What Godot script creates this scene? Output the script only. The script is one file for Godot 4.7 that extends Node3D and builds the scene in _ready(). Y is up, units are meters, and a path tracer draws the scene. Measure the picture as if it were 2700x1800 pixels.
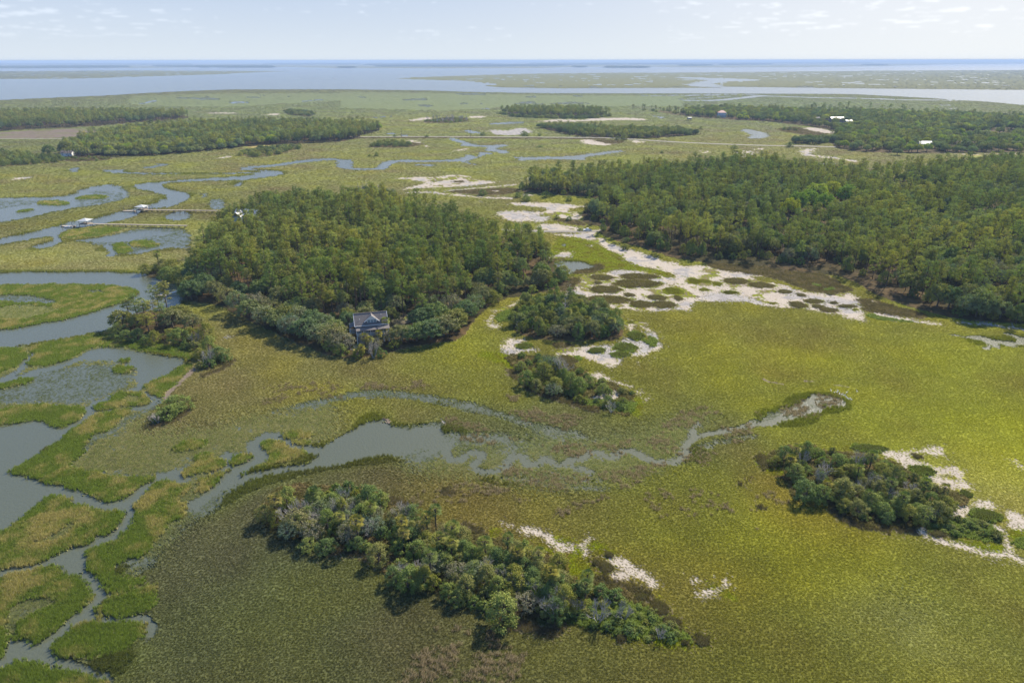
extends Node3D
# A tidal marsh seen from a drone about 105 m up: creeks, sand flats, wooded islands, a house, docks.
# x runs to the east, -z ("d") northward away from the viewpoint; metres.

enum { MARSH, WATER, FLOOD, SAND, UPLAND, RUSH, COVER, YELLOW, TALL, MUD, ROAD, SHALLOW, LAWN, FIELD, SCRUB, FARPOOL }

var eye_height := 105.0
var taken := {}
var rng := RandomNumberGenerator.new()
var n_warp := FastNoiseLite.new()
var n_large := FastNoiseLite.new()
var n_mid := FastNoiseLite.new()
var n_fine := FastNoiseLite.new()
var n_pool := FastNoiseLite.new()
var mats := {}

func _ready() -> void:
	rng.seed = 20260517
	set_view()
	set_sky_and_sun()
	set_noise()
	make_materials()
	draw_maps()
	build_ground()
	build_water()
	build_roads()
	build_far_woods()
	plant_grass()
	plant_trees()
	place_islets()
	place_tussocks()
	build_house()
	build_white_house()
	build_docks()
	build_truck()
	build_far_buildings()
	build_small_things()

# ------------------------------------------------------------------ view, sky, sun
func set_view() -> void:
	var cam := Camera3D.new()
	cam.name = "camera"
	add_child(cam)
	cam.position = Vector3(0, eye_height, 0)
	cam.rotation_degrees = Vector3(-22.376, 0, -0.06)
	cam.fov = 53.13
	cam.near = 1.0
	cam.far = 120000.0
	cam.current = true

func set_sky_and_sun() -> void:
	var env := Environment.new()
	env.background_mode = Environment.BG_SKY
	env.tonemap_mode = Environment.TONE_MAPPER_LINEAR
	env.tonemap_exposure = 1.86
	env.sdfgi_enabled = true
	env.ssao_enabled = true
	env.ssil_enabled = true
	env.fog_enabled = true
	env.fog_density = 0.000075
	env.fog_light_color = Color(0.74, 0.85, 1.0)
	var sky := Sky.new()
	var m := ProceduralSkyMaterial.new()
	m.sky_top_color = Color(0.31, 0.57, 0.87)
	m.sky_horizon_color = Color(0.868, 0.905, 0.935)
	m.sky_curve = 0.15
	m.ground_bottom_color = Color(0.30, 0.36, 0.38)
	m.ground_horizon_color = Color(0.80, 0.85, 0.90)
	m.sun_angle_max = 75.0
	m.sun_curve = 0.47
	m.sky_cover = ImageTexture.create_from_image(cloud_cover())
	m.sky_cover_modulate = Color(1, 1, 1, 1)
	sky.sky_material = m
	env.sky = sky
	env.background_energy_multiplier = 0.56
	var we := WorldEnvironment.new()
	we.name = "environment"
	we.environment = env
	add_child(we)
	var sun := DirectionalLight3D.new()
	sun.name = "sun"
	add_child(sun)
	sun.light_energy = 1.6
	sun.light_color = Color(1.0, 0.955, 0.88)
	sun.light_angular_distance = 0.5
	sun.shadow_enabled = true
	# the sun stands ahead and to the east, about 40 degrees up: shadows come towards the viewer and westward
	sun.rotation_degrees = Vector3(-39.5, 180.0 - 37.5, 0)

func cloud_cover() -> Image:
	var w := 4096
	var h := 2048
	var im := Image.create(w, h, false, Image.FORMAT_RGBA8)
	im.fill(Color(1, 1, 1, 0))
	var a := FastNoiseLite.new()
	a.seed = 5; a.frequency = 0.033; a.fractal_octaves = 4; a.noise_type = FastNoiseLite.TYPE_SIMPLEX_SMOOTH
	var b := FastNoiseLite.new()
	b.seed = 12; b.frequency = 0.004; b.fractal_octaves = 2
	for y in range(420, 1010):
		var el := (1024.0 - y) / 2048.0 * 180.0
		# small fair weather clouds on one layer: they shrink and flatten towards the horizon
		var fade := clampf((el - 1.0) / 1.0, 0.0, 1.0) * clampf((52.0 - el) / 14.0, 0.0, 1.0)
		if fade <= 0.0:
			continue
		var sy := 150.0 * log(el)
		var sx := 1.0 if el < 6.0 else 6.0 / el
		for x in range(0, w):
			var big := b.get_noise_2d(x, sy * 1.2)
			if big < -0.3:
				continue
			var v := a.get_noise_2d(x * sx, sy * 1.6)
			var c := clampf((v - 0.40 + big * 0.45) * 3.2, 0.0, 1.0)
			var veil := clampf(big * 0.5, 0.0, 0.2)
			var t := (c * 0.7 + veil * 0.25) * fade
			if t > 0.01:
				im.set_pixel(x, y, Color(1.0, 0.985, 0.96, minf(t, 1.0) * 0.2))
	return im

func set_noise() -> void:
	for p in [[n_warp, 1, 0.11, 3], [n_large, 2, 0.018, 3], [n_mid, 3, 0.11, 3], [n_fine, 4, 0.62, 2], [n_pool, 6, 0.0045, 3]]:
		var n: FastNoiseLite = p[0]
		n.seed = p[1]; n.frequency = p[2]; n.fractal_octaves = p[3]
		n.noise_type = FastNoiseLite.TYPE_SIMPLEX_SMOOTH

# ------------------------------------------------------------------ helpers
func numbered(called: String) -> String:
	var k: int = taken.get(called, 0)
	taken[called] = k + 1
	return called if k == 0 else "%s_%03d" % [called, k]

func tag(o: Node, label := "", category := "", group := "", kind := "") -> void:
	if label: o.set_meta("label", label)
	if category: o.set_meta("category", category)
	if group: o.set_meta("group", group)
	if kind: o.set_meta("kind", kind)

func thing(called: String, at: Vector3, turn := 0.0) -> Node3D:
	var o := Node3D.new()
	o.name = numbered(called)
	add_child(o)
	o.position = at
	o.rotation.y = turn
	return o

func part(parent: Node, called: String, mesh: Mesh, mat: Material, at := Vector3.ZERO, rot := Vector3.ZERO) -> MeshInstance3D:
	var o := MeshInstance3D.new()
	o.name = called
	o.mesh = mesh
	if mat: o.material_override = mat
	parent.add_child(o, true)
	o.position = at
	o.rotation = rot
	return o

func lin(r: float, g: float, b: float) -> Color:
	return Color(r / 255.0, g / 255.0, b / 255.0).srgb_to_linear()

func flat(r: float, g: float, b: float, rough := 0.85) -> StandardMaterial3D:
	var m := StandardMaterial3D.new()
	m.albedo_color = Color(r, g, b).linear_to_srgb()
	m.roughness = rough
	return m

func noise_tex(freq: float, size: int, lo: Color, hi: Color, seed_: int, octaves := 4) -> NoiseTexture2D:
	var n := FastNoiseLite.new()
	n.seed = seed_; n.frequency = freq; n.fractal_octaves = octaves; n.noise_type = FastNoiseLite.TYPE_SIMPLEX_SMOOTH
	var t := NoiseTexture2D.new()
	t.width = size; t.height = size; t.seamless = true; t.noise = n; t.normalize = true
	var g := Gradient.new()
	g.set_color(0, lo); g.set_color(1, hi)
	t.color_ramp = g
	return t

func normal_tex(freq: float, size: int, seed_: int, strength: float, octaves := 4) -> NoiseTexture2D:
	var n := FastNoiseLite.new()
	n.seed = seed_; n.frequency = freq; n.fractal_octaves = octaves; n.noise_type = FastNoiseLite.TYPE_SIMPLEX_SMOOTH
	var t := NoiseTexture2D.new()
	t.width = size; t.height = size; t.seamless = true; t.noise = n; t.as_normal_map = true; t.bump_strength = strength
	return t

func make_materials() -> void:
	var g := StandardMaterial3D.new()
	g.vertex_color_use_as_albedo = true
	g.roughness = 0.95
	g.metallic_specular = 0.15
	g.uv1_triplanar = true; g.uv1_world_triplanar = true; g.uv1_scale = Vector3(0.045, 0.045, 0.045)
	g.albedo_texture = noise_tex(0.06, 512, Color(0.78, 0.78, 0.78), Color(1, 1, 1), 11, 5)
	mats.ground = g
	var w := StandardMaterial3D.new()
	w.albedo_color = Color(0.074, 0.082, 0.054).linear_to_srgb()
	w.roughness = 0.17
	w.metallic_specular = 0.45
	w.uv1_triplanar = true; w.uv1_world_triplanar = true; w.uv1_scale = Vector3(0.05, 0.05, 0.05)
	w.normal_enabled = true; w.normal_scale = 0.2
	w.normal_texture = normal_tex(0.035, 512, 21, 6.0, 5)
	mats.water = w
	# plants: white, coloured by vertex and copy
	for k in ["grass", "leaf"]:
		var m := StandardMaterial3D.new()
		m.vertex_color_use_as_albedo = true
		m.roughness = 0.8
		m.metallic_specular = 0.2
		m.backlight_enabled = true
		m.backlight = Color(0.72, 0.8, 0.36) if k == "leaf" else Color(0.85, 0.9, 0.5)
		m.cull_mode = BaseMaterial3D.CULL_DISABLED
		mats[k] = m
	for k in 5:
		var m: StandardMaterial3D = mats.leaf.duplicate()
		m.albedo_color = [Color(1, 1, 0.95), Color(0.90, 0.95, 0.88), Color(1.0, 0.95, 0.80), Color(0.80, 0.88, 0.9), Color(0.98, 0.93, 0.95)][k]
		mats["leaf%d" % k] = m
	mats.bark_pine = flat(0.13, 0.085, 0.06)
	mats.bark_oak = flat(0.13, 0.12, 0.105)
	mats.bark_palm = flat(0.10, 0.085, 0.065)
	mats.bark_dead = flat(0.46, 0.44, 0.41)
	for k in ["bark_pine", "bark_oak", "bark_palm", "bark_dead"]:
		mats[k].uv1_triplanar = true
		mats[k].uv1_scale = Vector3(0.8, 0.25, 0.8)
		mats[k].albedo_texture = noise_tex(0.05, 128, Color(0.7, 0.7, 0.7), Color(1, 1, 1), 31, 4)
	mats.sandy = flat(0.27, 0.25, 0.21, 0.95)
	mats.sandy.uv1_triplanar = true; mats.sandy.uv1_world_triplanar = true; mats.sandy.uv1_scale = Vector3(0.06, 0.06, 0.06)
	mats.sandy.albedo_texture = noise_tex(0.05, 256, Color(0.75, 0.73, 0.7), Color(1, 1, 1), 35, 5)
	mats.shingle = flat(0.185, 0.162, 0.146)
	mats.shingle.uv1_triplanar = true
	mats.shingle.uv1_scale = Vector3(0.5, 0.5, 0.5)
	mats.shingle.albedo_texture = noise_tex(0.12, 256, Color(0.72, 0.72, 0.75), Color(1, 1, 1), 33, 5)
	mats.siding = flat(0.23, 0.20, 0.165)
	mats.trim = flat(0.72, 0.72, 0.70, 0.6)
	mats.glass = flat(0.14, 0.21, 0.24, 0.08)  # sky reflection put into the base colour as a pale blue
	mats.shade = flat(0.05, 0.05, 0.05)
	mats.timber = flat(0.33, 0.28, 0.225)
	mats.piling = flat(0.085, 0.08, 0.075)
	mats.tin = flat(0.42, 0.43, 0.43, 0.5)
	mats.lattice = flat(0.30, 0.27, 0.235)
	mats.red_tin = flat(0.62, 0.30, 0.22, 0.5)
	mats.blue_wall = flat(0.32, 0.42, 0.50)
	mats.white_paint = flat(0.78, 0.79, 0.80, 0.3)
	mats.white_paint.clearcoat_enabled = true
	mats.tyre = flat(0.02, 0.02, 0.02, 0.8)
	mats.rim = flat(0.32, 0.32, 0.33, 0.35)
	mats.lamp_clear = flat(0.6, 0.6, 0.6, 0.1)
	mats.lamp_red = flat(0.4, 0.03, 0.02, 0.2)
	mats.black = flat(0.02, 0.02, 0.02, 0.5)
	mats.pole = flat(0.09, 0.075, 0.06)
	mats.hull = flat(0.7, 0.7, 0.7, 0.3)
	mats.foam = flat(0.75, 0.78, 0.8, 0.7)
	mats.feather = flat(0.8, 0.8, 0.78)
	mats.beak = flat(0.5, 0.33, 0.05)
	mats.brick = flat(0.3, 0.24, 0.2)

func quad(st: SurfaceTool, a: Vector3, b: Vector3, c: Vector3, d: Vector3) -> void:
	for v in [a, b, c, a, c, d]:
		st.add_vertex(v)

func tube(st: SurfaceTool, a: Vector3, b: Vector3, ra: float, rb: float, sides := 6) -> void:
	var ax := (b - a).normalized()
	var u := ax.cross(Vector3.RIGHT if absf(ax.x) < 0.8 else Vector3.UP).normalized()
	var v := ax.cross(u)
	for k in sides:
		var t0 := TAU * k / sides
		var t1 := TAU * (k + 1) / sides
		var p0 := u * cos(t0) + v * sin(t0)
		var p1 := u * cos(t1) + v * sin(t1)
		st.set_normal(p0); st.add_vertex(a + p0 * ra)
		st.set_normal(p0); st.add_vertex(b + p0 * rb)
		st.set_normal(p1); st.add_vertex(b + p1 * rb)
		st.set_normal(p0); st.add_vertex(a + p0 * ra)
		st.set_normal(p1); st.add_vertex(b + p1 * rb)
		st.set_normal(p1); st.add_vertex(a + p1 * ra)

func tube_mesh(a: Vector3, b: Vector3, ra: float, rb: float, sides := 8) -> Mesh:
	var st := SurfaceTool.new()
	st.begin(Mesh.PRIMITIVE_TRIANGLES)
	tube(st, a, b, ra, rb, sides)
	for e in [[b, rb, (b - a).normalized()], [a, ra, (a - b).normalized()]]:
		var ax: Vector3 = e[2]
		var u := ax.cross(Vector3.RIGHT if absf(ax.x) < 0.8 else Vector3.UP).normalized()
		var v := ax.cross(u)
		for k in sides:
			st.set_normal(ax)
			st.add_vertex(e[0])
			st.add_vertex(e[0] + (u * cos(TAU * (k + 1) / sides) + v * sin(TAU * (k + 1) / sides)) * e[1])
			st.add_vertex(e[0] + (u * cos(TAU * k / sides) + v * sin(TAU * k / sides)) * e[1])
	return st.commit()

func box(x: float, y: float, z: float) -> BoxMesh:
	var b := BoxMesh.new()
	b.size = Vector3(x, y, z)
	return b

# a slab with the given outline (counted round its upper face) and thickness, set downwards along its normal
func plate(pts: Array, thick: float) -> Mesh:
	var n: Vector3 = (pts[1] - pts[0]).cross(pts[2] - pts[0]).normalized()
	if n.y < 0.0: n = -n
	var st := SurfaceTool.new()
	st.begin(Mesh.PRIMITIVE_TRIANGLES)
	st.set_smooth_group(-1)
	var c := pts.size()
	for k in range(1, c - 1):
		for v in [pts[0], pts[k], pts[k + 1]]: st.add_vertex(v)
		for v in [pts[0], pts[k + 1], pts[k]]: st.add_vertex(v - n * thick)
	for k in c:
		quad(st, pts[k], pts[(k + 1) % c], pts[(k + 1) % c] - n * thick, pts[k] - n * thick)
	return st.commit()

# ------------------------------------------------------------------ maps of the land
var maps := []          # [PackedByteArray, x0, d0, cell, w, h], finest first
var soft: PackedByteArray   # nearness of water, over the second map
var high: PackedByteArray   # how far into firm ground
var tint_near: Image
var tint_far: Image

func smooth(p: PackedVector2Array, times: int) -> PackedVector2Array:
	for t in times:
		var q := PackedVector2Array()
		for k in p.size():
			var a := p[k]
			var b := p[(k + 1) % p.size()]
			q.append(a * 0.75 + b * 0.25)
			q.append(a * 0.25 + b * 0.75)
		p = q
	return p

func draw_maps() -> void:
	var shapes := []
	for e in land:
		var p := PackedVector2Array()
		for k in range(0, e[2].size(), 2):
			p.append(Vector2(e[2][k], e[2][k + 1]))
		shapes.append([e[0], float(e[1]), smooth(p, 2) if e[1] == 1 else p])
	for e in islets:
		var ring := PackedVector2Array()
		for k in 20:
			var wob := 1.0 + 0.12 * sin(k * 1.9 + e[0])
			ring.append(Vector2(e[0] + cos(TAU * k / 20.0) * e[2] * wob, e[1] + sin(TAU * k / 20.0) * e[3] * wob))
		shapes.append([YELLOW, 0.0, ring])
		var core := PackedVector2Array()
		for p in ring: core.append(Vector2(e[0], e[1]).lerp(p, 0.84))
		if e[4] < 2: shapes.append([RUSH if e[4] == 0 else COVER, 0.0, core])
	for spec in [[-200.0, 80.0, 0.3, 1500, 640], [-620.0, 80.0, 0.75, 1650, 860], [-3000.0, 690.0, 4.0, 1500, 640], [-36000.0, 3000.0, 40.0, 1800, 1000]]:
		var w: int = spec[3]
		var h: int = spec[4]
		var im := Image.create(w, h, false, Image.FORMAT_L8)
		im.fill(Color8(MARSH, 0, 0))
		for s in shapes:
			var col := Color8(s[0], s[0], s[0])
			if s[1] >= 0.0:
				fill_outline(im, s[2], spec[0], spec[1], spec[2], col)
			else:
				fill_band(im, s[2], -s[1] * 0.5, spec[0], spec[1], spec[2], col)
		maps.append([im.get_data(), spec[0], spec[1], spec[2], w, h])
	# nearness to water and to firm ground, from the second map
	var m: Array = maps[1]
	var src: PackedByteArray = m[0]
	var wet := PackedByteArray(); wet.resize(src.size())
	var firm := PackedByteArray(); firm.resize(src.size())
	for k in src.size():
		var c := src[k]
		wet[k] = 255 if c == WATER else (120 if c == SHALLOW else 0)
		firm[k] = 255 if c == UPLAND or c == LAWN else (150 if c == SCRUB or c == COVER or c == ROAD else 0)
	soft = blurred(wet, m[4], m[5], 7)
	high = blurred(firm, m[4], m[5], 12)
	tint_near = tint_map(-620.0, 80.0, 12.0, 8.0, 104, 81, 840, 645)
	tint_far = tint_map(-3000.0, 690.0, 60.0, 40.0, 100, 64, 800, 512)

func blurred(data: PackedByteArray, w: int, h: int, by: int) -> PackedByteArray:
	var im := Image.create_from_data(w, h, false, Image.FORMAT_L8, data)
	im.resize(w / by, h / by, Image.INTERPOLATE_TRILINEAR)
	im.resize(w / by / 2, h / by / 2, Image.INTERPOLATE_BILINEAR)
	im.resize(w, h, Image.INTERPOLATE_CUBIC)
	return im.get_data()

func tint_map(x0: float, d0: float, sx: float, sd: float, w: int, h: int, w2: int, h2: int) -> Image:
	var im := Image.create(w, h, false, Image.FORMAT_RGBF)
	var base := lin(114, 114, 66) * 0.06
	for j in h:
		for i in w:
			var x := x0 + (i + 0.5) * sx
			var d := d0 + (j + 0.5) * sd
			var sum := base
			var total := 0.06
			for q in hues:
				var r: float = q[2]
				var far2: float = ((x - q[0]) * (x - q[0]) + (d - q[1]) * (d - q[1])) / (r * r)
				if far2 < 12.0:
					var wgt := exp(-far2 * 0.7) / sqrt(r) * 5.0
					sum += lin(q[3] * 1.12 + 4.0, q[4] * 1.12 + 4.0, q[5] * 1.05 + 13.0) * wgt
					total += wgt
			im.set_pixel(i, j, Color(sum.r / total, sum.g / total, sum.b / total))
	im.resize(w2, h2, Image.INTERPOLATE_BILINEAR)
	return im

func fill_outline(im: Image, pts: PackedVector2Array, x0: float, d0: float, cell: float, col: Color) -> void:
	var w := im.get_width()
	var h := im.get_height()
	var lo := INF
	var hi := -INF
	var left := INF
	var right := -INF
	for p in pts:
		lo = minf(lo, p.y); hi = maxf(hi, p.y); left = minf(left, p.x); right = maxf(right, p.x)
	if hi < d0 or lo > d0 + h * cell or right < x0 or left > x0 + w * cell:
		return
	var n := pts.size()
	for j in range(maxi(0, int((lo - d0) / cell)), mini(h, int((hi - d0) / cell) + 1)):
		var d := d0 + (j + 0.5) * cell
		var cuts := PackedFloat32Array()
		for k in n:
			var a := pts[k]
			var b := pts[(k + 1) % n]
			if (a.y > d) != (b.y > d):
				cuts.append(a.x + (b.x - a.x) * (d - a.y) / (b.y - a.y))
		cuts.sort()
		for k in range(0, cuts.size() - 1, 2):
			var i0 := maxi(0, roundi((cuts[k] - x0) / cell))
			var i1 := mini(w, roundi((cuts[k + 1] - x0) / cell))
			if i1 > i0:
				im.fill_rect(Rect2i(i0, j, i1 - i0, 1), col)

func fill_band(im: Image, pts: PackedVector2Array, half: float, x0: float, d0: float, cell: float, col: Color) -> void:
	var w := im.get_width()
	var h := im.get_height()
	var n := pts.size()
	for k in n - 1:
		var a := pts[maxi(k - 1, 0)]
		var b := pts[k]
		var c := pts[k + 1]
		var e := pts[mini(k + 2, n - 1)]
		var steps := int(b.distance_to(c) / maxf(half * 0.5, cell * 0.5)) + 1
		for s in steps:
			var t := float(s) / steps
			var p := b.cubic_interpolate(c, a, e, t)
			var r := half * (1.0 + 0.28 * n_mid.get_noise_2d(p.x * 2.0, p.y * 2.0))
			var rows := int(r / cell) + 1
			for j in range(-rows, rows + 1):
				var y := int((p.y - d0) / cell) + j
				if y < 0 or y >= h: continue
				var dy := j * cell
				var half_w := sqrt(maxf(r * r - dy * dy, 0.0))
				if half_w <= 0.0 and j != 0: continue
				var i0 := maxi(0, int((p.x - half_w - x0) / cell))
				var i1 := mini(w, int((p.x + half_w - x0) / cell) + 1)
				if i1 > i0:
					im.fill_rect(Rect2i(i0, y, i1 - i0, 1), col)

func raw_kind(x: float, d: float) -> int:
	for m in maps:
		var i := int((x - m[1]) / m[3])
		var j := int((d - m[2]) / m[3])
		if x > m[1] and d > m[2] and i < m[4] and j < m[5]:
			return m[0][j * m[4] + i]
	return FARPOOL if d > 20000.0 else MARSH

# what the ground is made of at a spot, its borders made ragged
func ground_kind(x: float, d: float) -> int:
	# sand, water and plants run into one another grain by grain
	var c := kind_at(x, d)
	var dry := c == SAND or c == MARSH or c == YELLOW or c == MUD or c == RUSH
	var s := (0.5 + 0.002 * d) if dry else (0.3 + 0.0012 * d)
	var far := s * (1.0 if rng.randf() < 0.7 else 2.6)
	var e := kind_at(x + rng.randf_range(-far, far), d + rng.randf_range(-far, far) * 1.4)
	if dry == (e == SAND or e == MARSH or e == YELLOW or e == MUD or e == RUSH) and e != UPLAND and c != UPLAND and e != LAWN:
		c = e
	if c == FLOOD or c == MARSH or c == SHALLOW:
		var f := kind_at(x + rng.randfn(0.0, 1.0 if c == SHALLOW else 2.4), d + rng.randfn(0.0, 1.4 if c == SHALLOW else 3.6))
		if f == FLOOD or f == MARSH or (f == SHALLOW and c != MARSH): c = f
	if c == SAND and d > 225.0 and d < 900.0:
		# the flats: wet grey mud in the hollows, low plants in loose patches
		var w := n_large.get_noise_2d(x * 1.7 + 40.0, d * 1.7) + 0.6 * n_mid.get_noise_2d(x + 300.0, d)
		if w > 0.26 + rng.randf_range(-0.06, 0.06): return MUD
		if w < -0.36 + rng.randf_range(-0.12, 0.12): return YELLOW if rng.randf() < 0.6 else RUSH
	return c

func kind_at(x: float, d: float) -> int:
	var amp := 0.2 + 0.0022 * minf(d, 4000.0)
	var wx := n_warp.get_noise_2d(x, d) * amp * 1.3
	var wd := n_warp.get_noise_2d(x + 571.0, d - 133.0) * amp * 2.0
	return raw_kind(x + wx, d + wd)

func soft_at(x: float, d: float) -> Vector2:
	var i := int((x + 620.0) / 0.75)
	var j := int((d - 80.0) / 0.75)
	if i < 0 or j < 0 or i >= 1650 or j >= 860: return Vector2(0.0, 0.0)
	return Vector2(soft[j * 1650 + i] / 255.0, high[j * 1650 + i] / 255.0)

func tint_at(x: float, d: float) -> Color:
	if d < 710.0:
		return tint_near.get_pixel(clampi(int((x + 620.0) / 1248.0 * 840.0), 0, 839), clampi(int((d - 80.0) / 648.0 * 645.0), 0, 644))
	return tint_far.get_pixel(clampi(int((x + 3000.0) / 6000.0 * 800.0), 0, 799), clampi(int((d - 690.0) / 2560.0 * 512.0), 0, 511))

func height_of(c: int, x: float, d: float, near: Vector2, nm: float, nf: float) -> float:
	match c:
		WATER: return -0.9
		SHALLOW: return -0.055 + 0.07 * nm + 0.06 * nf
		FLOOD: return 0.05 + 0.075 * nm + 0.05 * nf
		TALL: return 0.22 + 0.06 * nf
		SAND: return 0.11 + 0.05 * nm + near.y * 0.3
		MUD: return 0.05 + 0.03 * nm
		RUSH: return 0.24 + 0.08 * nf + near.y * 0.5
		FARPOOL:
			var p := n_pool.get_noise_2d(x * 1.3, d * 0.7)
			return -0.6 if p > 0.46 else 0.3
	var h := 0.2 + 0.05 * nm + 0.05 * nf
	return h + near.y * (0.9 if c == UPLAND or c == LAWN or c == SCRUB or c == COVER else 0.35) + (0.25 if c == ROAD else 0.0)

func height_at(x: float, d: float) -> float:
	return height_of(kind_at(x, d), x, d, soft_at(x, d), n_mid.get_noise_2d(x, d), n_fine.get_noise_2d(x, d))

const K := 0.96   # reflectance of a surface over what it shows in the photograph

func colour_of(c: int, x: float, d: float, near: Vector2, nl: float, nm: float, nf: float) -> Color:
	var v := 1.0 + 0.12 * nm + 0.11 * nf
	match c:
		WATER: return Color(0.10, 0.10, 0.08)
		SHALLOW: return lin(84, 92, 76) * v * K
		FLOOD: return (tint_at(x, d) * 0.75 + lin(70, 76, 60) * 0.25) * v * K
		SAND:
			var s := lin(226, 214, 198)
			return s.lerp(lin(202, 190, 174), clampf(nm * 0.7 + nl * 0.9, 0.0, 0.7)) * (0.92 + 0.14 * nf) * 0.655
		MUD: return lin(176, 172, 170).lerp(lin(202, 196, 190), clampf(nm * 1.2 + 0.4, 0, 1)) * 0.7
		UPLAND: return lin(92, 80, 54).lerp(lin(132, 108, 76), clampf(nm + 0.1, 0, 1)).lerp(lin(70, 70, 40), clampf(nl * 2.0 + 0.3, 0, 0.8)) * v * 0.7
		RUSH: return lin(108, 100, 78).lerp(lin(124, 112, 92), clampf(nm * 1.3 + 0.4, 0, 1)) * v * K
		COVER: return lin(104, 122, 52) * v * K
		YELLOW: return lin(126, 136, 26).lerp(lin(110, 108, 30), clampf(nm * 1.4 + 0.3, 0, 1)) * v * K
		TALL: return lin(122, 126, 74).lerp(lin(150, 140, 96), clampf(nm * 1.6 + nl, 0, 1)).lerp(lin(112, 106, 88), clampf(near.x * 2.4 - 1.0, 0, 0.8)) * v * K
		ROAD: return lin(196, 188, 176) * 0.8
		LAWN: return lin(138, 146, 72).lerp(lin(164, 146, 92), clampf(nl * 2 + 0.3, 0, 1)) * v * K
		FIELD: return lin(122, 110, 98).lerp(lin(112, 112, 74), clampf(nl * 2.0, 0, 1)) * v * K
		SCRUB: return lin(92, 88, 50).lerp(lin(116, 100, 70), clampf(nm * 1.5, 0, 1)) * v * K
		FARPOOL: return tint_at(x, d) * v * K
	var t := tint_at(x, d)
	# plants differ in patches a few metres wide; the taller ones along a creek are greener
	var wob := n_large.get_noise_2d(x * 2.1 + 90.0, d * 2.1)
	t = t.lerp(Color(t.r * 1.16, t.g * 1.12, t.b * 0.75), clampf(nl * 1.6, 0, 1))
	t = t.lerp(Color(t.r * 0.95, t.g * 0.86, t.b * 1.05), clampf(-nl * 1.6, 0, 1))
	t = t * (1.0 + (0.16 if d < 450.0 else 0.08) * wob)
	t = t.lerp(lin(104, 116, 40), clampf(near.x * 1.6 - 0.1, 0, 0.8) * 0.6)
	# farther out the plants change in broader swathes
	var swathe := n_pool.get_noise_2d(x * 2.2 - 700.0, d * 3.0)
	t = t.lerp(Color(t.r * 0.98, t.g * 0.86, t.b * 0.98), clampf(swathe * 1.8, 0, 1) * (0.35 if d < 350.0 else 0.8))
	t = t.lerp(Color(t.r * 1.12, t.g * 1.14, t.b * 0.85), clampf(-swathe * 1.8 - 0.1, 0, 1) * 0.8)
	return t * v * K

func build_ground() -> void:
	# one sheet, finer near the viewpoint, from below the picture to beyond the horizon
	var rows := PackedFloat32Array()
	var d := 74.0
	while d < 62000.0:
		rows.append(d)
		d += minf(maxf((0.92 if d < 250.0 else 0.6) * (d * d + 11025.0) / 71700.0, 0.30), maxf(0.02 * d, 1.0))
	rows.append(64000.0)
	var cols := 860
	var nr := rows.size()
	var verts := PackedVector3Array(); verts.resize(nr * (cols + 1))
	var colors := PackedColorArray(); colors.resize(verts.size())
	var at := 0
	for j in nr:
		var dd := rows[j]
		var half := 0.86 * sqrt(dd * dd + 11025.0) + 6.0
		for i in cols + 1:
			var x := (2.0 * i / cols - 1.0) * half
			var jx := 0.0
			var jd := 0.0
			if i > 0 and i < cols and j > 0 and j < nr - 1:
				jx = rng.randf_range(-0.3, 0.3) * 2.0 * half / cols
				jd = rng.randf_range(-0.3, 0.3) * (rows[j + 1] - dd)
			var px := x + jx
			var pd := dd + jd
			var c := ground_kind(px, pd)
			var near := soft_at(px, pd)
			var nm := n_mid.get_noise_2d(px, pd)
			var nf := n_fine.get_noise_2d(px, pd)
			var nl := n_large.get_noise_2d(px, pd)
			verts[at] = Vector3(px, height_of(c, px, pd, near, nm, nf), -pd)
			var col := colour_of(c, px, pd, near, nl, nm, nf)
			col.a = 1.0
			colors[at] = col
			at += 1
	var idx := PackedInt32Array(); idx.resize((nr - 1) * cols * 6)
	at = 0
	for j in nr - 1:
		for i in cols:
			var a := j * (cols + 1) + i
			var b := a + cols + 1
			idx[at] = a; idx[at + 1] = b; idx[at + 2] = a + 1
			idx[at + 3] = a + 1; idx[at + 4] = b; idx[at + 5] = b + 1
			at += 6
	var arr := []
	arr.resize(Mesh.ARRAY_MAX)
	arr[Mesh.ARRAY_VERTEX] = verts
	arr[Mesh.ARRAY_COLOR] = colors
	arr[Mesh.ARRAY_INDEX] = idx
	var mesh := ArrayMesh.new()
	mesh.add_surface_from_arrays(Mesh.PRIMITIVE_TRIANGLES, arr)
	var o := part(self, "ground", mesh, mats.ground)
	tag(o, "marsh, sand flats and wooded floors crossed by tidal creeks", "ground", "", "structure")
	print("ground rows ", nr, " vertices ", verts.size())

func build_water() -> void:
	var st := SurfaceTool.new()
	st.begin(Mesh.PRIMITIVE_TRIANGLES)
	st.set_normal(Vector3.UP)
	quad(st, Vector3(-60000, 0, 500), Vector3(-60000, 0, -64000), Vector3(60000, 0, -64000), Vector3(60000, 0, 500))
	var o := part(self, "water", st.commit(), mats.water)
	tag(o, "tidal water of the creeks, ponds and the wide river", "water", "", "structure")

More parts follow.
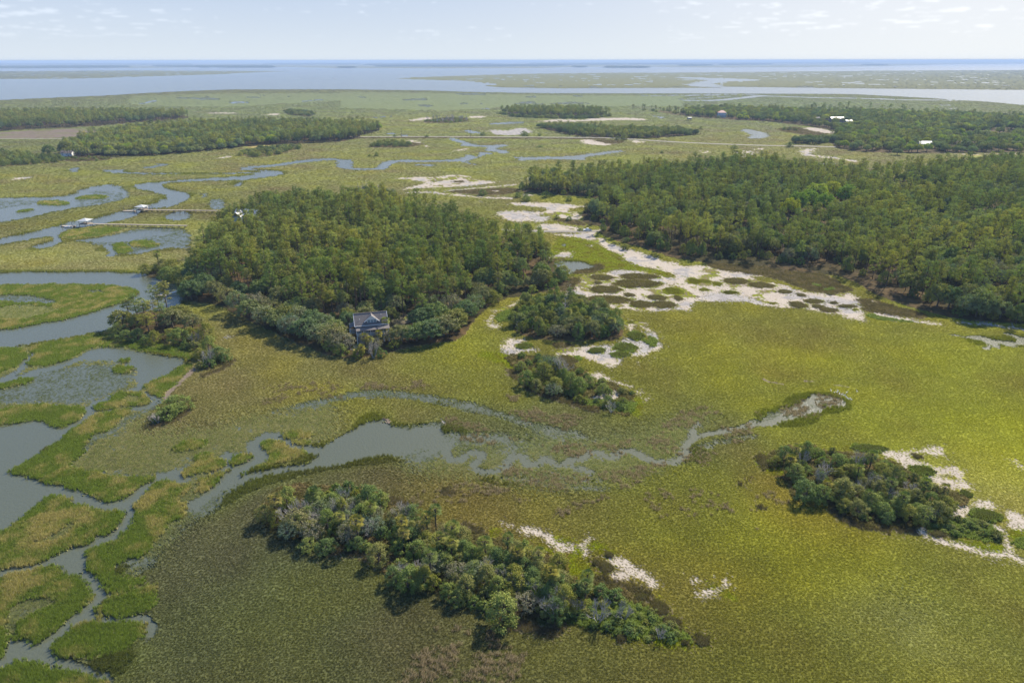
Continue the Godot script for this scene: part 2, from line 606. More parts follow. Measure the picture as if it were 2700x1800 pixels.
# a low bank with a sandy top, swept along a line
func build_roads() -> void:
	var names := ["causeway_road", "farm_track", "sandy_lane"]
	for n in roads.size():
		var e: Array = roads[n]
		var pts := outline_of(e[2])
		var st := SurfaceTool.new()
		st.begin(Mesh.PRIMITIVE_TRIANGLES)
		st.set_smooth_group(-1)
		var line := PackedVector2Array()
		for k in pts.size() - 1:
			var steps := int(pts[k].distance_to(pts[k + 1]) / 12.0) + 1
			for q in steps:
				line.append(pts[k].cubic_interpolate(pts[k + 1], pts[maxi(k - 1, 0)], pts[mini(k + 2, pts.size() - 1)], float(q) / steps))
		line.append(pts[pts.size() - 1])
		var rows := []
		for k in line.size():
			var dir := (line[mini(k + 1, line.size() - 1)] - line[maxi(k - 1, 0)]).normalized()
			var side := Vector2(-dir.y, dir.x)
			var row := []
			for c in [[-1.0, -0.2, 1.6], [-1.0, 0.0, 0.0], [-0.15, 0.06, 0.0], [1.0, 0.0, 0.0], [1.0, -0.2, 1.6]]:
				var w: float = e[0] * 0.5 * c[0] * (1.0 + 0.08 * n_mid.get_noise_2d(line[k].x, line[k].y * 3.0)) + signf(c[0]) * c[2]
				var p := line[k] + side * w
				row.append(Vector3(p.x, e[1] + (c[1] if c[2] == 0.0 else -e[1] - 0.1), -p.y))
			rows.append(row)
		for k in rows.size() - 1:
			for c in 4:
				quad(st, rows[k][c], rows[k + 1][c], rows[k + 1][c + 1], rows[k][c + 1])
		st.generate_normals()
		var o := part(self, names[n], st.commit(), mats.sandy)
		tag(o, ["pale sandy causeway road crossing the open marsh", "pale dirt track beside the brown field", "sandy lane crossing the flats by the truck"][n], "road", "", "structure")

# ------------------------------------------------------------------ far woods
func inside(p: Vector2, pts: PackedVector2Array) -> bool:
	return Geometry2D.is_point_in_polygon(p, pts)

func outline_of(a: Array) -> PackedVector2Array:
	var p := PackedVector2Array()
	for k in range(0, a.size(), 2):
		p.append(Vector2(a[k], a[k + 1]))
	return p

func multimesh(called: String, mesh: Mesh, mat: Material, where: Array, tones: PackedColorArray, label: String, category: String) -> void:
	if where.is_empty(): return
	var mm := MultiMesh.new()
	mm.transform_format = MultiMesh.TRANSFORM_3D
	mm.use_colors = true
	mm.mesh = mesh
	mm.instance_count = where.size()
	for k in where.size():
		mm.set_instance_transform(k, where[k])
		mm.set_instance_color(k, tones[k])
	var o := MultiMeshInstance3D.new()
	o.name = numbered(called)
	o.multimesh = mm
	if mat: o.material_override = mat
	add_child(o)
	tag(o, label, category, "", "stuff")

# a stretch of canopy: a lumpy mound of many leaf faces, about 100 m across
func canopy_mesh() -> Mesh:
	var st := SurfaceTool.new()
	st.begin(Mesh.PRIMITIVE_TRIANGLES)
	for k in 900:
		var a := rng.randf() * TAU
		var r := sqrt(rng.randf()) * 50.0
		var p := Vector3(cos(a) * r, 0, sin(a) * r)
		var y := 15.0 * sqrt(maxf(0.0, 1.0 - pow(r / 54.0, 4.0))) * rng.randf_range(0.55, 1.1)
		p.y = y
		leaf(st, p, 5.5, Vector3(p.x * 0.012, 0.8, p.z * 0.012), 1.0)
	return st.commit()

func build_far_woods() -> void:
	var mesh := canopy_mesh()
	for w in far_woods:
		var pts := outline_of(w)
		var lo := Vector2(INF, INF)
		var hi := -lo
		for p in pts:
			lo = lo.min(p); hi = hi.max(p)
		var step_x := 70.0 + lo.y * 0.004
		var step_d := clampf((hi.y - lo.y) / 12.0, 60.0, 900.0)
		var where := []
		var tones := PackedColorArray()
		var d := lo.y
		while d <= hi.y + 1.0:
			var x := maxf(lo.x, -0.86 * d)
			while x < minf(hi.x, 0.86 * d):
				var p := Vector2(x + rng.randf_range(-0.4, 0.4) * step_x, d + rng.randf_range(-0.4, 0.4) * step_d)
				if inside(p, pts):
					var s := rng.randf_range(0.9, 1.4)
					where.append(Transform3D(Basis(Vector3.UP, rng.randf() * TAU).scaled(Vector3(s * 1.5, s, s * 1.5)), Vector3(p.x, 0.2, -p.y)))
					var t := rng.randf_range(0.8, 1.15)
					tones.append(Color(0.08 * t, 0.105 * t, 0.045 * t))
				x += step_x
			d += step_d
		multimesh("far_wood", mesh, mats.leaf, where, tones, "wooded shore far across the wide river", "wood")

# ------------------------------------------------------------------ grass
func grass_mesh(blades: int, reach: float, lean: float, width: float) -> Mesh:
	var st := SurfaceTool.new()
	st.begin(Mesh.PRIMITIVE_TRIANGLES)
	for k in blades:
		var a := rng.randf() * TAU
		var r := sqrt(rng.randf()) * reach
		var p := Vector3(cos(a) * r, -0.08, sin(a) * r)
		var dir := Vector3(rng.randf_range(-1, 1), 0, rng.randf_range(-1, 1)).normalized()
		var side := dir.cross(Vector3.UP) * width * rng.randf_range(0.6, 1.4)
		var tip := p + Vector3(0, rng.randf_range(0.65, 1.15), 0) + dir * lean * rng.randf_range(0.2, 1.0)
		var n := (Vector3.UP * 1.1 + dir * 0.5 + Vector3(rng.randf_range(-0.3, 0.3), 0, rng.randf_range(-0.3, 0.3))).normalized()
		var t := rng.randf_range(0.72, 1.34)
		var c := Color(t, t * rng.randf_range(0.94, 1.06), t * rng.randf_range(0.85, 1.1))
		face(st, p - side, tip, p + side, n, c)
	return st.commit()

# one triangle whose front lies on the side of n
func face(st: SurfaceTool, a: Vector3, b: Vector3, c: Vector3, n: Vector3, col: Color) -> void:
	st.set_color(col); st.set_normal(n)
	if (c - a).cross(b - a).dot(n) < 0.0:
		var t := b
		b = c
		c = t
	st.add_vertex(a); st.add_vertex(b); st.add_vertex(c)

func beside_water(x: float, d: float) -> bool:
	return raw_kind(x, d + 0.7) == WATER or raw_kind(x, d + 1.2) == WATER

func plant_grass() -> void:
	var where := {}
	var tones := {}
	for k in ["short", "flood", "tall", "rush", "cover"]:
		where[k] = []; tones[k] = PackedColorArray()
	var d := 84.0
	while d < 3300.0:
		var slant := sqrt(d * d + 11025.0)
		var step := (0.0021 if d < 420.0 else 0.0028) * slant
		var half := 0.79 * slant
		var x := -half
		while x < half:
			var px := x + rng.randf_range(-0.5, 0.5) * step
			var pd := d + rng.randf_range(-0.5, 0.5) * step
			x += step
			var c := kind_at(px + rng.randf_range(-0.6, 0.6), pd + rng.randf_range(-0.8, 0.8))
			if c == FLOOD or c == MARSH or c == SHALLOW:
				var f := kind_at(px + rng.randfn(0.0, 1.0 if c == SHALLOW else 2.4), pd + rng.randfn(0.0, 1.4 if c == SHALLOW else 3.6))
				if f == FLOOD or f == MARSH or (f == SHALLOW and c != MARSH): c = f
			if c == WATER or c == UPLAND or c == ROAD or c == LAWN or c == FIELD: continue
			if c == FARPOOL: c = MARSH
			if d > 620.0 and c != MARSH and c != TALL and c != RUSH: continue
			var nm := n_mid.get_noise_2d(px, pd)
			var nf := n_fine.get_noise_2d(px, pd)
			var nl := n_large.get_noise_2d(px, pd)
			var near := soft_at(px, pd)
			var kind := "short"
			var tall := 0.19
			var wide := step * 1.05
			var col := colour_of(c, px, pd, near, nl, nm, nf)
			match c:
				SAND, MUD:
					# a few plants on the sand, more where it runs out into the marsh
					if raw_kind(px + 2.2, pd) == c and raw_kind(px - 2.2, pd) == c and raw_kind(px, pd + 4.0) == c and raw_kind(px, pd - 4.0) == c: continue
					if rng.randf() > 0.22: continue
					col = tint_at(px, pd) * K
					tall = 0.18
					wide = step * 0.6
				FLOOD when beside_water(px, pd) and rng.randf() < 0.8:
					continue
				FLOOD:
					kind = "flood"
					if rng.randf() < 0.16 + 0.6 * clampf(-nm, 0, 1) + 0.5 * near.x: continue
					tall = 0.40 + 0.2 * nm
					col = (lin(100, 112, 68).lerp(lin(142, 138, 100), clampf(rng.randf_range(-0.6, 0.9), 0, 0.75)) * 0.75 + tint_at(px, pd) * 0.25) * 1.25 * K * rng.randf_range(0.86, 1.12)
				SHALLOW when beside_water(px, pd) and rng.randf() < 0.8:
					continue
				SHALLOW:
					kind = "flood"
					if rng.randf() > 0.42 + 0.6 * clampf(nm, 0, 1) + 0.4 * clampf(nl, 0, 1) - 0.6 * clampf(near.x - 0.5, 0, 1): continue
					tall = 0.36
					wide = step * 0.8
					col = lin(98, 110, 72) * K * rng.randf_range(0.8, 1.15)
				TALL:
					kind = "tall"
					tall = 0.75 + 0.35 * nm + 0.2 * nf
					var edge := clampf(near.x * 2.2 - 0.25, 0, 1)
					var dry := clampf(nm * 1.5 + nl * 1.2 + 0.25 - edge * 0.9 + rng.randf_range(-0.35, 0.35), 0, 1)
					col = lin(120, 138, 62).lerp(lin(178, 166, 120), dry) * K * rng.randf_range(0.85, 1.15)
				RUSH:
					kind = "rush"
					tall = 0.6
					col = col * rng.randf_range(0.6, 1.05)
				COVER, SCRUB:
					kind = "cover"
					tall = 0.45 if c == COVER else 0.35
					if c == SCRUB and rng.randf() < 0.35: continue
					col = col * rng.randf_range(0.75, 1.15)
				YELLOW:
					tall = 0.22
				_:
					if near.x > 0.3:
						kind = "tall"; tall = 0.4 + near.x * 0.6
					if rng.randf() < 0.1: continue
					tall *= 0.75 + 0.5 * clampf(nf + 0.5, 0, 1)
					var spread := 0.11 if d < 450.0 else 0.06
					col = col * rng.randf_range(1.0 - spread, 1.0 + spread)
			col.a = 1.0
			var y := maxf(height_of(c, px, pd, near, nm, nf), -0.1)
			var b := Basis(Vector3.UP, rng.randf() * TAU).scaled(Vector3(wide, tall, wide))
			where[kind].append(Transform3D(b, Vector3(px, y, -pd)))
			tones[kind].append(col)
		d += step * 1.5
	var total := 0
	for k in where: total += where[k].size()
	print("grass patches ", total)
	multimesh("marsh_grass", grass_mesh(30, 0.8, 0.5, 0.075), mats.grass, where.short, tones.short, "short olive grass covering the open marsh", "grass")
	multimesh("flooded_grass", grass_mesh(26, 0.85, 0.7, 0.06), mats.grass, where.flood, tones.flood, "grey green grass standing in shallow water", "grass")
	multimesh("creek_grass", grass_mesh(36, 0.8, 0.45, 0.08), mats.grass, where.tall, tones.tall, "tall green and straw grass along the creek banks", "grass")
	multimesh("rush_bed", grass_mesh(38, 0.8, 0.3, 0.06), mats.grass, where.rush, tones.rush, "dark brown rushes along the edges of the islands", "rushes")
	multimesh("leafy_ground_cover", grass_mesh(30, 0.8, 0.8, 0.16), mats.grass, where.cover, tones.cover, "low leafy plants covering the island floors", "plants")

# ------------------------------------------------------------------ trees
func leaf(st: SurfaceTool, p: Vector3, size: float, out: Vector3, tone: float) -> void:
	var n := (out.normalized() * 0.75 + Vector3(rng.randf_range(-1, 1), rng.randf_range(-0.6, 1), rng.randf_range(-1, 1)) * 0.85).normalized()
	var u := n.cross(Vector3(rng.randf_range(-1, 1), rng.randf_range(-1, 1), rng.randf_range(-1, 1))).normalized() * size * rng.randf_range(0.6, 1.2)
	var v := u.cross(n).normalized() * -size * rng.randf_range(0.45, 0.9)
	var t := tone * rng.randf_range(0.78, 1.2)
	face(st, p - u * 0.6 - v * 0.4, p + v * 0.75, p + u * 0.6 - v * 0.35, n, Color(t * rng.randf_range(0.93, 1.07), t, t * rng.randf_range(0.85, 1.1)))

func clump(st: SurfaceTool, at: Vector3, rx: float, ry: float, leaves: int, size: float, centre: Vector3) -> void:
	var tone := rng.randf_range(0.82, 1.18)
	for k in leaves:
		var q := Vector3(rng.randf_range(-1, 1), rng.randf_range(-1, 1), rng.randf_range(-1, 1))
		q = q.normalized() * pow(rng.randf(), 0.45)
		leaf(st, at + Vector3(q.x * rx, q.y * ry, q.z * rx), size, (q * 0.8 + (at - centre).normalized() * 0.5 + Vector3(0, 0.25, 0)), tone)

func limb(st: SurfaceTool, a: Vector3, b: Vector3, ra: float, rb: float, bend := 0.12) -> void:
	var m := a.lerp(b, 0.5) + Vector3(rng.randf_range(-1, 1), rng.randf_range(-0.4, 1), rng.randf_range(-1, 1)) * a.distance_to(b) * bend
	tube(st, a, m, ra, (ra + rb) * 0.5, 5)
	tube(st, m, b, (ra + rb) * 0.5, rb, 5)

# every builder gives [trunk mesh, crown mesh] of a tree of the given nominal height and width
func pine_mesh(h: float, w: float, low: float) -> Array:
	var wood := SurfaceTool.new(); wood.begin(Mesh.PRIMITIVE_TRIANGLES)
	var green := SurfaceTool.new(); green.begin(Mesh.PRIMITIVE_TRIANGLES)
	var lean := Vector3(rng.randf_range(-0.4, 0.4), 0, rng.randf_range(-0.4, 0.4))
	tube(wood, Vector3(0, -0.4, 0), Vector3(0, h * 0.5, 0) + lean * 0.5, 0.24, 0.17, 7)
	tube(wood, Vector3(0, h * 0.5, 0) + lean * 0.5, Vector3(0, h * 0.95, 0) + lean, 0.17, 0.04, 6)
	var y0 := h * low
	var lop := rng.randf() * TAU
	var pointed := rng.randf_range(1.3, 2.6)
	for k in 36:
		if rng.randf() < 0.16: continue
		var t := (k + 0.5) / 36.0
		var y := lerpf(y0, h * 0.98, pow(t, 0.85))
		var s := (y - y0) / (h - y0)
		var a := k * 2.4 + rng.randf_range(-0.6, 0.6)
		var reach := w * 0.5 * (sqrt(maxf(0.0, 1.0 - pow(s, pointed))) * 0.92 + 0.07) * rng.randf_range(0.4, 1.15) * (0.7 + 0.3 * minf(1.0, s * 4.0)) * (1.0 + 0.28 * cos(a - lop))
		var from := Vector3(0, y - reach * 0.25, 0) + lean * y / h
		var tip := from + Vector3(cos(a) * reach, reach * rng.randf_range(0.15, 0.55), sin(a) * reach)
		tube(wood, from, tip, 0.06, 0.02, 3)
		var mid := Vector3(0, h * 0.72, 0)
		clump(green, tip, rng.randf_range(0.6, 1.1), rng.randf_range(0.4, 0.75), 36, 0.36, mid)
		if reach > 1.6:
			clump(green, from.lerp(tip, 0.62) + Vector3(rng.randf_range(-0.4, 0.4), 0.2, rng.randf_range(-0.4, 0.4)), 0.75, 0.45, 22, 0.36, mid)
	return [wood.commit(), green.commit()]

func oak_mesh(h: float, w: float, clumps: int, leaves: int, size: float, mossy: bool) -> Array:
	var wood := SurfaceTool.new(); wood.begin(Mesh.PRIMITIVE_TRIANGLES)
	var green := SurfaceTool.new(); green.begin(Mesh.PRIMITIVE_TRIANGLES)
	var fork := Vector3(rng.randf_range(-0.3, 0.3), h * 0.28, rng.randf_range(-0.3, 0.3))
	tube(wood, Vector3(0, -0.4, 0), fork, 0.42, 0.34, 8)
	var centre := Vector3(0, h * 0.42, 0)
	for k in clumps:
		var a := k * 2.399963 + rng.randf_range(-0.4, 0.4)
		var u := (k + 0.5) / clumps
		var up := lerpf(1.0, -0.12, pow(u, 0.9))
		var flat_r := sqrt(maxf(0.0, 1.0 - up * up))
		var shell := rng.randf_range(0.72, 1.02)
		var at := Vector3(cos(a) * flat_r * w * 0.5 * shell, h * 0.42 + up * h * 0.53 * shell, sin(a) * flat_r * w * 0.5 * shell)
		if k % 3 == 0:
			limb(wood, fork, at, 0.17, 0.03)
		clump(green, at, rng.randf_range(0.9, 1.5) * w / 12.0, rng.randf_range(0.6, 0.95) * w / 12.0, leaves, size, centre)
		if mossy and k % 2 == 0:
			for s in 7:
				var p := at + Vector3(rng.randf_range(-1, 1), -rng.randf_range(0.3, 1.0), rng.randf_range(-1, 1))
				face(green, p + Vector3(-0.12, 0, 0.05), p + Vector3(0.12, 0, -0.05), p + Vector3(0.0, -rng.randf_range(0.5, 1.0), 0.0), Vector3(p.x, 1.0, p.z).normalized(), Color(1.5, 1.35, 1.9))
	return [wood.commit(), green.commit()]

func cedar_mesh(h: float, w: float, clumps: int, leaves: int) -> Array:
	var wood := SurfaceTool.new(); wood.begin(Mesh.PRIMITIVE_TRIANGLES)
	var green := SurfaceTool.new(); green.begin(Mesh.PRIMITIVE_TRIANGLES)
	tube(wood, Vector3(0, -0.4, 0), Vector3(0, h * 0.8, 0), 0.17, 0.04, 6)
	var centre := Vector3(0, h * 0.35, 0)
	var lop := Vector3(rng.randf_range(-0.15, 0.15), 0, rng.randf_range(-0.15, 0.15))
	for k in clumps:
		var s := pow((k + 0.5) / clumps, 1.15)
		var a := k * 2.399963 + rng.randf_range(-0.5, 0.5)
		var prof := pow(sin(PI * clampf(0.22 + 0.78 * s, 0.0, 0.985)), 0.75)
		var r := w * 0.5 * prof * rng.randf_range(0.5, 1.12) * (1.0 + 0.2 * sin(a * 2.0 + lop.x * 30.0))
		var y := h * (0.06 + 0.9 * s)
		var at := Vector3(cos(a) * r, y, sin(a) * r) + lop * y
		if k % 4 == 0:
			tube(wood, Vector3(0, y * 0.75, 0), at, 0.05, 0.015, 3)
		clump(green, at, rng.randf_range(0.45, 0.8) * w / 5.0, rng.randf_range(0.35, 0.7) * w / 5.0, leaves, 0.22, centre)
	return [wood.commit(), green.commit()]

func palm_mesh(trunk_h: float) -> Array:
	var wood := SurfaceTool.new(); wood.begin(Mesh.PRIMITIVE_TRIANGLES)
	var green := SurfaceTool.new(); green.begin(Mesh.PRIMITIVE_TRIANGLES)
	var bow := Vector3(rng.randf_range(-0.25, 0.25), 0, rng.randf_range(-0.25, 0.25))
	tube(wood, Vector3(0, -0.4, 0), Vector3(0, trunk_h * 0.5, 0) + bow * 0.3, 0.19, 0.16, 7)
	tube(wood, Vector3(0, trunk_h * 0.5, 0) + bow * 0.3, Vector3(0, trunk_h, 0) + bow, 0.16, 0.2, 7)
	var top := Vector3(0, trunk_h, 0) + bow
	for k in 34:
		var a := k * 2.399963 + rng.randf_range(-0.2, 0.2)
		var up := lerpf(1.2, -0.75, pow(k / 33.0, 1.15))
		var dir := Vector3(cos(a) * cos(up), sin(up), sin(a) * cos(up))
		var dead := k >= 28
		var stalk := rng.randf_range(0.7, 1.1)
		var hub := top + dir * stalk
		tube(wood, top, hub, 0.02, 0.015, 3)
		var side := dir.cross(Vector3.UP).normalized()
		var lift := side.cross(dir).normalized()
		var tone := rng.randf_range(0.85, 1.2)
		var col := Color(tone, tone, tone * 0.9) if not dead else Color(2.2, 1.25, 1.6)
		for f in 9:
			var b := lerpf(-1.25, 1.25, f / 8.0)
			var ray := (dir * cos(b) + side * sin(b)).normalized()
			var tip := hub + ray * rng.randf_range(0.75, 1.0) * (0.75 if dead else 1.0) - Vector3(0, 0.22 + (0.4 if dead else 0.0), 0) * rng.randf_range(0.6, 1.2)
			var wide := ray.cross(lift).normalized() * 0.075
			var shade_of := col * rng.randf_range(0.85, 1.15)
			var nn := (lift + ray * 0.2).normalized()
			face(green, hub + ray * 0.1 - wide * 0.4, hub.lerp(tip, 0.55) - wide + lift * 0.03, tip, nn, shade_of)
			face(green, hub + ray * 0.1 - wide * 0.4, tip, hub.lerp(tip, 0.55) + wide, nn, shade_of)
	return [wood.commit(), green.commit()]

func twig(st: SurfaceTool, a: Vector3, dir: Vector3, length: float, r: float, depth: int) -> void:
	var b := a + dir * length
	tube(st, a, b, r, r * 0.62, 5 if depth > 2 else 3)
	if depth == 0: return
	for k in 3 if depth > 1 else 4:
		var nd := (dir + Vector3(rng.randf_range(-1, 1), rng.randf_range(-0.25, 0.9), rng.randf_range(-1, 1)) * 0.75).normalized()
		twig(st, a.lerp(b, rng.randf_range(0.6, 1.0)), nd, length * rng.randf_range(0.55, 0.8), r * 0.56, depth - 1)

func dead_mesh(tall: bool) -> Array:
	var wood := SurfaceTool.new(); wood.begin(Mesh.PRIMITIVE_TRIANGLES)
	if tall:
		tube(wood, Vector3(0, -0.4, 0), Vector3(0.1, 6, 0), 0.16, 0.05, 6)
		for k in 16:
			var y := rng.randf_range(2.0, 6.0)
			var a := rng.randf() * TAU
			twig(wood, Vector3(0.05, y, 0), Vector3(cos(a), 0.35, sin(a)).normalized(), rng.randf_range(0.5, 1.1), 0.035, 1)
	else:
		for k in 5:
			var a := k * TAU / 5.0 + rng.randf_range(-0.4, 0.4)
			twig(wood, Vector3(cos(a) * 0.1, -0.3, sin(a) * 0.1), Vector3(cos(a) * 0.55, 1, sin(a) * 0.55).normalized(), rng.randf_range(1.4, 2.0), 0.11, 4)
	return [wood.commit(), null]

const PLACES := {
	1: "bushy island", 2: "sand spit island", 3: "narrow palm island", 4: "creek mouth point", 5: "house wood", 6: "large pine wood", 7: "woods past the causeway"}
const LANDMARKS := [[HOUSE, "the grey-roofed house", 26.0], [WHITE_HOUSE, "the white metal-roofed house", 24.0], [TRUCK, "the white truck", 30.0], [DOCK_C0, "the shaded dock", 22.0], [POND, "the round pond", 30.0], [BIRDS, "the egret pond", 30.0], [RED_HOUSE, "the red-roofed stilt house", 45.0], [BARN_3, "the farm house", 40.0], [BARN_1, "the long shed", 45.0], [COTTAGE, "the pale cottage", 40.0]]
# name, what one is called, nominal height, nominal width, bark, base colour (linear)
var sorts := {
	"pine": ["pine_tree", "pine with rounded green crown", "tree", 16.0, 7.5, "bark_pine", Color(0.285, 0.302, 0.088)],
	"oak": ["oak_tree", "broad grey green oak", "tree", 10.0, 12.0, "bark_oak", Color(0.25, 0.275, 0.120)],
	"mossoak": ["mossy_oak_tree", "pale oak hung with grey moss", "tree", 10.0, 12.0, "bark_oak", Color(0.27, 0.28, 0.185)],
	"limeoak": ["leafy_tree", "lime green leafy tree", "tree", 11.0, 12.0, "bark_oak", Color(0.40, 0.44, 0.075)],
	"cedar": ["cedar_tree", "dense dark green cedar", "tree", 5.0, 5.0, "bark_oak", Color(0.25, 0.28, 0.09)],
	"myrtle": ["myrtle_shrub", "rounded green shrub", "shrub", 2.0, 3.0, "bark_oak", Color(0.235, 0.268, 0.08)],
	"palm": ["palmetto_tree", "palmetto with fan leaves", "palm tree", 4.0, 3.2, "bark_palm", Color(0.23, 0.235, 0.07)],
	"dead": ["dead_tree", "bare silver dead tree", "dead tree", 4.5, 4.5, "bark_dead", Color(1, 1, 1)]}

func grow(kind: String) -> Array:
	var made := []
	for v in 5:
		match kind:
			"pine": made.append(pine_mesh(16.0, 7.5, [0.5, 0.58, 0.44, 0.62, 0.36][v]))
			"oak": made.append(oak_mesh(10.0, 12.0, 80, 46, 0.55, false))
			"mossoak": made.append(oak_mesh(10.0, 12.0, 64, 24, 0.5, true))
			"limeoak": made.append(oak_mesh(11.0, 12.0, 80, 46, 0.55, false))
			"cedar": made.append(cedar_mesh(5.0, 5.0, 62, 54))
			"myrtle": made.append(cedar_mesh(2.0, 3.0, 34, 34))
			"palm": made.append(palm_mesh([1.6, 2.6, 3.8, 5.2, 7.0][v]))
			"dead": made.append(dead_mesh(v > 2))
	for pair in made:
		if pair[1]: tint_mesh(pair[1], sorts[kind][6])
	return made

# sets the leaf colour of a kind into the vertex colours of its crown
func tint_mesh(m: ArrayMesh, base: Color) -> void:
	var a := m.surface_get_arrays(0)
	var c: PackedColorArray = a[Mesh.ARRAY_COLOR]
	for k in c.size():
		c[k] = Color(c[k].r * base.r, c[k].g * base.g, c[k].b * base.b, 1.0)
	a[Mesh.ARRAY_COLOR] = c
	m.clear_surfaces()
	m.add_surface_from_arrays(Mesh.PRIMITIVE_TRIANGLES, a)

func plant_trees() -> void:
	# every tree: [kind, x, d, height, width, place]
	var all := {}
	for k in sorts: all[k] = []
	for s in single_trees:
		for k in range(0, s[2].size(), 4):
			var grown: float = [1.0, 1.1, 1.12, 1.22, 1.4, 1.0, 1.0, 1.0][s[1]]
			all[s[0]].append([s[2][k], s[2][k + 1], s[2][k + 2] * grown, s[2][k + 3] * grown, s[1]])
	for s in stands:
		var pts := outline_of(s[5])
		var lo := Vector2(INF, INF)
		var hi := -lo
		for p in pts:
			lo = lo.min(p); hi = hi.max(p)
		var step: float = s[0]
		var total := 0.0
		for m in s[3]: total += m[1]
		var d := lo.y
		while d < hi.y:
			var x := lo.x
			while x < hi.x:
				var p := Vector2(x + rng.randf_range(-0.42, 0.42) * step, d + rng.randf_range(-0.42, 0.42) * step)
				x += step
				if absf(p.x) > 0.83 * sqrt(p.y * p.y + 11025.0) + 15.0 or not inside(p, pts) or rng.randf() > s[2]: continue
				var barred := false
				for c in s[4]:
					if p.distance_to(Vector2(c[0], c[1])) < c[2]: barred = true
				if barred: continue
				# one kind tends to stand with its like
				var t := clampf(0.5 + 0.75 * n_large.get_noise_2d(p.x * 0.9, p.y * 0.9) + rng.randf_range(-0.5, 0.5), 0.0, 0.999) * total
				var pick: Array = s[3][0]
				for m in s[3]:
					pick = m
					t -= m[1]
					if t <= 0.0: break
				var f := rng.randf()
				all[pick[0]].append([p.x, p.y, lerpf(pick[2], pick[3], f), lerpf(pick[4], pick[5], clampf(f + rng.randf_range(-0.3, 0.3), 0, 1)), s[1]])
			d += step
	for kind in all:
		var sort: Array = sorts[kind]
		var made := grow(kind)
		var list: Array = all[kind]
		list.sort_custom(func(a, b): return a[0] * a[0] + a[1] * a[1] < b[0] * b[0] + b[1] * b[1])
		var rest := []
		var tones := []
		for v in 5:
			rest.append([]); tones.append(PackedColorArray())
		for n in list.size():
			var t: Array = list[n]
			var v := rng.randi() % 5
			var sy: float = t[2] / sort[3]
			var sx: float = t[3] / sort[4]
			if kind == "palm":
				v = 0
				for q in 5:
					if absf([1.6, 2.6, 3.8, 5.2, 7.0][q] - t[2]) < absf([1.6, 2.6, 3.8, 5.2, 7.0][v] - t[2]): v = q
				sy = clampf(t[2] / [1.6, 2.6, 3.8, 5.2, 7.0][v], 0.75, 1.4)
				sx = clampf(t[3] / 3.0, 0.85, 1.6) * rng.randf_range(0.85, 1.2)
				sy = clampf(sy, sx * 0.85, sx * 1.15)
			elif kind == "dead":
				v = 3 + rng.randi() % 2 if t[3] < t[2] * 0.6 else rng.randi() % 3
				sx = t[3] / (2.4 if v > 2 else 4.5)
				sy = t[2] / (6.0 if v > 2 else 4.2)
			var at := Vector3(t[0], maxf(height_at(t[0], t[1]), 0.0), -t[1])
			var turn := rng.randf() * TAU
			if n < 300:
				var o := thing(sort[0], at, turn)
				o.scale = Vector3(sx, sy, sx)
				var size := "small " if t[2] < sort[3] * 0.72 else ("large " if t[2] > sort[3] * 1.06 else "")
				var spot := "%s the %s" % ["in" if t[4] >= 5 else "on", PLACES[t[4]]]
				for l in LANDMARKS:
					if l[0].distance_to(Vector2(t[0], t[1])) < l[2]: spot = "beside " + l[1]
				tag(o, size + sort[1] + " " + spot, sort[2], "%s%ss %s" % [size, sort[0].replace("_", " "), spot])
				part(o, "trunk", made[v][0], mats[sort[5]])
				if made[v][1]: part(o, "crown", made[v][1], mats["leaf%d" % (rng.randi() % 5)])
			else:
				rest[v].append(Transform3D(Basis(Vector3.UP, turn).scaled(Vector3(sx, sy, sx)), at))
				# trees differ from one to the next and from stand to stand
				var q := n_large.get_noise_2d(t[0] * 0.5 + 200.0, t[1] * 0.5)
				var b := rng.randf_range(0.72, 1.22) * (1.0 + 0.35 * q)
				var warm := rng.randf_range(-0.1, 0.12) + 0.2 * q
				tones[v].append(Color(b * (1.0 + warm), b, b * (1.0 - warm) * rng.randf_range(0.85, 1.15)))
		for v in 5:
			if rest[v].is_empty(): continue
			var whole := ArrayMesh.new()
			whole.add_surface_from_arrays(Mesh.PRIMITIVE_TRIANGLES, made[v][1].surface_get_arrays(0) if made[v][1] else made[v][0].surface_get_arrays(0))
			whole.surface_set_material(0, mats.leaf if made[v][1] else mats[sort[5]])
			if made[v][1]:
				whole.add_surface_from_arrays(Mesh.PRIMITIVE_TRIANGLES, made[v][0].surface_get_arrays(0))
				whole.surface_set_material(1, mats[sort[5]])
			multimesh(sort[0].replace("_tree", "").replace("_shrub", "") + "_wood", whole, null, rest[v], tones[v], "mass of %ss in the woods farther off" % sort[0].replace("_", " "), "wood")
		print(kind, " ", list.size())

# ------------------------------------------------------------------ rush patches and tussocks
func rush_mesh(count: int) -> ArrayMesh:
	var st := SurfaceTool.new()
	st.begin(Mesh.PRIMITIVE_TRIANGLES)
	for k in count:
		var a := rng.randf() * TAU
		var rim := 0.86 + 0.1 * sin(a * 3.0 + 1.0) + 0.06 * sin(a * 7.0)
		var r := sqrt(rng.randf()) * rim
		var p := Vector3(cos(a) * r, -0.15, sin(a) * r)
		var dir := Vector3(cos(a * 5.0 + k), 0, sin(a * 7.0 + k)).normalized()
		var tip := Vector3(p.x, 0, p.z) + Vector3(dir.x * 0.05, (0.95 - 0.45 * pow(r / rim, 3.0)) * rng.randf_range(0.6, 1.1), dir.z * 0.05)
		var side := dir.cross(Vector3.UP) * 0.022
		var t := rng.randf_range(0.6, 1.25)
		face(st, p - side, tip, p + side, (Vector3.UP + dir * 0.8).normalized(), Color(t, t * rng.randf_range(0.95, 1.05), t * rng.randf_range(0.9, 1.1)))
	return st.commit()

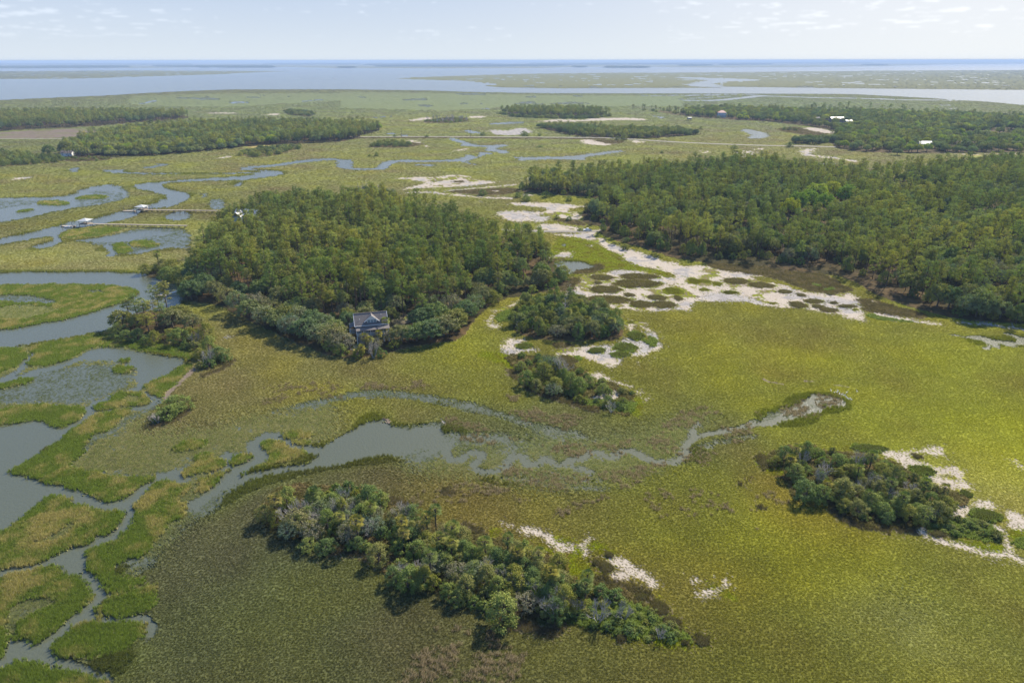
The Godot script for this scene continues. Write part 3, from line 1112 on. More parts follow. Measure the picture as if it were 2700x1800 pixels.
func place_islets() -> void:
	var tones := [Color(0.165, 0.15, 0.088), Color(0.125, 0.145, 0.05), Color(0.2, 0.2, 0.06)]
	var words := ["dark brown", "dark green", "low yellow green"]
	var spots := ["sand flat below the large wood", "sand ring of the bushy island", "sand spit island", "narrow palm island"]
	var made := {}
	for t in 3:
		for v in 3:
			var m := rush_mesh(1500)
			tint_mesh(m, tones[t])
			made[t * 3 + v] = m
	for e in islets:
		var o := MeshInstance3D.new()
		o.name = numbered("rush_patch")
		o.mesh = made[int(e[4]) * 3 + rng.randi() % 3]
		o.material_override = mats.grass
		add_child(o)
		var h := height_at(e[0], e[1])
		o.position = Vector3(e[0], h, -e[1])
		o.scale = Vector3(e[2], 0.85 if e[4] < 2 else 0.35, e[3])
		tag(o, "%s rush patch on the %s" % [words[int(e[4])], spots[int(e[5])]], "rushes", "%s rush patches of the %s" % [words[int(e[4])], spots[int(e[5])]])

func place_tussocks() -> void:
	var where := []
	var tones := PackedColorArray()
	for f in tussock_fields:
		var pts := outline_of(f[1])
		var lo := Vector2(INF, INF)
		var hi := -lo
		for p in pts:
			lo = lo.min(p); hi = hi.max(p)
		var left: int = f[0]
		var tries := 0
		while left > 0 and tries < 6000:
			tries += 1
			var p := Vector2(rng.randf_range(lo.x, hi.x), rng.randf_range(lo.y, hi.y))
			if not inside(p, pts) or n_large.get_noise_2d(p.x * 3.0, p.y * 3.0) < -0.02: continue
			left -= 1
			for k in rng.randi_range(1, 5):
				var q := p + Vector2(rng.randf_range(-1.3, 1.3), rng.randf_range(-1.3, 1.3))
				var s := rng.randf_range(0.35, 0.7)
				where.append(Transform3D(Basis(Vector3.UP, rng.randf() * TAU).scaled(Vector3(s, rng.randf_range(0.4, 0.65), s)), Vector3(q.x, maxf(0.0, height_at(q.x, q.y)), -q.y)))
				var t := rng.randf_range(0.75, 1.2)
				tones.append(Color(0.20 * t, 0.165 * t, 0.11 * t))
	multimesh("dry_tussocks", grass_mesh(44, 0.9, 0.9, 0.06), mats.grass, where, tones, "straw brown tussocks dotted over the wet marsh", "grass")

# ------------------------------------------------------------------ buildings
func on_ground(p: Vector2, lift := 0.0) -> Vector3:
	return Vector3(p.x, maxf(height_at(p.x, p.y), 0.0) + lift, -p.y)

func window(parent: Node, at: Vector3, w: float, h: float, depth: float, rot := Vector3.ZERO) -> void:
	var f := part(parent, "window", box(w + 0.24, h + 0.24, depth), mats.trim, at, rot)
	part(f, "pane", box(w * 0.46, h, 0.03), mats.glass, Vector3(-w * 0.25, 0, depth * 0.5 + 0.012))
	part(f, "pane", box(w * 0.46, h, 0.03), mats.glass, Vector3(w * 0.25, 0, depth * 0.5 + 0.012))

func build_house() -> void:
	var o := thing("marsh_house", on_ground(HOUSE), deg_to_rad(15.0))
	tag(o, "raised house with grey shingle roof, dormer and white porch posts at the wood's edge", "house")
	var fl := 3.1
	# lower level: lattice walls set back behind the pilings
	part(o, "lower_wall", box(11.4, fl, 7.4), mats.lattice, Vector3(0, fl * 0.5 - 0.1, -0.3))
	part(o, "garage_door", box(2.8, 2.3, 0.1), mats.timber, Vector3(-3.6, 1.2, 3.46))
	part(o, "garage_door", box(2.8, 2.3, 0.1), mats.timber, Vector3(0.4, 1.2, 3.46))
	part(o, "wall", box(12.0, 3.7, 8.0), mats.siding, Vector3(0, fl + 1.85, 0))
	part(o, "floor_band", box(12.2, 0.3, 8.2), mats.trim, Vector3(0, fl, 0))
	# main roof
	var ey := fl + 3.5
	var ry := ey + 3.8
	part(o, "roof", plate([Vector3(-6.5, ry, 0), Vector3(-6.5, ey, 4.5), Vector3(6.5, ey, 4.5), Vector3(6.5, ry, 0)], 0.2), mats.shingle)
	part(o, "roof", plate([Vector3(6.5, ry, 0), Vector3(6.5, ey, -4.5), Vector3(-6.5, ey, -4.5), Vector3(-6.5, ry, 0)], 0.2), mats.shingle)
	for s in [-1.0, 1.0]:
		var st := SurfaceTool.new()
		st.begin(Mesh.PRIMITIVE_TRIANGLES)
		st.set_smooth_group(-1)
		var a := [Vector3(6.0 * s, ey + 0.15, 4.0), Vector3(6.0 * s, ry - 0.3, 0), Vector3(6.0 * s, ey + 0.15, -4.0)]
		for v in a: st.add_vertex(v)
		for v in a: st.add_vertex(v - Vector3(0.2 * s, 0, 0))
		st.generate_normals()
		part(o, "gable", st.commit(), mats.siding)
		part(o, "bargeboard", plate([Vector3(6.52 * s, ry + 0.03, 0), Vector3(6.52 * s, ey + 0.03, 4.55), Vector3(6.66 * s, ey + 0.03, 4.55), Vector3(6.66 * s, ry + 0.03, 0)], 0.3), mats.trim)
		window(o, Vector3(6.02 * s, fl + 1.9, 1.0), 1.0, 1.5, 0.1, Vector3(0, PI / 2 * s, 0))
	part(o, "gutter", box(13.2, 0.16, 0.14), mats.trim, Vector3(0, ey - 0.02, 4.6))
	part(o, "ridge_cap", box(13.1, 0.1, 0.35), mats.shingle, Vector3(0, ry + 0.03, 0))
	# steep gabled dormer with three windows under its own pointed roof
	var dz := 3.2
	var cx := 0.3
	var ge := ry - 2.6
	var dormer := part(o, "dormer", box(3.7, ge + 1.05 - (ey + 0.55), 0.46), mats.trim, Vector3(cx, (ge + 1.05 + ey + 0.55) * 0.5, dz + 0.08))
	var dy := (ge + 1.05 + ey + 0.55) * 0.5
	for s in [-1.0, 1.0]:
		part(dormer, "dormer_roof", plate([Vector3(0, ry - dy, -dz + 0.03), Vector3(0, ry - dy, 0.55), Vector3(3.1 * s, ge - dy, 0.55), Vector3(3.1 * s, ge - dy, 3.05 - dz)], 0.14), mats.shingle)
		part(dormer, "dormer_trim", plate([Vector3(0, ry - dy + 0.02, 0.56), Vector3(0, ry - dy + 0.02, 0.68), Vector3(3.12 * s, ge - dy + 0.02, 0.68), Vector3(3.12 * s, ge - dy + 0.02, 0.56)], 0.24), mats.trim)
	part(dormer, "dormer_gable", plate([Vector3(0, ry - dy - 0.25, 0.02), Vector3(-2.7, ge - dy + 0.1, 0.0), Vector3(2.7, ge - dy + 0.1, 0.0)], 0.2), mats.trim)
	for k in 3:
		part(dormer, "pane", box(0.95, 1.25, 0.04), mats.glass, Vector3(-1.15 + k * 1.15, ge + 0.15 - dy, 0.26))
		part(dormer, "muntin", box(0.05, 1.25, 0.03), mats.trim, Vector3(-1.15 + k * 1.15, ge + 0.15 - dy, 0.29))
	# porch along the front: deck, roof, posts above, pilings below
	part(o, "porch_floor", box(12.2, 0.25, 2.7), mats.timber, Vector3(0, fl - 0.05, 5.35))
	part(o, "porch_roof", plate([Vector3(-6.2, ey - 0.45, 4.02), Vector3(-6.2, ey - 1.05, 7.0), Vector3(2.2, ey - 1.05, 7.0), Vector3(2.2, ey - 0.45, 4.02)], 0.15), mats.shingle)
	part(o, "bay_roof", plate([Vector3(2.2, ey - 0.2, 4.02), Vector3(2.2, ey - 0.8, 7.5), Vector3(6.9, ey - 0.8, 7.5), Vector3(6.9, ey - 0.2, 4.02)], 0.15), mats.shingle)
	part(o, "side_porch_roof", plate([Vector3(-6.02, ey - 0.3, 2.6), Vector3(-8.6, ey - 1.1, 2.6), Vector3(-8.6, ey - 1.1, -2.6), Vector3(-6.02, ey - 0.3, -2.6)], 0.15), mats.shingle)
	part(o, "porch_floor", box(2.5, 0.25, 5.0), mats.timber, Vector3(-7.4, fl - 0.05, 0))
	for x in [-6.0, -3.3, -0.6, 2.1, 4.4, 6.4]:
		part(o, "porch_post", box(0.24, ey - 1.1 - fl, 0.24), mats.trim, Vector3(x, fl + (ey - 1.1 - fl) * 0.5, 6.55))
		part(o, "piling", box(0.4, fl, 0.4), mats.trim, Vector3(x, fl * 0.5 - 0.2, 6.55))
	for z in [-2.4, 2.4]:
		part(o, "porch_post", box(0.22, ey - 1.2 - fl, 0.22), mats.trim, Vector3(-8.4, fl + (ey - 1.2 - fl) * 0.5, z))
		part(o, "piling", box(0.4, fl, 0.4), mats.trim, Vector3(-8.4, fl * 0.5 - 0.2, z))
	part(o, "railing", box(12.4, 0.08, 0.1), mats.trim, Vector3(0.2, fl + 1.0, 6.62))
	part(o, "railing", box(12.4, 0.06, 0.08), mats.trim, Vector3(0.2, fl + 0.2, 6.62))
	for k in 26:
		part(o, "baluster", box(0.05, 0.8, 0.05), mats.trim, Vector3(-5.9 + k * 0.49, fl + 0.6, 6.62))
	for x in [-4.6, -2.0, 0.8, 3.4, 5.0]:
		window(o, Vector3(x, fl + 1.55, 4.02), 1.1, 1.9, 0.1)
	part(o, "vent_pipe", tube_mesh(Vector3(-4.4, ey + 1.4, 2.4), Vector3(-4.4, ey + 2.3, 2.4), 0.07, 0.07), mats.trim)
	part(o, "vent_pipe", tube_mesh(Vector3(4.2, ey + 2.5, 1.2), Vector3(4.2, ey + 3.3, 1.2), 0.07, 0.07), mats.trim)
	# front steps
	for k in 12:
		part(o, "step", box(1.4, 0.06, 0.32), mats.timber, Vector3(-4.6, fl - 0.25 - k * 0.235, 6.95 + k * 0.28))
	for s in [-1.0, 1.0]:
		part(o, "stringer", plate([Vector3(-4.6 + 0.75 * s, fl - 0.2, 6.8), Vector3(-4.6 + 0.75 * s + 0.07, fl - 0.2, 6.8), Vector3(-4.6 + 0.75 * s + 0.07, 0.1, 10.1), Vector3(-4.6 + 0.75 * s, 0.1, 10.1)], 0.25), mats.timber)

func gabled(called: String, label: String, p: Vector2, turn: float, w: float, dep: float, eave: float, rise: float, wall: Material, roof: Material, hip := 0.0) -> Node3D:
	var o := thing(called, on_ground(p), turn)
	tag(o, label, "house")
	part(o, "wall", box(w, eave + 0.4, dep), wall, Vector3(0, eave * 0.5 - 0.2, 0))
	var hw := w * 0.5 + 0.5
	var hd := dep * 0.5 + 0.5
	var r := hw - hip
	part(o, "roof", plate([Vector3(-r, eave + rise, 0), Vector3(-hw, eave, hd), Vector3(hw, eave, hd), Vector3(r, eave + rise, 0)], 0.15), roof)
	part(o, "roof", plate([Vector3(r, eave + rise, 0), Vector3(hw, eave, -hd), Vector3(-hw, eave, -hd), Vector3(-r, eave + rise, 0)], 0.15), roof)
	for s in [-1.0, 1.0]:
		if hip > 0.0:
			part(o, "roof", plate([Vector3(r * s, eave + rise, 0), Vector3(hw * s, eave, hd), Vector3(hw * s, eave, -hd)], 0.15), roof)
		else:
			var st := SurfaceTool.new()
			st.begin(Mesh.PRIMITIVE_TRIANGLES)
			st.set_smooth_group(-1)
			for v in [Vector3(w * 0.5 * s, eave, dep * 0.5), Vector3(w * 0.5 * s, eave + rise - 0.2, 0), Vector3(w * 0.5 * s, eave, -dep * 0.5)]: st.add_vertex(v)
			st.generate_normals()
			part(o, "gable", st.commit(), wall)
	var n := int(w / 3.5)
	for k in n:
		window(o, Vector3(-w * 0.5 + (k + 0.5) * w / n, eave - 1.6, dep * 0.5 + 0.02), 1.0, 1.3, 0.1)
	part(o, "door", box(1.1, 2.1, 0.1), mats.timber, Vector3(w * 0.5 / maxf(n, 1) * (n % 2), 1.05, dep * 0.5 + 0.03))
	return o

func build_white_house() -> void:
	var o := gabled("metal_roofed_house", "pale house with white metal roof half hidden among the pines", WHITE_HOUSE, deg_to_rad(-8.0), 15.0, 8.0, 6.6, 3.4, mats.blue_wall, mats.tin)
	part(o, "wing_wall", box(6.0, 6.2, 6.0), mats.blue_wall, Vector3(-4.0, 3.0, 5.2))
	part(o, "wing_roof", plate([Vector3(-4.0, 9.2, -0.4), Vector3(-4.0, 9.2, 8.6), Vector3(-7.5, 6.2, 8.6), Vector3(-7.5, 6.2, -0.4)], 0.15), mats.tin)
	part(o, "wing_roof", plate([Vector3(-4.0, 9.2, 8.6), Vector3(-4.0, 9.2, -0.4), Vector3(-0.5, 6.2, -0.4), Vector3(-0.5, 6.2, 8.6)], 0.15), mats.tin)

func build_far_buildings() -> void:
	var r := gabled("stilt_house", "blue house on stilts with pinkish red hip roof facing the marsh", RED_HOUSE, deg_to_rad(-5.0), 15.0, 12.0, 9.0, 4.2, mats.blue_wall, mats.red_tin, 6.0)
	for k in 6:
		part(r, "piling", box(0.5, 9.0, 0.5), mats.trim, Vector3(-7.5 + k * 3.0, 4.4, 7.0))
	part(r, "balcony", box(16.0, 0.3, 2.4), mats.trim, Vector3(0, 4.4, 7.1))
	gabled("long_shed", "long low shed with white metal roof among lime green trees", BARN_1, deg_to_rad(4.0), 24.0, 9.0, 8.0, 2.4, mats.siding, mats.tin)
	gabled("small_cabin", "small cabin with pale metal roof east of the long shed", BARN_2, deg_to_rad(12.0), 12.0, 8.0, 6.5, 2.2, mats.siding, mats.tin)
	gabled("farm_house", "white roofed house beside dark oaks near the driveway", BARN_3, deg_to_rad(-10.0), 15.0, 10.0, 5.0, 3.2, mats.trim, mats.tin)
	gabled("grey_cabin", "small grey roofed cabin west of the long shed", BARN_4, deg_to_rad(0.0), 14.0, 8.0, 6.0, 2.0, mats.siding, mats.shingle)
	gabled("marsh_cottage", "pale cottage behind a row of palms by the dirt track", COTTAGE, deg_to_rad(8.0), 12.0, 8.0, 4.0, 2.6, mats.trim, mats.shingle)
	var h := thing("lookout_hut", on_ground(HUT), 0.2)
	tag(h, "small grey lookout hut on posts in the open marsh", "hut")
	part(h, "cabin", box(7.0, 3.0, 5.0), mats.lattice, Vector3(0, 4.2, 0))
	part(h, "roof", plate([Vector3(-4, 6.4, 0), Vector3(-4, 5.6, 3.2), Vector3(4, 5.6, 3.2), Vector3(4, 6.4, 0)], 0.15), mats.tin)
	part(h, "roof", plate([Vector3(4, 6.4, 0), Vector3(4, 5.6, -3.2), Vector3(-4, 5.6, -3.2), Vector3(-4, 6.4, 0)], 0.15), mats.tin)
	for x in [-3.2, 3.2]:
		for z in [-2.2, 2.2]:
			part(h, "post", box(0.4, 3.0, 0.4), mats.pole, Vector3(x, 1.3, z))

# ------------------------------------------------------------------ docks
func pile(o: Node, x: float, z: float, top: float, r := 0.16) -> void:
	part(o, "piling", tube_mesh(Vector3(x, -1.6, z), Vector3(x, top, z), r, r * 0.9, 7), mats.piling)

func dock(label: String, shore: Vector2, head: Vector2, y: float, roof_side: float) -> Node3D:
	# local x runs from the head towards the shore
	var along := shore - head
	var length := along.length()
	var o := thing("dock", Vector3(head.x, 0, -head.y), atan2(along.y, along.x))
	tag(o, label, "dock")
	var n := int(length / 0.6)
	var plank := box(0.56, 0.09, 1.7)
	for k in n:
		var b := part(o, "plank", plank, mats.timber, Vector3(0.3 + k * 0.6, y + rng.randf_range(-0.008, 0.008), 0))
		b.rotation.y = rng.randf_range(-0.01, 0.01)
	for s in [-1.0, 1.0]:
		part(o, "stringer", box(length, 0.22, 0.12), mats.timber, Vector3(length * 0.5, y - 0.18, 0.72 * s))
	var k := 0.4
	while k < length:
		pile(o, k, 0.8, y - 0.02); pile(o, k, -0.8, y - 0.02)
		part(o, "cross_beam", box(0.18, 0.2, 2.0), mats.piling, Vector3(k, y - 0.4, 0))
		k += 4.2
	# pier head: deck, posts, four-sided white roof
	part(o, "head_deck", box(6.4, 0.16, 6.0), mats.timber, Vector3(-3.2, y - 0.02, 0))
	for x in [-6.0, -0.5]:
		for z in [-2.7, 2.7]:
			pile(o, x, z, y + 2.5, 0.17)
	var e := y + 2.5
	var c := Vector3(-3.25, e + 1.3, 0)
	var q := [Vector3(-7.0, e, 3.6), Vector3(0.5, e, 3.6), Vector3(0.5, e, -3.6), Vector3(-7.0, e, -3.6)]
	for f in 4:
		part(o, "roof", plate([c, q[f], q[(f + 1) % 4]], 0.1), mats.tin)
	for s in [-1.0, 1.0]:
		part(o, "bench", box(4.4, 0.1, 0.5), mats.timber, Vector3(-3.2, y + 0.5, 2.3 * s))
		part(o, "railing", box(5.4, 0.08, 0.1), mats.timber, Vector3(-3.2, y + 1.0, 2.7 * s))
	part(o, "bench_end", box(0.4, 0.5, 4.4), mats.timber, Vector3(-5.6, y + 0.25, 0))
	# gangway down to a floating stage held by tall piles
	var gx := -8.6
	part(o, "gangway", plate([Vector3(-6.0, y, roof_side * 2.0 - 0.6), Vector3(-6.0, y, roof_side * 2.0 + 0.6), Vector3(gx - 3.4, 0.5, roof_side * 4.2 + 0.6), Vector3(gx - 3.4, 0.5, roof_side * 4.2 - 0.6)], 0.12), mats.timber)
	part(o, "float_stage", box(9.0, 0.5, 2.6), mats.timber, Vector3(gx - 6.4, 0.25, roof_side * 4.6))
	part(o, "float_fender", box(9.2, 0.2, 2.8), mats.piling, Vector3(gx - 6.4, 0.1, roof_side * 4.6))
	for x in [gx - 10.6, gx - 3.0]:
		pile(o, x, roof_side * 6.1, 3.6, 0.17)
	return o

func skiff(called: String, label: String, at: Vector3, turn: float, s: float) -> Node3D:
	var o := thing(called, at, turn)
	o.scale = Vector3(s, s, s)
	tag(o, label, "boat")
	var st := SurfaceTool.new()
	st.begin(Mesh.PRIMITIVE_TRIANGLES)
	st.set_smooth_group(-1)
	# hull: rows of [x, half beam at the rail, half beam at the keel]
	var rows := [[-3.0, 1.05, 0.8], [0.0, 1.15, 0.85], [2.0, 0.9, 0.45], [3.2, 0.05, 0.02]]
	for k in 3:
		var a: Array = rows[k]
		var b: Array = rows[k + 1]
		for z in [-1.0, 1.0]:
			quad(st, Vector3(a[0], 0.75, a[1] * z), Vector3(b[0], 0.75 + (0.15 if k == 2 else 0.0), b[1] * z), Vector3(b[0], -0.15, b[2] * z), Vector3(a[0], -0.15, a[2] * z))
		quad(st, Vector3(a[0], 0.35, a[1]), Vector3(b[0], 0.35, b[1]), Vector3(b[0], 0.35, -b[1]), Vector3(a[0], 0.35, -a[1]))
		quad(st, Vector3(a[0], -0.15, a[2]), Vector3(a[0], -0.15, -a[2]), Vector3(b[0], -0.15, -b[2]), Vector3(b[0], -0.15, b[2]))
	quad(st, Vector3(-3, 0.75, 1.05), Vector3(-3, 0.75, -1.05), Vector3(-3, -0.15, -0.8), Vector3(-3, -0.15, 0.8))
	st.generate_normals()
	part(o, "hull", st.commit(), mats.hull)
	part(o, "console", box(0.8, 1.0, 0.8), mats.trim, Vector3(-0.3, 0.85, 0))
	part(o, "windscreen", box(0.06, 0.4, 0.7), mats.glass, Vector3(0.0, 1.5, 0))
	part(o, "seat", box(0.5, 0.4, 0.9), mats.shade, Vector3(-1.4, 0.6, 0))
	part(o, "outboard_motor", box(0.45, 1.0, 0.4), mats.black, Vector3(-3.2, 0.6, 0))
	return o

func build_docks() -> void:
	dock("long timber dock with white hip roof nearest the creek bend, its float angled out", DOCK_A0, DOCK_A1, 1.9, 0.4)
	dock("timber dock with white roof farther up the creek, boat lift beside it", DOCK_B0, DOCK_B1, 1.9, -0.5)
	var turn := atan2(DOCK_B0.y - DOCK_B1.y, DOCK_B0.x - DOCK_B1.x)
	var basis_b := Basis(Vector3.UP, turn)
	var at := Vector3(DOCK_B1.x, 0, -DOCK_B1.y) + basis_b * Vector3(-2.5, 0, -6.4)
	skiff("lifted_skiff", "small white boat hung in the lift beside the farther dock", at + Vector3(0, 1.4, 0), turn, 1.0)
	var l := thing("boat_lift", at, turn)
	tag(l, "four pile boat lift beside the farther dock", "boat lift")
	for x in [-2.6, 2.6]:
		for z in [-1.7, 1.7]:
			part(l, "piling", tube_mesh(Vector3(x, -1.6, z), Vector3(x, 3.4, z), 0.16, 0.15, 7), mats.piling)
		part(l, "cradle_beam", box(0.2, 0.2, 3.4), mats.rim, Vector3(x * 0.7, 1.15, 0))
	for z in [-1.7, 1.7]:
		part(l, "top_beam", box(5.6, 0.2, 0.2), mats.timber, Vector3(0, 3.5, z))
	var a := Vector3(DOCK_A1.x, 0, -DOCK_A1.y) + Basis(Vector3.UP, atan2(DOCK_A0.y - DOCK_A1.y, DOCK_A0.x - DOCK_A1.x)) * Vector3(-13.0, 0, 4.6)
	skiff("moored_skiff", "small white boat moored at the float of the nearer roofed dock", a + Vector3(0.0, 0.05, -0.6), deg_to_rad(186.0), 0.9)
	# the third dock: a short railed walk and a ramp to a float, in the shade of the wood
	var along := DOCK_C0 - DOCK_C1
	var c := thing("wood_edge_dock", Vector3(DOCK_C1.x, 0, -DOCK_C1.y), atan2(along.y, along.x))
	tag(c, "short railed grey dock in the shade beside the pine wood", "dock")
	var n := int(along.length() / 0.3)
	for k in n:
		part(c, "plank", box(0.27, 0.07, 1.4), mats.timber, Vector3(0.15 + k * 0.3, 1.6, 0))
	for k in int(along.length() / 2.4) + 1:
		for s in [-1.0, 1.0]:
			pile(c, k * 2.4, 0.72 * s, 2.6, 0.1)
	for s in [-1.0, 1.0]:
		part(c, "railing", box(along.length(), 0.08, 0.1), mats.timber, Vector3(along.length() * 0.5, 2.55, 0.72 * s))
		part(c, "railing", box(along.length(), 0.06, 0.06), mats.timber, Vector3(along.length() * 0.5, 2.1, 0.72 * s))
	part(c, "gangway", plate([Vector3(0, 1.6, -0.6), Vector3(0, 1.6, 0.6), Vector3(-5.5, 0.45, 3.1), Vector3(-5.9, 0.45, 2.0)], 0.1), mats.trim)
	part(c, "float_stage", box(5.0, 0.4, 2.4), mats.timber, Vector3(-7.6, 0.22, 3.4))
	for x in [-9.8, -5.6]:
		pile(c, x, 4.8, 2.8, 0.15)

# ------------------------------------------------------------------ vehicles and small things
func build_truck() -> void:
	var o := thing("pickup_truck", on_ground(TRUCK, 0.02), PI + 0.06)
	tag(o, "white crew cab pickup truck on the sandy causeway", "truck")
	# local x forward, profile of one side swept across the width
	var body := SurfaceTool.new()
	body.begin(Mesh.PRIMITIVE_TRIANGLES)
	body.set_smooth_group(-1)
	var rows := [[-2.9, 0.55, 1.12], [-2.85, 0.5, 1.15], [-1.0, 0.45, 1.18], [1.1, 0.45, 1.16], [2.55, 0.5, 1.08], [2.9, 0.6, 0.98]]
	for k in rows.size() - 1:
		var a: Array = rows[k]
		var b: Array = rows[k + 1]
		for s in [-1.0, 1.0]:
			quad(body, Vector3(a[0], a[1], 0.98 * s), Vector3(a[0], a[2], 0.94 * s), Vector3(b[0], b[2], 0.94 * s), Vector3(b[0], b[1], 0.98 * s))
		if k >= 2:
			quad(body, Vector3(a[0], a[2], -0.94), Vector3(b[0], b[2], -0.94), Vector3(b[0], b[2], 0.94), Vector3(a[0], a[2], 0.94))
		quad(body, Vector3(a[0], a[1], -0.98), Vector3(a[0], a[1], 0.98), Vector3(b[0], b[1], 0.98), Vector3(b[0], b[1], -0.98))
	quad(body, Vector3(-2.9, 0.55, -0.98), Vector3(-2.9, 1.12, -0.94), Vector3(-2.9, 1.12, 0.94), Vector3(-2.9, 0.55, 0.98))
	quad(body, Vector3(2.9, 0.6, -0.98), Vector3(2.9, 0.98, -0.94), Vector3(2.9, 0.98, 0.94), Vector3(2.9, 0.6, 0.98))
	body.generate_normals()
	part(o, "body", body.commit(), mats.white_paint)
	part(o, "bed_floor", box(1.75, 0.06, 1.6), mats.black, Vector3(-1.95, 0.78, 0))
	part(o, "bed_front", box(0.06, 0.45, 1.8), mats.black, Vector3(-1.02, 0.95, 0))
	var cab := SurfaceTool.new()
	cab.begin(Mesh.PRIMITIVE_TRIANGLES)
	cab.set_smooth_group(-1)
	var lo := [Vector3(-1.0, 1.17, 0.92), Vector3(1.25, 1.17, 0.92), Vector3(1.25, 1.17, -0.92), Vector3(-1.0, 1.17, -0.92)]
	var up := [Vector3(-0.85, 1.88, 0.74), Vector3(0.45, 1.88, 0.74), Vector3(0.45, 1.88, -0.74), Vector3(-0.85, 1.88, -0.74)]
	for k in 4:
		quad(cab, lo[k], up[k], up[(k + 1) % 4], lo[(k + 1) % 4])
	quad(cab, up[0], up[3], up[2], up[1])
	cab.generate_normals()
	var cabin := part(o, "cab", cab.commit(), mats.white_paint)
	for s in [-1.0, 1.0]:
		for w in [[-0.8, -0.05, -0.72, -0.05], [0.05, 0.95, 0.05, 0.42]]:
			var g := SurfaceTool.new()
			g.begin(Mesh.PRIMITIVE_TRIANGLES)
			g.set_smooth_group(-1)
			var f := func(x: float, t: float) -> Vector3: return Vector3(x, lerpf(1.17, 1.88, t), (lerpf(0.92, 0.74, t) + 0.012) * s)
			quad(g, f.call(w[0], 0.14), f.call(w[2], 0.86), f.call(w[3], 0.86), f.call(w[1], 0.14))
			g.generate_normals()
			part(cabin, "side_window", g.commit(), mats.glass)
		part(o, "headlight", box(0.1, 0.16, 0.36), mats.lamp_clear, Vector3(2.87, 0.86, 0.72 * s))
		part(o, "tail_light", box(0.06, 0.34, 0.14), mats.lamp_red, Vector3(-2.9, 0.9, 0.86 * s))
		part(o, "mirror", box(0.16, 0.2, 0.2), mats.black, Vector3(0.95, 1.3, 1.08 * s))
		part(o, "bed_rail", box(1.85, 0.08, 0.12), mats.black, Vector3(-1.95, 1.18, 0.9 * s))
		for x in [-1.75, 1.85]:
			var wheel := part(o, "wheel", tube_mesh(Vector3(0, 0, -0.13), Vector3(0, 0, 0.13), 0.40, 0.40, 16), mats.tyre, Vector3(x, 0.38, 0.88 * s))
			part(wheel, "rim", tube_mesh(Vector3(0, 0, -0.14), Vector3(0, 0, 0.14), 0.24, 0.24, 12), mats.rim)
			part(o, "wheel_arch", tube_mesh(Vector3(x, 0.45, 0.97 * s), Vector3(x, 0.45, 0.985 * s), 0.5, 0.5, 16), mats.black)
	var ws := SurfaceTool.new()
	ws.begin(Mesh.PRIMITIVE_TRIANGLES)
	ws.set_smooth_group(-1)
	quad(ws, Vector3(1.18, 1.26, 0.82), Vector3(0.52, 1.83, 0.7), Vector3(0.52, 1.83, -0.7), Vector3(1.18, 1.26, -0.82))
	ws.generate_normals()
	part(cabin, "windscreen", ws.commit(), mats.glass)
	part(o, "grille", box(0.06, 0.26, 1.0), mats.black, Vector3(2.9, 0.82, 0))
	part(o, "bumper", box(0.16, 0.22, 1.95), mats.rim, Vector3(2.93, 0.58, 0))
	part(o, "bumper", box(0.16, 0.18, 1.9), mats.rim, Vector3(-2.95, 0.58, 0))

func build_small_things() -> void:
	for p in [POLE_1, POLE_2, POLE_3]:
		var o := thing("utility_pole", on_ground(p), 0.1)
		tag(o, "brown timber utility pole standing along the causeway road", "pole", "utility poles along the causeway")
		part(o, "pole", tube_mesh(Vector3(0, -0.5, 0), Vector3(0, 12.0, 0), 0.28, 0.2, 8), mats.pole)
		part(o, "cross_arm", box(3.0, 0.25, 0.25), mats.pole, Vector3(0, 11.2, 0.3))
	skiff("motorboat", "white motorboat running on the wide river ahead of its wake", Vector3(BOAT.x, 0.1, -BOAT.y), 0.0, 2.0)
	var st := SurfaceTool.new()
	st.begin(Mesh.PRIMITIVE_TRIANGLES)
	st.set_normal(Vector3.UP)
	for k in 46:
		var x := -7.0 - k * 5.0
		var w := 1.2 + k * 0.22
		var z := rng.randf_range(-0.3, 0.3) * w
		quad(st, Vector3(x, 0, z - w), Vector3(x - 4.4, 0, z - w * 1.05), Vector3(x - 4.4, 0, z + w * 1.05), Vector3(x, 0, z + w))
	var wake := part(self, "boat_wake", st.commit(), mats.foam, Vector3(BOAT.x, 0.12, -BOAT.y))
	tag(wake, "white foam wake trailing on the wide river", "wake", "", "stuff")
	# egrets at the edge of the shallow pond
	var bird := SurfaceTool.new()
	bird.begin(Mesh.PRIMITIVE_TRIANGLES)
	var spine := [Vector3(-0.34, 0.42, 0), Vector3(-0.1, 0.5, 0), Vector3(0.14, 0.52, 0), Vector3(0.22, 0.64, 0), Vector3(0.2, 0.8, 0), Vector3(0.26, 0.92, 0), Vector3(0.34, 0.93, 0), Vector3(0.46, 0.91, 0)]
	var thick := [0.02, 0.13, 0.11, 0.045, 0.035, 0.035, 0.045, 0.005]
	for k in spine.size() - 1:
		tube(bird, spine[k], spine[k + 1], thick[k], thick[k + 1], 7)
	for s in [-0.05, 0.05]:
		tube(bird, Vector3(0.02, -0.05, s), Vector3(0.0, 0.42, s), 0.012, 0.015, 4)
	var bm := bird.commit()
	for k in range(0, egret_spots.size(), 2):
		var o := part(self, numbered("egret"), bm, mats.feather, on_ground(Vector2(egret_spots[k], egret_spots[k + 1])), Vector3(0, rng.randf() * TAU, 0))
		o.scale = Vector3(1.15, 1.15, 1.15)
		tag(o, "white egret standing at the rim of the shallow pond", "bird", "egrets by the pond")

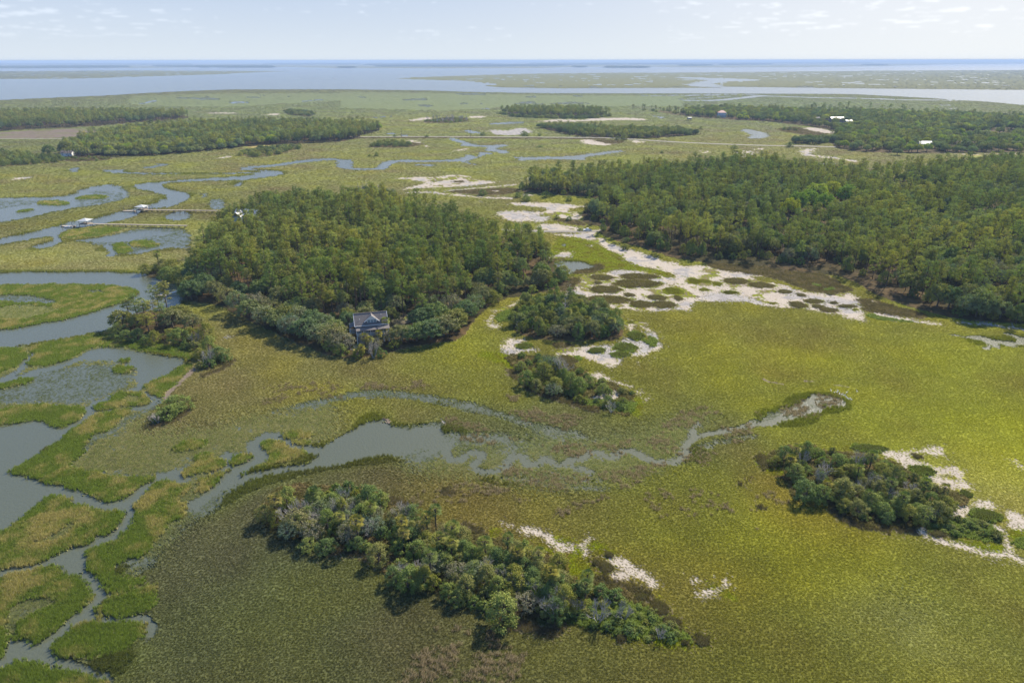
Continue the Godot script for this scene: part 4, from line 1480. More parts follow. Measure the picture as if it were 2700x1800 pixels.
# The land as surveyed, in metres: x to the east of the viewpoint's foot, d northward.
# [kind of ground, outline smoothed (1), kept (0) or a band of that width (negative), x, d, x, d, ...]
var land := [
[WATER,0,[-2864,1913,-1995,1948,-1488,2103,-1431,2212,-1335,2359,-1292,2557,-1214,2737,-1107,2877,-675,2877,-316.2,2755,-143.6,2620,112.9,2512,584,2483,921,2454,1139,2426,1211,2259,1249,2167,1259,2052,1293,1977,1288,1814,1757,1711,2839,1711,153125,94598,-138542,94598]],
[FARPOOL,0,[-6742,4562,-4469,4660,-3227,4610,-2778,4660,-2654,5097,-2448,6096,-2498,7324,-2312,7851,-4497,8625,-5677,8143,-7780,8143,-11986,8143]],
[FARPOOL,0,[-722,4562,-668.4,4980,-403.7,5414,-90.2,6012,283,6363,822,6655,1572,6758,2839,7324,4542,7994,5785,8298,9826,8458,13757,8458,4159,2527,2636,2588,1928,2737,1622,2827,1278,2944,917,3114,840,2985,700,2985,190.3,2944,-46.4,3070,-134.9,3281,-66.2,3438,-254.4,4050,-588.2,4377]],
[WATER,0,[811,3410,955,3768,1129,4127,1087,4660,1060,4869,1148,4924,1301,4562,1399,4422,1435,4207,1346,4050,1146,3904,962,3465,917,3114,854,3048,778,3160]],
[FARPOOL,0,[-15410,10482,-9462,10482,-7665,11008,-6574,11590,-5558,11590,-5323,13771,-3941,12959,-2555,11008,-1081,10482,276.9,10739,1403,12959,2058,13771,2689,11590,3494,11292,4482,11590,7168,13771,10882,18376,15329,22060,35768,22060,153125,94602,-138542,94602]],
[WATER,0,[7494,14692,7347,12959,9017,12959,21040,12959,26495,16329,11792,16959,9327,15745]],
[FARPOOL,0,[3785,7965,4258,7851,4343,7712,3718,7740]],
[WATER,-30.0,[-506.3,2307,-445.9,2146,-354.2,2014,-266.5,1877]],
[WATER,-26.0,[-386.1,2278,-338.1,2326,-207.3,2269,-208.8,2189,-263.1,2130,-316.8,2146]],
[WATER,-24.0,[-208.9,2288,-34.1,2242,237.2,2260,554.5,2355,665.9,2336]],
[WATER,-14.0,[-548.7,2503,-455.6,2515]],
[WATER,-16.0,[-139.6,1846,-118,1797,-108.3,1757,-56.5,1687]],
[WATER,-34.0,[484.1,2051,562.4,2036,642.8,2114,744,2242,795,2288,914,2197,1058,2130,1110,2066,1249,2036]],
[WATER,-24.0,[543.2,2307,685.6,2386,772,2386,802,2307]],
[WATER,-12.0,[500.5,2122,610.8,2215,713,2288]],
[FARPOOL,0,[-1239,2355,-969,2515,-591.3,2515,-484.1,2051,-693.2,1786,-801,1786,-1000,1877]],
[FARPOOL,0,[-618.7,2633,-239.4,2515,105.6,2355,543.2,2307,422.8,1786,260.3,1786,-26.5,1730,-156.3,1627,-409.8,1730]],
[WATER,-10.0,[-1002,1890,-984,1936,-1016,2051,-990,2066]],
[WATER,-12.0,[-740,1909,-758,1999,-718,1943]],
[WATER,-10.0,[-855,2336,-801,2386]],
[WATER,-14.0,[-581.5,2014,-558.9,2098]],
[WATER,-9.0,[-947,2189,-894,2189]],
[WATER,-8.0,[-86.2,1896,-67.6,1909]],
[WATER,-5.0,[-269.9,1424,-247.3,1462]],
[WATER,-6.0,[286.7,1454,297.5,1435,294.4,1405]],
[WATER,-6.0,[1066,1797,1116,1821]],
[WATER,-6.0,[1023,1677,1043,1687]],
[WATER,-8.0,[738,1877,746,1877]],
[FIELD,1,[-859,1099,-811,1126,-787,1171,-692.3,1202,-649.9,1122,-644.1,1039,-748,1035,-804,1025]],
[LAWN,1,[-362.9,934,-347.7,969,-325.6,974,-322.5,934,-332.2,907]],
[LAWN,1,[738,1146,750,1122,694.2,1035,670.9,1035]],
[LAWN,1,[784,1146,858,1171,777,1055,751,1072]],
[LAWN,1,[614.5,960,637.1,974,621.9,934,598.3,918]],
[LAWN,1,[536.8,840,566.3,847,545.3,814,520.3,809]],
[LAWN,1,[311.8,577.3,323.3,580.7,321.3,567.5,307.1,551.8,300.1,551.8]],
[LAWN,1,[386.8,561.1,403.2,564.3,379.6,525.4,366.2,525.4]],
[LAWN,1,[353.7,645.3,390.7,667.5,342.8,569,316.4,560.7]],
[ROAD,-6.0,[670.9,1035,651.2,987,626.4,930]],
[SAND,-6.0,[538.3,847,570.7,843,611.2,851]],
[WATER,1,[367.2,1146,389.7,1176,391.7,1146,400.4,1110,379.9,1045,356.1,1025,340.3,1035,357.6,1055,367.3,1099]],
[SAND,1,[493.2,1208,515.2,1184,508.6,1146,514.9,1110,499.5,1083,484.3,1110,480.5,1146]],
[SAND,1,[352.9,865,368,895,394.7,910,388.9,892,365.4,865,356,838,373.9,831,382.9,801,389.8,781,378,773,371.3,805,358.2,818,348.1,831]],
[SAND,1,[266.2,847,288.3,887,302.9,865,286.7,838,264.8,811]],
[SAND,1,[309.7,902,328.2,910,320.9,892,305.7,890]],
[SAND,1,[227.9,865,251.7,887,238.4,851]],
[SHALLOW,1,[338.8,775,360.7,777,349.8,753,332.6,753]],
[RUSH,1,[428.6,1171,492.2,1224,475.9,1146,488.5,1099,461.1,1035,434.6,1099]],
[RUSH,1,[-168.9,1329,-150.1,1409,-91.1,1424,-77.2,1329,-109.1,1291,-152.2,1301]],
[RUSH,1,[-191.4,934,-187.1,996,-140.9,987,-114.6,951,-142.4,915,-180.4,917]],
[RUSH,1,[146.1,779,162.7,789,175.6,781,169.6,753,145.7,742]],
[RUSH,1,[108,1005,150.6,1015,159.9,969,122,951]],
[SAND,1,[-198.9,1370,-168.6,1446,-151.8,1398,-169.8,1359,-189.2,1339]],
[SAND,1,[-93,1454,-52.5,1474,-47.9,1424,-84.5,1409]],
[SAND,1,[44,1323,76.3,1373,106.9,1373,138.3,1353,149.2,1405,224.9,1416,266.9,1380,252.3,1346,199.1,1356,142.1,1336,86.6,1316]],
[SAND,1,[95.7,1005,114.6,1029,118.2,987,132.9,960,127.8,936,109.9,948,94.8,974]],
[SAND,1,[168.4,1009,187.1,987,172.4,960,165.1,989]],
[SHALLOW,1,[-80.9,1146,-73,1171,-47.2,1122,-48.5,1099,-67.1,1110]],
[MUD,1,[-41.1,1146,-30.1,1171,-8.4,1146,18.2,1210,37.9,1134,14.1,1081,-21.1,1072]],
[WATER,1,[-45.6,1276,-7,1320,30.5,1320,6.2,1276,-35,1264]],
[SHALLOW,1,[-198.2,1108,-192.2,1126,-177.4,1108,-179.2,1088,-192.9,1090]],
[WATER,1,[-167.5,1077,-163.6,1088,-156.1,1066,-161.1,1055]],
[SAND,1,[-148.9,1000,-140.6,1015,-133.5,992,-123.2,974,-134.5,969]],
[SAND,1,[-183.8,915,-170.7,915,-170.3,902]],
[SAND,1,[-119,939,-112,946,-113.2,923]],
[SAND,1,[-75.7,883,-60.9,907,-55.7,913,-59.6,887,-71.6,877]],
[SAND,1,[-350.2,814,-338.2,831,-331.1,835,-329.2,817]],
[SAND,1,[-485.5,664.8,-484.2,675.4,-467.6,678.1,-466.1,669.2,-474.2,660.5]],
[SAND,1,[-661,1544,-649.9,1571,-584.8,1567,-598.5,1536]],
[SAND,1,[-524.9,1502,-514.4,1544,-489.8,1536,-489.3,1486]],
[SAND,1,[-486.7,1536,-480.9,1558,-458.7,1494]],
[RUSH,-14.0,[-223.8,1035,-165.4,1041,-79.8,1037,26.2,1031,130.5,1021]],
[WATER,1,[-200.3,801,-185.9,804,-177.3,781,-170.4,742,-163.8,731,-143.1,734,-143.7,764,-143,787,-132,800,-115.7,803,-101.5,795,-72.2,799,-58.3,814,-55.3,847,-48.1,843,-42,824,-35.2,847,-36.7,822,-45.8,801,-51.8,791,-44.1,769,-34.7,756,-47,764,-54.8,787,-77.5,785,-99.8,781,-118.1,785,-131.6,777,-129.8,742,-132.5,726,-147.2,724,-162.7,719,-176.7,734,-186.1,742]],
[WATER,1,[-71.4,978,-61.6,981,-47.8,946,-24.5,946,-7.1,956,-4.6,933,-18.2,923,-21.6,902,-4.7,883,-6,855,-13.4,851,-17.4,877,-30.1,880,-34.9,901,-29.7,926,-52.9,931,-66.8,939]],
[WATER,-6.0,[-35.8,840,-34.1,865,-27.4,851]],
[SHALLOW,-10.0,[-88.2,1035,-67.4,978]],
[WATER,1,[3.3,827,21.1,820,38.4,830,55.3,824,80.6,840,95.9,854,118.1,875,126.3,883,150.3,890,122.6,855,99.4,838,85.7,822,85.7,801,76.6,797,54.1,806,17.3,801,12.1,789,7.3,801]],
[SHALLOW,1,[-110.4,764,-91.6,766,-78.1,758,-86.5,748,-106,755]],
[SHALLOW,1,[-447.6,567.5,-424.4,568.8,-382,574,-373.4,584.1,-382.6,612.6,-376.1,633.3,-366.2,639.7,-329.4,594.5,-316.2,564.3,-323.4,542.7,-336.2,525.4,-345.6,506.5,-349.6,491.2,-359,474.4,-372.7,465.3]],
[WATER,1,[-340.7,409.5,-328.1,429.9,-318.7,443.9,-312.1,467.6,-313,479.1,-301.3,483.9,-296.2,509.1,-290.4,525.4,-285.4,542.7,-286.4,564.3,-288.5,574,-309.4,594.5,-330.5,608.9,-348,627.8,-341.4,643.8,-320.1,656.2,-298,669.2,-273.4,678.1,-256.9,691.8,-261.4,700,-294.5,695.6,-338.1,695.6,-381.2,694.7,-419.7,709,-425.8,728,-405.5,727,-392.1,707,-355.8,702,-297.2,702,-269.3,706,-253.6,712,-270.9,719,-286.3,726,-286.4,749,-271.1,755,-259,766,-237.1,801,-211.9,820,-195.9,804,-191.4,785,-207.5,803,-230.4,783,-250.9,750,-276.4,734,-266.3,723,-245.2,723,-229.2,706,-226.6,691.8,-237.3,676.3,-252.3,658.8,-285,654.5,-303.8,650.4,-320.6,639.7,-320.3,627.8,-299.3,605.2,-278.1,588.9,-270.2,580.7,-265.3,559.8,-264.9,535.7,-266.6,527.1,-276.5,524.3,-281.5,514.4,-275.2,497.7,-279.6,478.2,-290.2,464.4,-298.9,455.7,-296.7,443.9,-292.1,431.9,-281.5,420.4,-279.8,401.9,-291.2,401.9,-294.4,409.5,-289.2,424.2,-299.3,435.8,-305.8,424.2,-316,412.4,-327.8,392.5]],
[WATER,1,[-373.4,584.1,-381.3,610.3,-375.2,631.7,-366.7,635.7,-353,616.3,-332.5,593.1,-338.7,593.1,-354.7,601.6,-367.7,604.5,-356.7,580.7,-364.2,572.7,-359.7,561.1,-343.6,542.7,-338.9,529.9,-341.2,518.8,-346.6,508,-350.6,492.7,-358.1,480.5,-379.4,474.4,-416.7,525.4,-390.5,519.9,-391.2,533.9,-374.9,536.8,-384.9,548.7,-371.3,554.8,-378.7,563,-406.4,559.8,-442,559.8,-447.6,567.5,-400.4,568.8,-380.3,571.4,-369.4,577.3]],
[TALL,1,[-384.6,551.8,-373.2,559.8,-351.6,547.5,-353.7,535.7,-373.8,538.6]],
[TALL,1,[-362.3,567.5,-356.1,584.1,-337.7,577.3,-337.7,564.3,-352.6,561.1]],
[TALL,1,[-375.8,514.4,-366.8,522.6,-363,513.4,-371.1,509.1]],
[SHALLOW,1,[-282.6,422.3,-264.1,431.9,-258.6,448,-249.4,458.7,-219.9,456.5,-202,424.2,-197.6,406,-210.1,402.5,-219.1,389.2,-233.5,386,-248,406,-270.5,420.4]],
[WATER,1,[-282.6,422.3,-263.7,431.1,-254.4,441.8,-245.2,450.1,-226.7,448,-222,439.8,-238.1,435.8,-241.4,420.4,-255,420.4,-270.1,419.7]],
[TALL,1,[-295.1,439,-293.4,459.6,-274.8,461.8,-260.7,455.7,-264.3,439,-273,431.1,-287.7,429.1]],
[TALL,1,[-240.4,420.4,-232.3,424.2,-217.8,414.9,-217.1,404.3,-226.8,406,-235.7,411.3]],
[TALL,1,[-248.3,413.1,-242.2,418.6,-233.8,406,-225.1,395.8,-231.9,389.2,-239.8,399.1]],
[WATER,-4.0,[-248.1,409.5,-236.2,392.5,-233.5,386]],
[WATER,-5.0,[-221.3,391.8,-211.8,406,-197.6,406]],
[WATER,1,[-254.9,509.1,-244.2,514.4,-230.9,491.2,-238.6,478.2,-252.4,487.8]],
[SHALLOW,1,[-249.2,561.1,-238.7,567.5,-217.8,519.9,-230,517.1]],
[WATER,1,[-256.5,631.7,-254.7,657.9,-249.4,639.7,-246.2,620.1]],
[WATER,1,[-461.2,724,-468.5,744,-457.4,739,-442.5,710,-453.7,714]],
[WATER,-5.0,[-386,740,-383.2,755,-379.3,761,-389.5,769]],
[SHALLOW,1,[-266.3,587.5,-260.3,591,-254.4,570.7,-258.4,568.8]],
[WATER,1,[-297.6,352.3,-274.9,353.1,-203.1,354.5,-186.2,343.8,-172.5,333.7,-159.6,319.5,-152.2,301.1,-159,294.1,-166.5,279,-169.4,270.3,-174.2,263.6,-184.8,257.2,-193.7,251.1,-202.6,248.9,-217.1,245.2,-229.7,262,-216.3,268.6,-211.3,270.3,-203.4,277.2,-198.2,279,-192.3,286.4,-187.3,296.1,-182.6,306.3,-181,316.1,-186.4,321.8,-195.2,327.6,-206.3,330.5,-230.9,332.2,-250.4,330.5,-280,328.8]],
[TALL,1,[-280,328.8,-250.1,330,-230.7,332,-206,330,-195,327.2,-186.2,321.3,-181.3,316.1,-182.4,305.9,-187.1,295.7,-192.1,286,-197.9,278.7,-203.1,276.9,-211,269.9,-229.1,261.2]],
[SHALLOW,1,[-268.7,313.9,-247.7,313.9,-238.6,316.1,-224.8,311,-210.9,304.2,-218.2,300.7,-232.5,303.8,-263,306.3]],
[SHALLOW,1,[-213.7,321.8,-203.3,322.5,-198.6,317.2,-207.9,317.9]],
[FLOOD,1,[-234.1,300.1,-217.2,299.1,-206.1,294.1,-210,282.7,-223.5,279,-237.8,290.2]],
[FLOOD,1,[-219.3,248.1,-193.2,250.4,-170.3,252.6,-164.9,262,-144.5,245.2,-123.2,235.5,-117.6,230.2,-118.8,212.1,-116.7,199.2,-115.6,189.5,-114.2,183.1,-95.4,184.9,-77.3,198.2,-57.2,204.4,-49.1,169.1,-159.8,169.1]],
[SHALLOW,1,[-184.5,215.5,-172.9,225.1,-163.2,232.8,-150.9,234.1,-139.6,230.2,-134.9,217.9,-134.9,212.1,-138.3,205.5,-142.1,200.2,-155.8,202.3,-172.9,199.2]],
[TALL,1,[-218.7,247.4,-192,249.3,-187,241,-182.3,228.9,-194.7,215.5]],
[TALL,1,[-191.4,249.3,-183.8,255.7,-173.5,262.3,-168.4,268.6,-158.6,258,-150.5,254.9,-140.8,251.9,-129.6,247.4,-121.2,242.4,-118.8,234.1,-126.9,238.9,-134.8,242.7,-144.6,245.5,-151.4,249.9,-160.9,250.4,-167.5,247.8,-167.8,242.4,-168.4,234.1,-177.1,230,-180.3,231.5,-184.5,239.6]],
[WATER,1,[-167,246,-160.5,249.6,-149.8,246.7,-142.1,242.7,-134,241,-126.7,238.5,-122.5,235.2,-125.1,231.2,-123.9,225.1,-128.2,220,-129.6,216.4,-133.6,218.4,-137.2,227,-143.6,231.5,-151.1,237.5,-158.3,236.6,-165.3,238.2]],
[WATER,-4.5,[-164.6,238.9,-168.9,231.5,-173.7,226.4,-177.3,221.4,-188.8,214.4]],
[WATER,-2.5,[-186.3,242.4,-183.1,234.1,-180.8,225.1,-183.6,217.9]],
[WATER,-3.4,[-130.3,219,-129.5,213.2,-131.7,209.8,-135.3,205.5,-137.7,200.2,-136.7,194.2,-136.1,188.5,-136.9,183.1]],
[WATER,-2.2,[-128.6,215.5,-122.2,207.6,-118.9,202.8,-120.5,199.2,-125.2,197.2,-129.2,196,-137.2,196.7]],
[SHALLOW,-3.2,[-117.6,198.2,-119.9,194.2,-123,190.4,-122.8,185.8,-122.7,182.2,-126,178.7,-124.8,172.1,-124.7,169.1]],
[WATER,1,[-171.6,184.9,-158.8,185.8,-156.3,188.7,-148.7,189.6,-146,186.9,-138.9,184.1,-136.1,181.3,-134.1,176.2,-136.9,174.5,-136.6,169.1,-130.5,159.3,-152.4,159.3]],
[TALL,1,[-178.7,194.2,-165.9,196,-159.8,201.1,-149.1,199.2,-141,199.2,-136.4,192.3,-137.8,186.7,-139.9,184.2,-146.4,187.4,-148.6,189.5,-155.4,188.8,-171.6,184.9]],
[TALL,1,[-134.9,167.4,-136.5,174.5,-133.6,176.9,-135.8,181.3,-134.7,187.6,-134.3,193.3,-129.2,196,-124.4,197.6,-122.7,194.7,-124.8,191.2,-123.6,185.6,-123.9,182.9,-127.4,182,-127.2,177.7,-125.5,171.9,-124.1,167.4]],
[TALL,1,[-138,197.7,-137,201.5,-133.5,203,-129.4,199.2,-129.3,197,-133.9,196]],
[TALL,1,[-134.7,203.4,-135.1,208.7,-130.9,210.1,-124.7,207.6,-121,203.4,-120.9,200,-127,198,-130,200]],
[FLOOD,1,[-132,206.6,-128.6,207.6,-124,204.4,-124.2,201.8,-128.2,201.3]],
[TALL,1,[-128.2,213.2,-127.8,218.1,-123.4,224.1,-123.1,230.5,-120.2,233.1,-117.5,227.6,-118,219,-118.8,212.1,-117.1,204.2,-119.9,206,-123.7,209.6]],
[TALL,1,[-188.3,213.8,-179.3,215.3,-176,220.2,-171.2,221.7,-169.6,217.6,-176.9,211.9,-185.5,209.8]],
[TALL,1,[-149.5,237.5,-145.5,238.5,-144.2,234.8,-147.1,234.1]],
[TALL,1,[-147.7,230.2,-142.3,232.2,-137.9,228.9,-140.1,223.9,-145,225.1]],
[FIELD,-1.8,[-117,228.3,-117.4,217.9,-117.3,209.8,-116.2,203.4]],
[WATER,1,[-161,170.7,-69,172.3,-72.2,164.5,-80.8,159.4,-81.1,150.6,-83.3,146.1,-80.7,140.1,-83,136.7,-83.3,132.9,-82.7,127.1,-85.2,124.2,-88.9,122.5,-86.7,119,-81.4,118.1,-86.4,113.3,-86,108.8,-82,107.5,-77.9,107.5,-74.7,108.3,-72,106,-70.5,103.5,-71.1,100.4,-73.2,101.7,-73.1,104.7,-84.8,106.1,-88.7,100.1,-87.3,97,-81.2,95.9,-79,94.9,-73.7,93.6,-72.4,89.9,-99.5,88.9]],
[FLOOD,1,[-89.9,156.6,-81.9,162.3,-75.5,146.1,-80.3,130.7,-81.1,119.9,-86.4,119,-85.2,125.6,-84,135]],
[TALL,1,[-140.2,161,-137.9,163.2,-136.7,167.7,-136.2,171.5,-128.4,173.9,-123.1,170.7,-125,166,-122.7,162.3,-113.8,160.1,-106.7,158,-103.2,158,-97,158.8,-96.6,155.8,-99,154.4,-99.6,151.1,-101,147.9,-103.3,146.6,-107,147.9,-111.5,150.4,-117.2,152.4,-124.3,155.1,-128.3,157.2,-132,158.6,-135.5,159.6]],
[FLOOD,1,[-124.3,165.3,-123.2,172.3,-112.2,173.9,-84,173.9,-82.7,168.3,-90.7,163.8,-97.5,159.4,-104,158.1,-113.7,160.5,-122.6,162.7]],
[TALL,1,[-129.3,128.7,-122.9,133.9,-122.3,136.1,-121.7,140.1,-121.2,144.3,-121,149.3,-118.9,150.1,-113.2,146.9,-109.8,145,-104,143.2,-101.1,142.6,-97.4,142.6,-95.8,139,-97.4,137.1,-95.7,134.9,-96.6,133,-98.8,133.8,-99.9,132.7,-99,130.6,-101.2,129.1,-102.9,128.6,-104.4,126.5,-106.5,124.6,-108.8,123.1,-111,121.9,-123.8,121.3]],
[FLOOD,1,[-115.2,130.7,-111.8,131.4,-109.7,133.5,-109.3,136.8,-108,139.1,-106.5,137.1,-106.4,133.8,-106.9,131.7,-110,130.1]],
[TALL,1,[-96.7,146.1,-96.4,150.7,-95.9,156.1,-90.9,155.4,-84.8,153.2,-86,150.4,-87.3,148.5,-85.8,146,-83.2,145.4,-82.9,143,-81,139.4,-84.1,138.3,-84,134.9,-84.5,131.7,-83.9,129.1,-84.8,126,-87.2,125.5,-87.7,124.6,-89.6,122.6,-87.2,119.4,-81.9,118.9,-80,118.5,-80.5,116.2,-83.9,114.9,-85.6,114.1,-88,116.2,-90.3,118,-92.5,120.8,-94.5,120.8,-96.4,123.6,-95.9,124.6,-98.2,126.1,-98.7,128.3,-96.2,129.8,-94.7,130.8,-92.5,131.3,-93.7,134,-92.5,135.7,-93.8,139.7,-93.9,142,-95.5,143.7]],
[TALL,1,[-121.1,117.7,-112.3,118.6,-111.3,120,-107.8,120,-106.7,121.4,-105.1,122.4,-103.1,122.9,-100,120.9,-95.7,118.6,-93.6,117.3,-91,115,-88.8,112.8,-88.5,111.1,-89.2,108.7,-90.1,106.7,-90.6,104,-91.4,102.5,-91.9,100.7,-93.1,99.9,-96.3,101.8,-98.9,101.9,-98.1,99.4,-96.8,96.3,-103.5,94.3]],
[FLOOD,1,[-104.7,109.5,-103.7,111.6,-99.1,113,-95.9,113.9,-95.2,111.5,-97,108.7,-99.8,107.1,-97.6,102.2,-99.3,102,-102.9,106]],
[TALL,1,[-86.2,108.7,-85.7,110.9,-85,113,-81.7,115,-78.2,116.8,-76.1,113.7,-74.3,111.2,-75.1,109.1,-77.2,107.9,-78.9,107.3,-82,107.5,-84.4,108.1]],
[TALL,1,[-89.3,100,-88.6,102.3,-88,104.6,-86.8,106.1,-85,106.5,-81.6,105.7,-76.9,105.7,-74.6,105.7,-72.8,104.5,-72.2,102.2,-74.2,100.4,-74.7,98.6,-76.6,97.6,-80.1,96.9,-83.8,96.6,-86.7,96.9]],
[TALL,1,[-102.5,93,-95.4,94.3,-94.4,96,-91.3,96.3,-88.2,95.3,-85.9,94.3,-82.4,94.3,-79.7,93.3,-77,92.4,-74.1,91.5,-71.9,88.9,-98.3,87.4]],
[TALL,1,[-90.4,159.3,-90.5,162.4,-86.8,166.2,-82.4,167.7,-80.3,164.5,-80.5,162.9,-83.7,160.7,-87.5,159.3,-89.7,158.2]],
[TALL,1,[-80.3,164.5,-79.9,167.7,-78.3,169.9,-74.3,169.5,-74.9,165.1,-77.7,162.9]],
[TALL,1,[-85.3,155.8,-82.9,158.8,-79,161,-74.2,161,-72.7,159.3,-75.7,157.9,-74.3,155.1,-76.7,153.1,-80,151.8,-83.7,151.1,-83.2,153.9]],
[TALL,1,[-72.4,162.4,-71.7,167.7,-72,173.9,-70.8,178,-63.3,174.7,-58.6,171.5,-61.2,167.5,-66.4,164.4,-68.7,162.4]],
[TALL,1,[-100.2,173.9,-96.5,177.2,-92.6,178,-90.1,176.4,-91.3,173.1,-95.4,170.7,-98.3,171.5]],
[SHALLOW,1,[-83,145.5,-80,149.9,-74.5,149.3,-74,140.7,-80,139.5]],
[SHALLOW,1,[-86.7,124.7,-82.4,126.6,-79.2,122.7,-81.5,120.9,-86.9,121.3]],
[SHALLOW,1,[-80.8,149.9,-75.5,155.9,-70.6,162.3,-68.5,160.8,-72.7,152.5,-75.5,146.1]],
[SHALLOW,1,[-79.2,197.2,-70.6,200.2,-58.2,208.7,-53.6,210.4,-44.1,212.6,-33.5,208.7,-18.3,204.4,-8.4,199.2,1.1,192.3,10.1,186.7,18.9,183.1,27.9,177,22.4,174.1,13.9,175.2,7.6,180.3,1.1,187.4,-8.2,193.1,-17.7,196,-27.8,202.1,-42.8,205.3,-57.1,203.9,-69.5,196.2]],
[FLOOD,1,[-12.3,183.1,5.5,181.3,26.9,176.2,54.7,193.3,62.3,196.2,65.9,192.3,58.4,181.3,46.9,169.1,32.8,159.3,12.7,155.8,-3,159.3,-19.3,162.9,-24.7,174.5]],
[FLOOD,1,[-33.7,173.1,-16.1,166,0.3,166.8,25.4,169.1,51.4,173.1,59.2,170.7,44.8,162.3,35.5,155.9,19.4,150.6,4.1,150.6,-7.5,155.9,-31.3,158]],
[SHALLOW,1,[-20.4,184.9,-9.9,180.4,-1.1,177.9,0.2,175.4,-7.5,174.5,-17.1,176.2]],
[SHALLOW,1,[-46.5,188.7,-41.6,191.7,-36.5,185.8,-30.8,187.3,-22.8,190.4,-19.8,186.3,-23.3,183.5,-17.2,180.5,-10,178.7,-2.1,179.1,0.5,176.1,-13.5,175.2,-18.9,172.8,-20.1,167.9,-25.7,165.3,-32.5,167.7,-40,167.1,-46.7,173.3]],
[WATER,1,[-66.8,171.8,-60.5,170.7,-54.7,175,-51.4,181.6,-46.4,188.2,-41.4,190.2,-37,185.3,-33.7,183.2,-26,186.8,-21,184.4,-20.2,178,-21.3,175.4,-25.6,173.3,-30.7,170.3,-32.8,169.5,-42.1,167.1,-50.2,164.7,-58.7,164.5,-54.5,168.1,-60.2,169.7]],
[SHALLOW,-4.0,[-17.5,178,-11.4,178,-5.5,179.1,-0.8,176.7,-0.1,173.5]],
[WATER,-3.4,[-78.2,157.2,-73.9,162.4,-71.5,167.7,-75.5,172.8,-75.8,178.2,-72,180,-65.4,176.3,-61,172.8,-55.2,171.6]],
[WATER,-3.2,[-48.3,165.5,-60.2,162.2,-69.6,159,-76.3,154.8,-79.9,148.8,-81.6,144.7]],
[TALL,1,[-75,176.2,-73,178.2,-67.2,174.7,-61.1,171.5,-58.5,169.7,-63.8,169.1,-68.6,168.6,-71.6,171.3]],
[TALL,1,[-70.6,180,-65.8,183.1,-59,179.6,-61.2,177.9,-66.5,178.3]],
[TALL,1,[-66.7,177.5,-61.7,176.6,-59,174.5,-62.8,174.5]],
[TALL,1,[-91.9,168.3,-87.5,170.7,-85,166.8,-88.2,164.5]],
[FIELD,1,[-41.3,191.2,-40,191.5,-36.7,186.7,-38.8,187.6]],
[MUD,1,[-22.8,190.4,-20.9,189.5,-20.6,186.7,-22.1,188.1]],
[WATER,-2.2,[-24.6,170.4,-22.4,173.4,-20.5,174.7,-19.1,175.1,-19.2,171.6,-17.6,167.4,-15.1,165.8,-13.5,168.6,-12.4,170.7,-10.1,170.6,-8.3,168.6,-9.6,166.2,-10.9,164.5,-9.7,162,-6.9,160.4,-3.8,160.5,-1.6,162.7,-1,166.6,0.6,168.8,2.8,168.4,4,165.6,5.5,163.3,7.2,165,9.5,167.4,11.3,165.8,12.4,163.9,14.4,164.5,17,166.6,19.7,167.7,22.5,170.6,24.8,170.6,26.5,168.6,28.6,167.4,30.5,169.8,32.9,171,36.1,170.4,38.1,167.4,40.9,165.4,44,165,47.5,166.6,50.6,170.4,51,173.4,53.1,176.6,56.8,179.9,63.7,182.1,70.2,184.4,77.5,188.9,82.7,190.2,92,195.5]],
[WATER,-1.5,[52.8,176.5,55.6,183.2,58.3,187.3]],
[SHALLOW,-3.0,[55.1,173.3,64.7,177.6,73.3,179.8]],
[WATER,-1.3,[14.9,163.9,18.6,162.2,22.1,160.5]],
[SHALLOW,-2.0,[-1,157.5,15.2,153.6,25.1,152.2]],
[SHALLOW,1,[69.1,182.6,75.1,187.6,81,194.2,89,198.2,97,202.8,100.9,206.3,103.5,207.9,107.2,206.2,110.4,204.6,111.3,200.8,109.4,198.2,105.2,198.2,99.9,194.7,94.8,191.3,88.4,189,81.6,185.3,75,184.4]],
[WATER,1,[72.3,184.4,77,187.6,83.5,190.6,88.2,196,96.8,202.3,100.7,206,103.5,207.9,107.2,206.2,110.4,204.6,111.3,200.8,109.5,198.4,105.3,198.4,100,195,95,191.9,88.6,189.6,81.8,185.9,75,184.5]],
[SHALLOW,1,[97.2,199.7,104.3,202.8,104.8,200.8,98.1,197.2]],
[SHALLOW,1,[86.3,193.3,93.4,197.2,93.4,194.7,86.5,191.3]],
[WATER,1,[179.2,263.1,183.4,262,186,258.5,192.7,261.5,195.3,257.2,198.4,255.7,202,254.1,204.2,255.7,204.5,259.6,203.3,263.1,208.1,263.1,208.9,258,219.6,252.6,214.1,245.2,202.9,249.3,197,249.3,194.6,250.1,190.7,244.9,190.3,247.8,187.9,248.6,187.3,244.9,183.8,245.7,190.9,252.3,186.9,256.1,183.4,260.1]],
[SAND,1,[-112.9,664.8,-102.3,673.6,-87,675.4,-75.2,670.9,-65.6,689,-40.2,684.4,-41.5,669.2,-32.4,656.2,-14.4,647.9,-18.2,638.1,-36.3,626.2,-51.5,618.6,-69.3,614.8,-79.7,614.8,-95.2,601.6,-95.4,616.3,-77.1,638.1,-93.2,657.9]],
[RUSH,1,[-57.7,646.2,-51.6,654.5,-42.3,647.9,-47.8,639.7]],
[MARSH,1,[-78.7,652,-68.6,660.5,-65.1,652,-72.4,643.8]],
[SAND,-4.0,[-55.1,599.4,-35.5,610.3,-9.9,622.4,4.5,631.7]],
[SAND,-6.0,[-86.7,590.3,-72,593.1,-58.9,586.1,-39.6,575.3,-21.1,567.5,-0.7,563.6]],
[RUSH,1,[-59.8,595.9,-35.2,605.2,3.1,616.3,8,594.5,-9.3,577.3,-33.9,580.7]],
[SAND,1,[-19.7,598,-8.4,601.6,-12,593.1]],
[SAND,1,[7.8,577.3,16.5,582,19.9,575.3,12.6,572.7]],
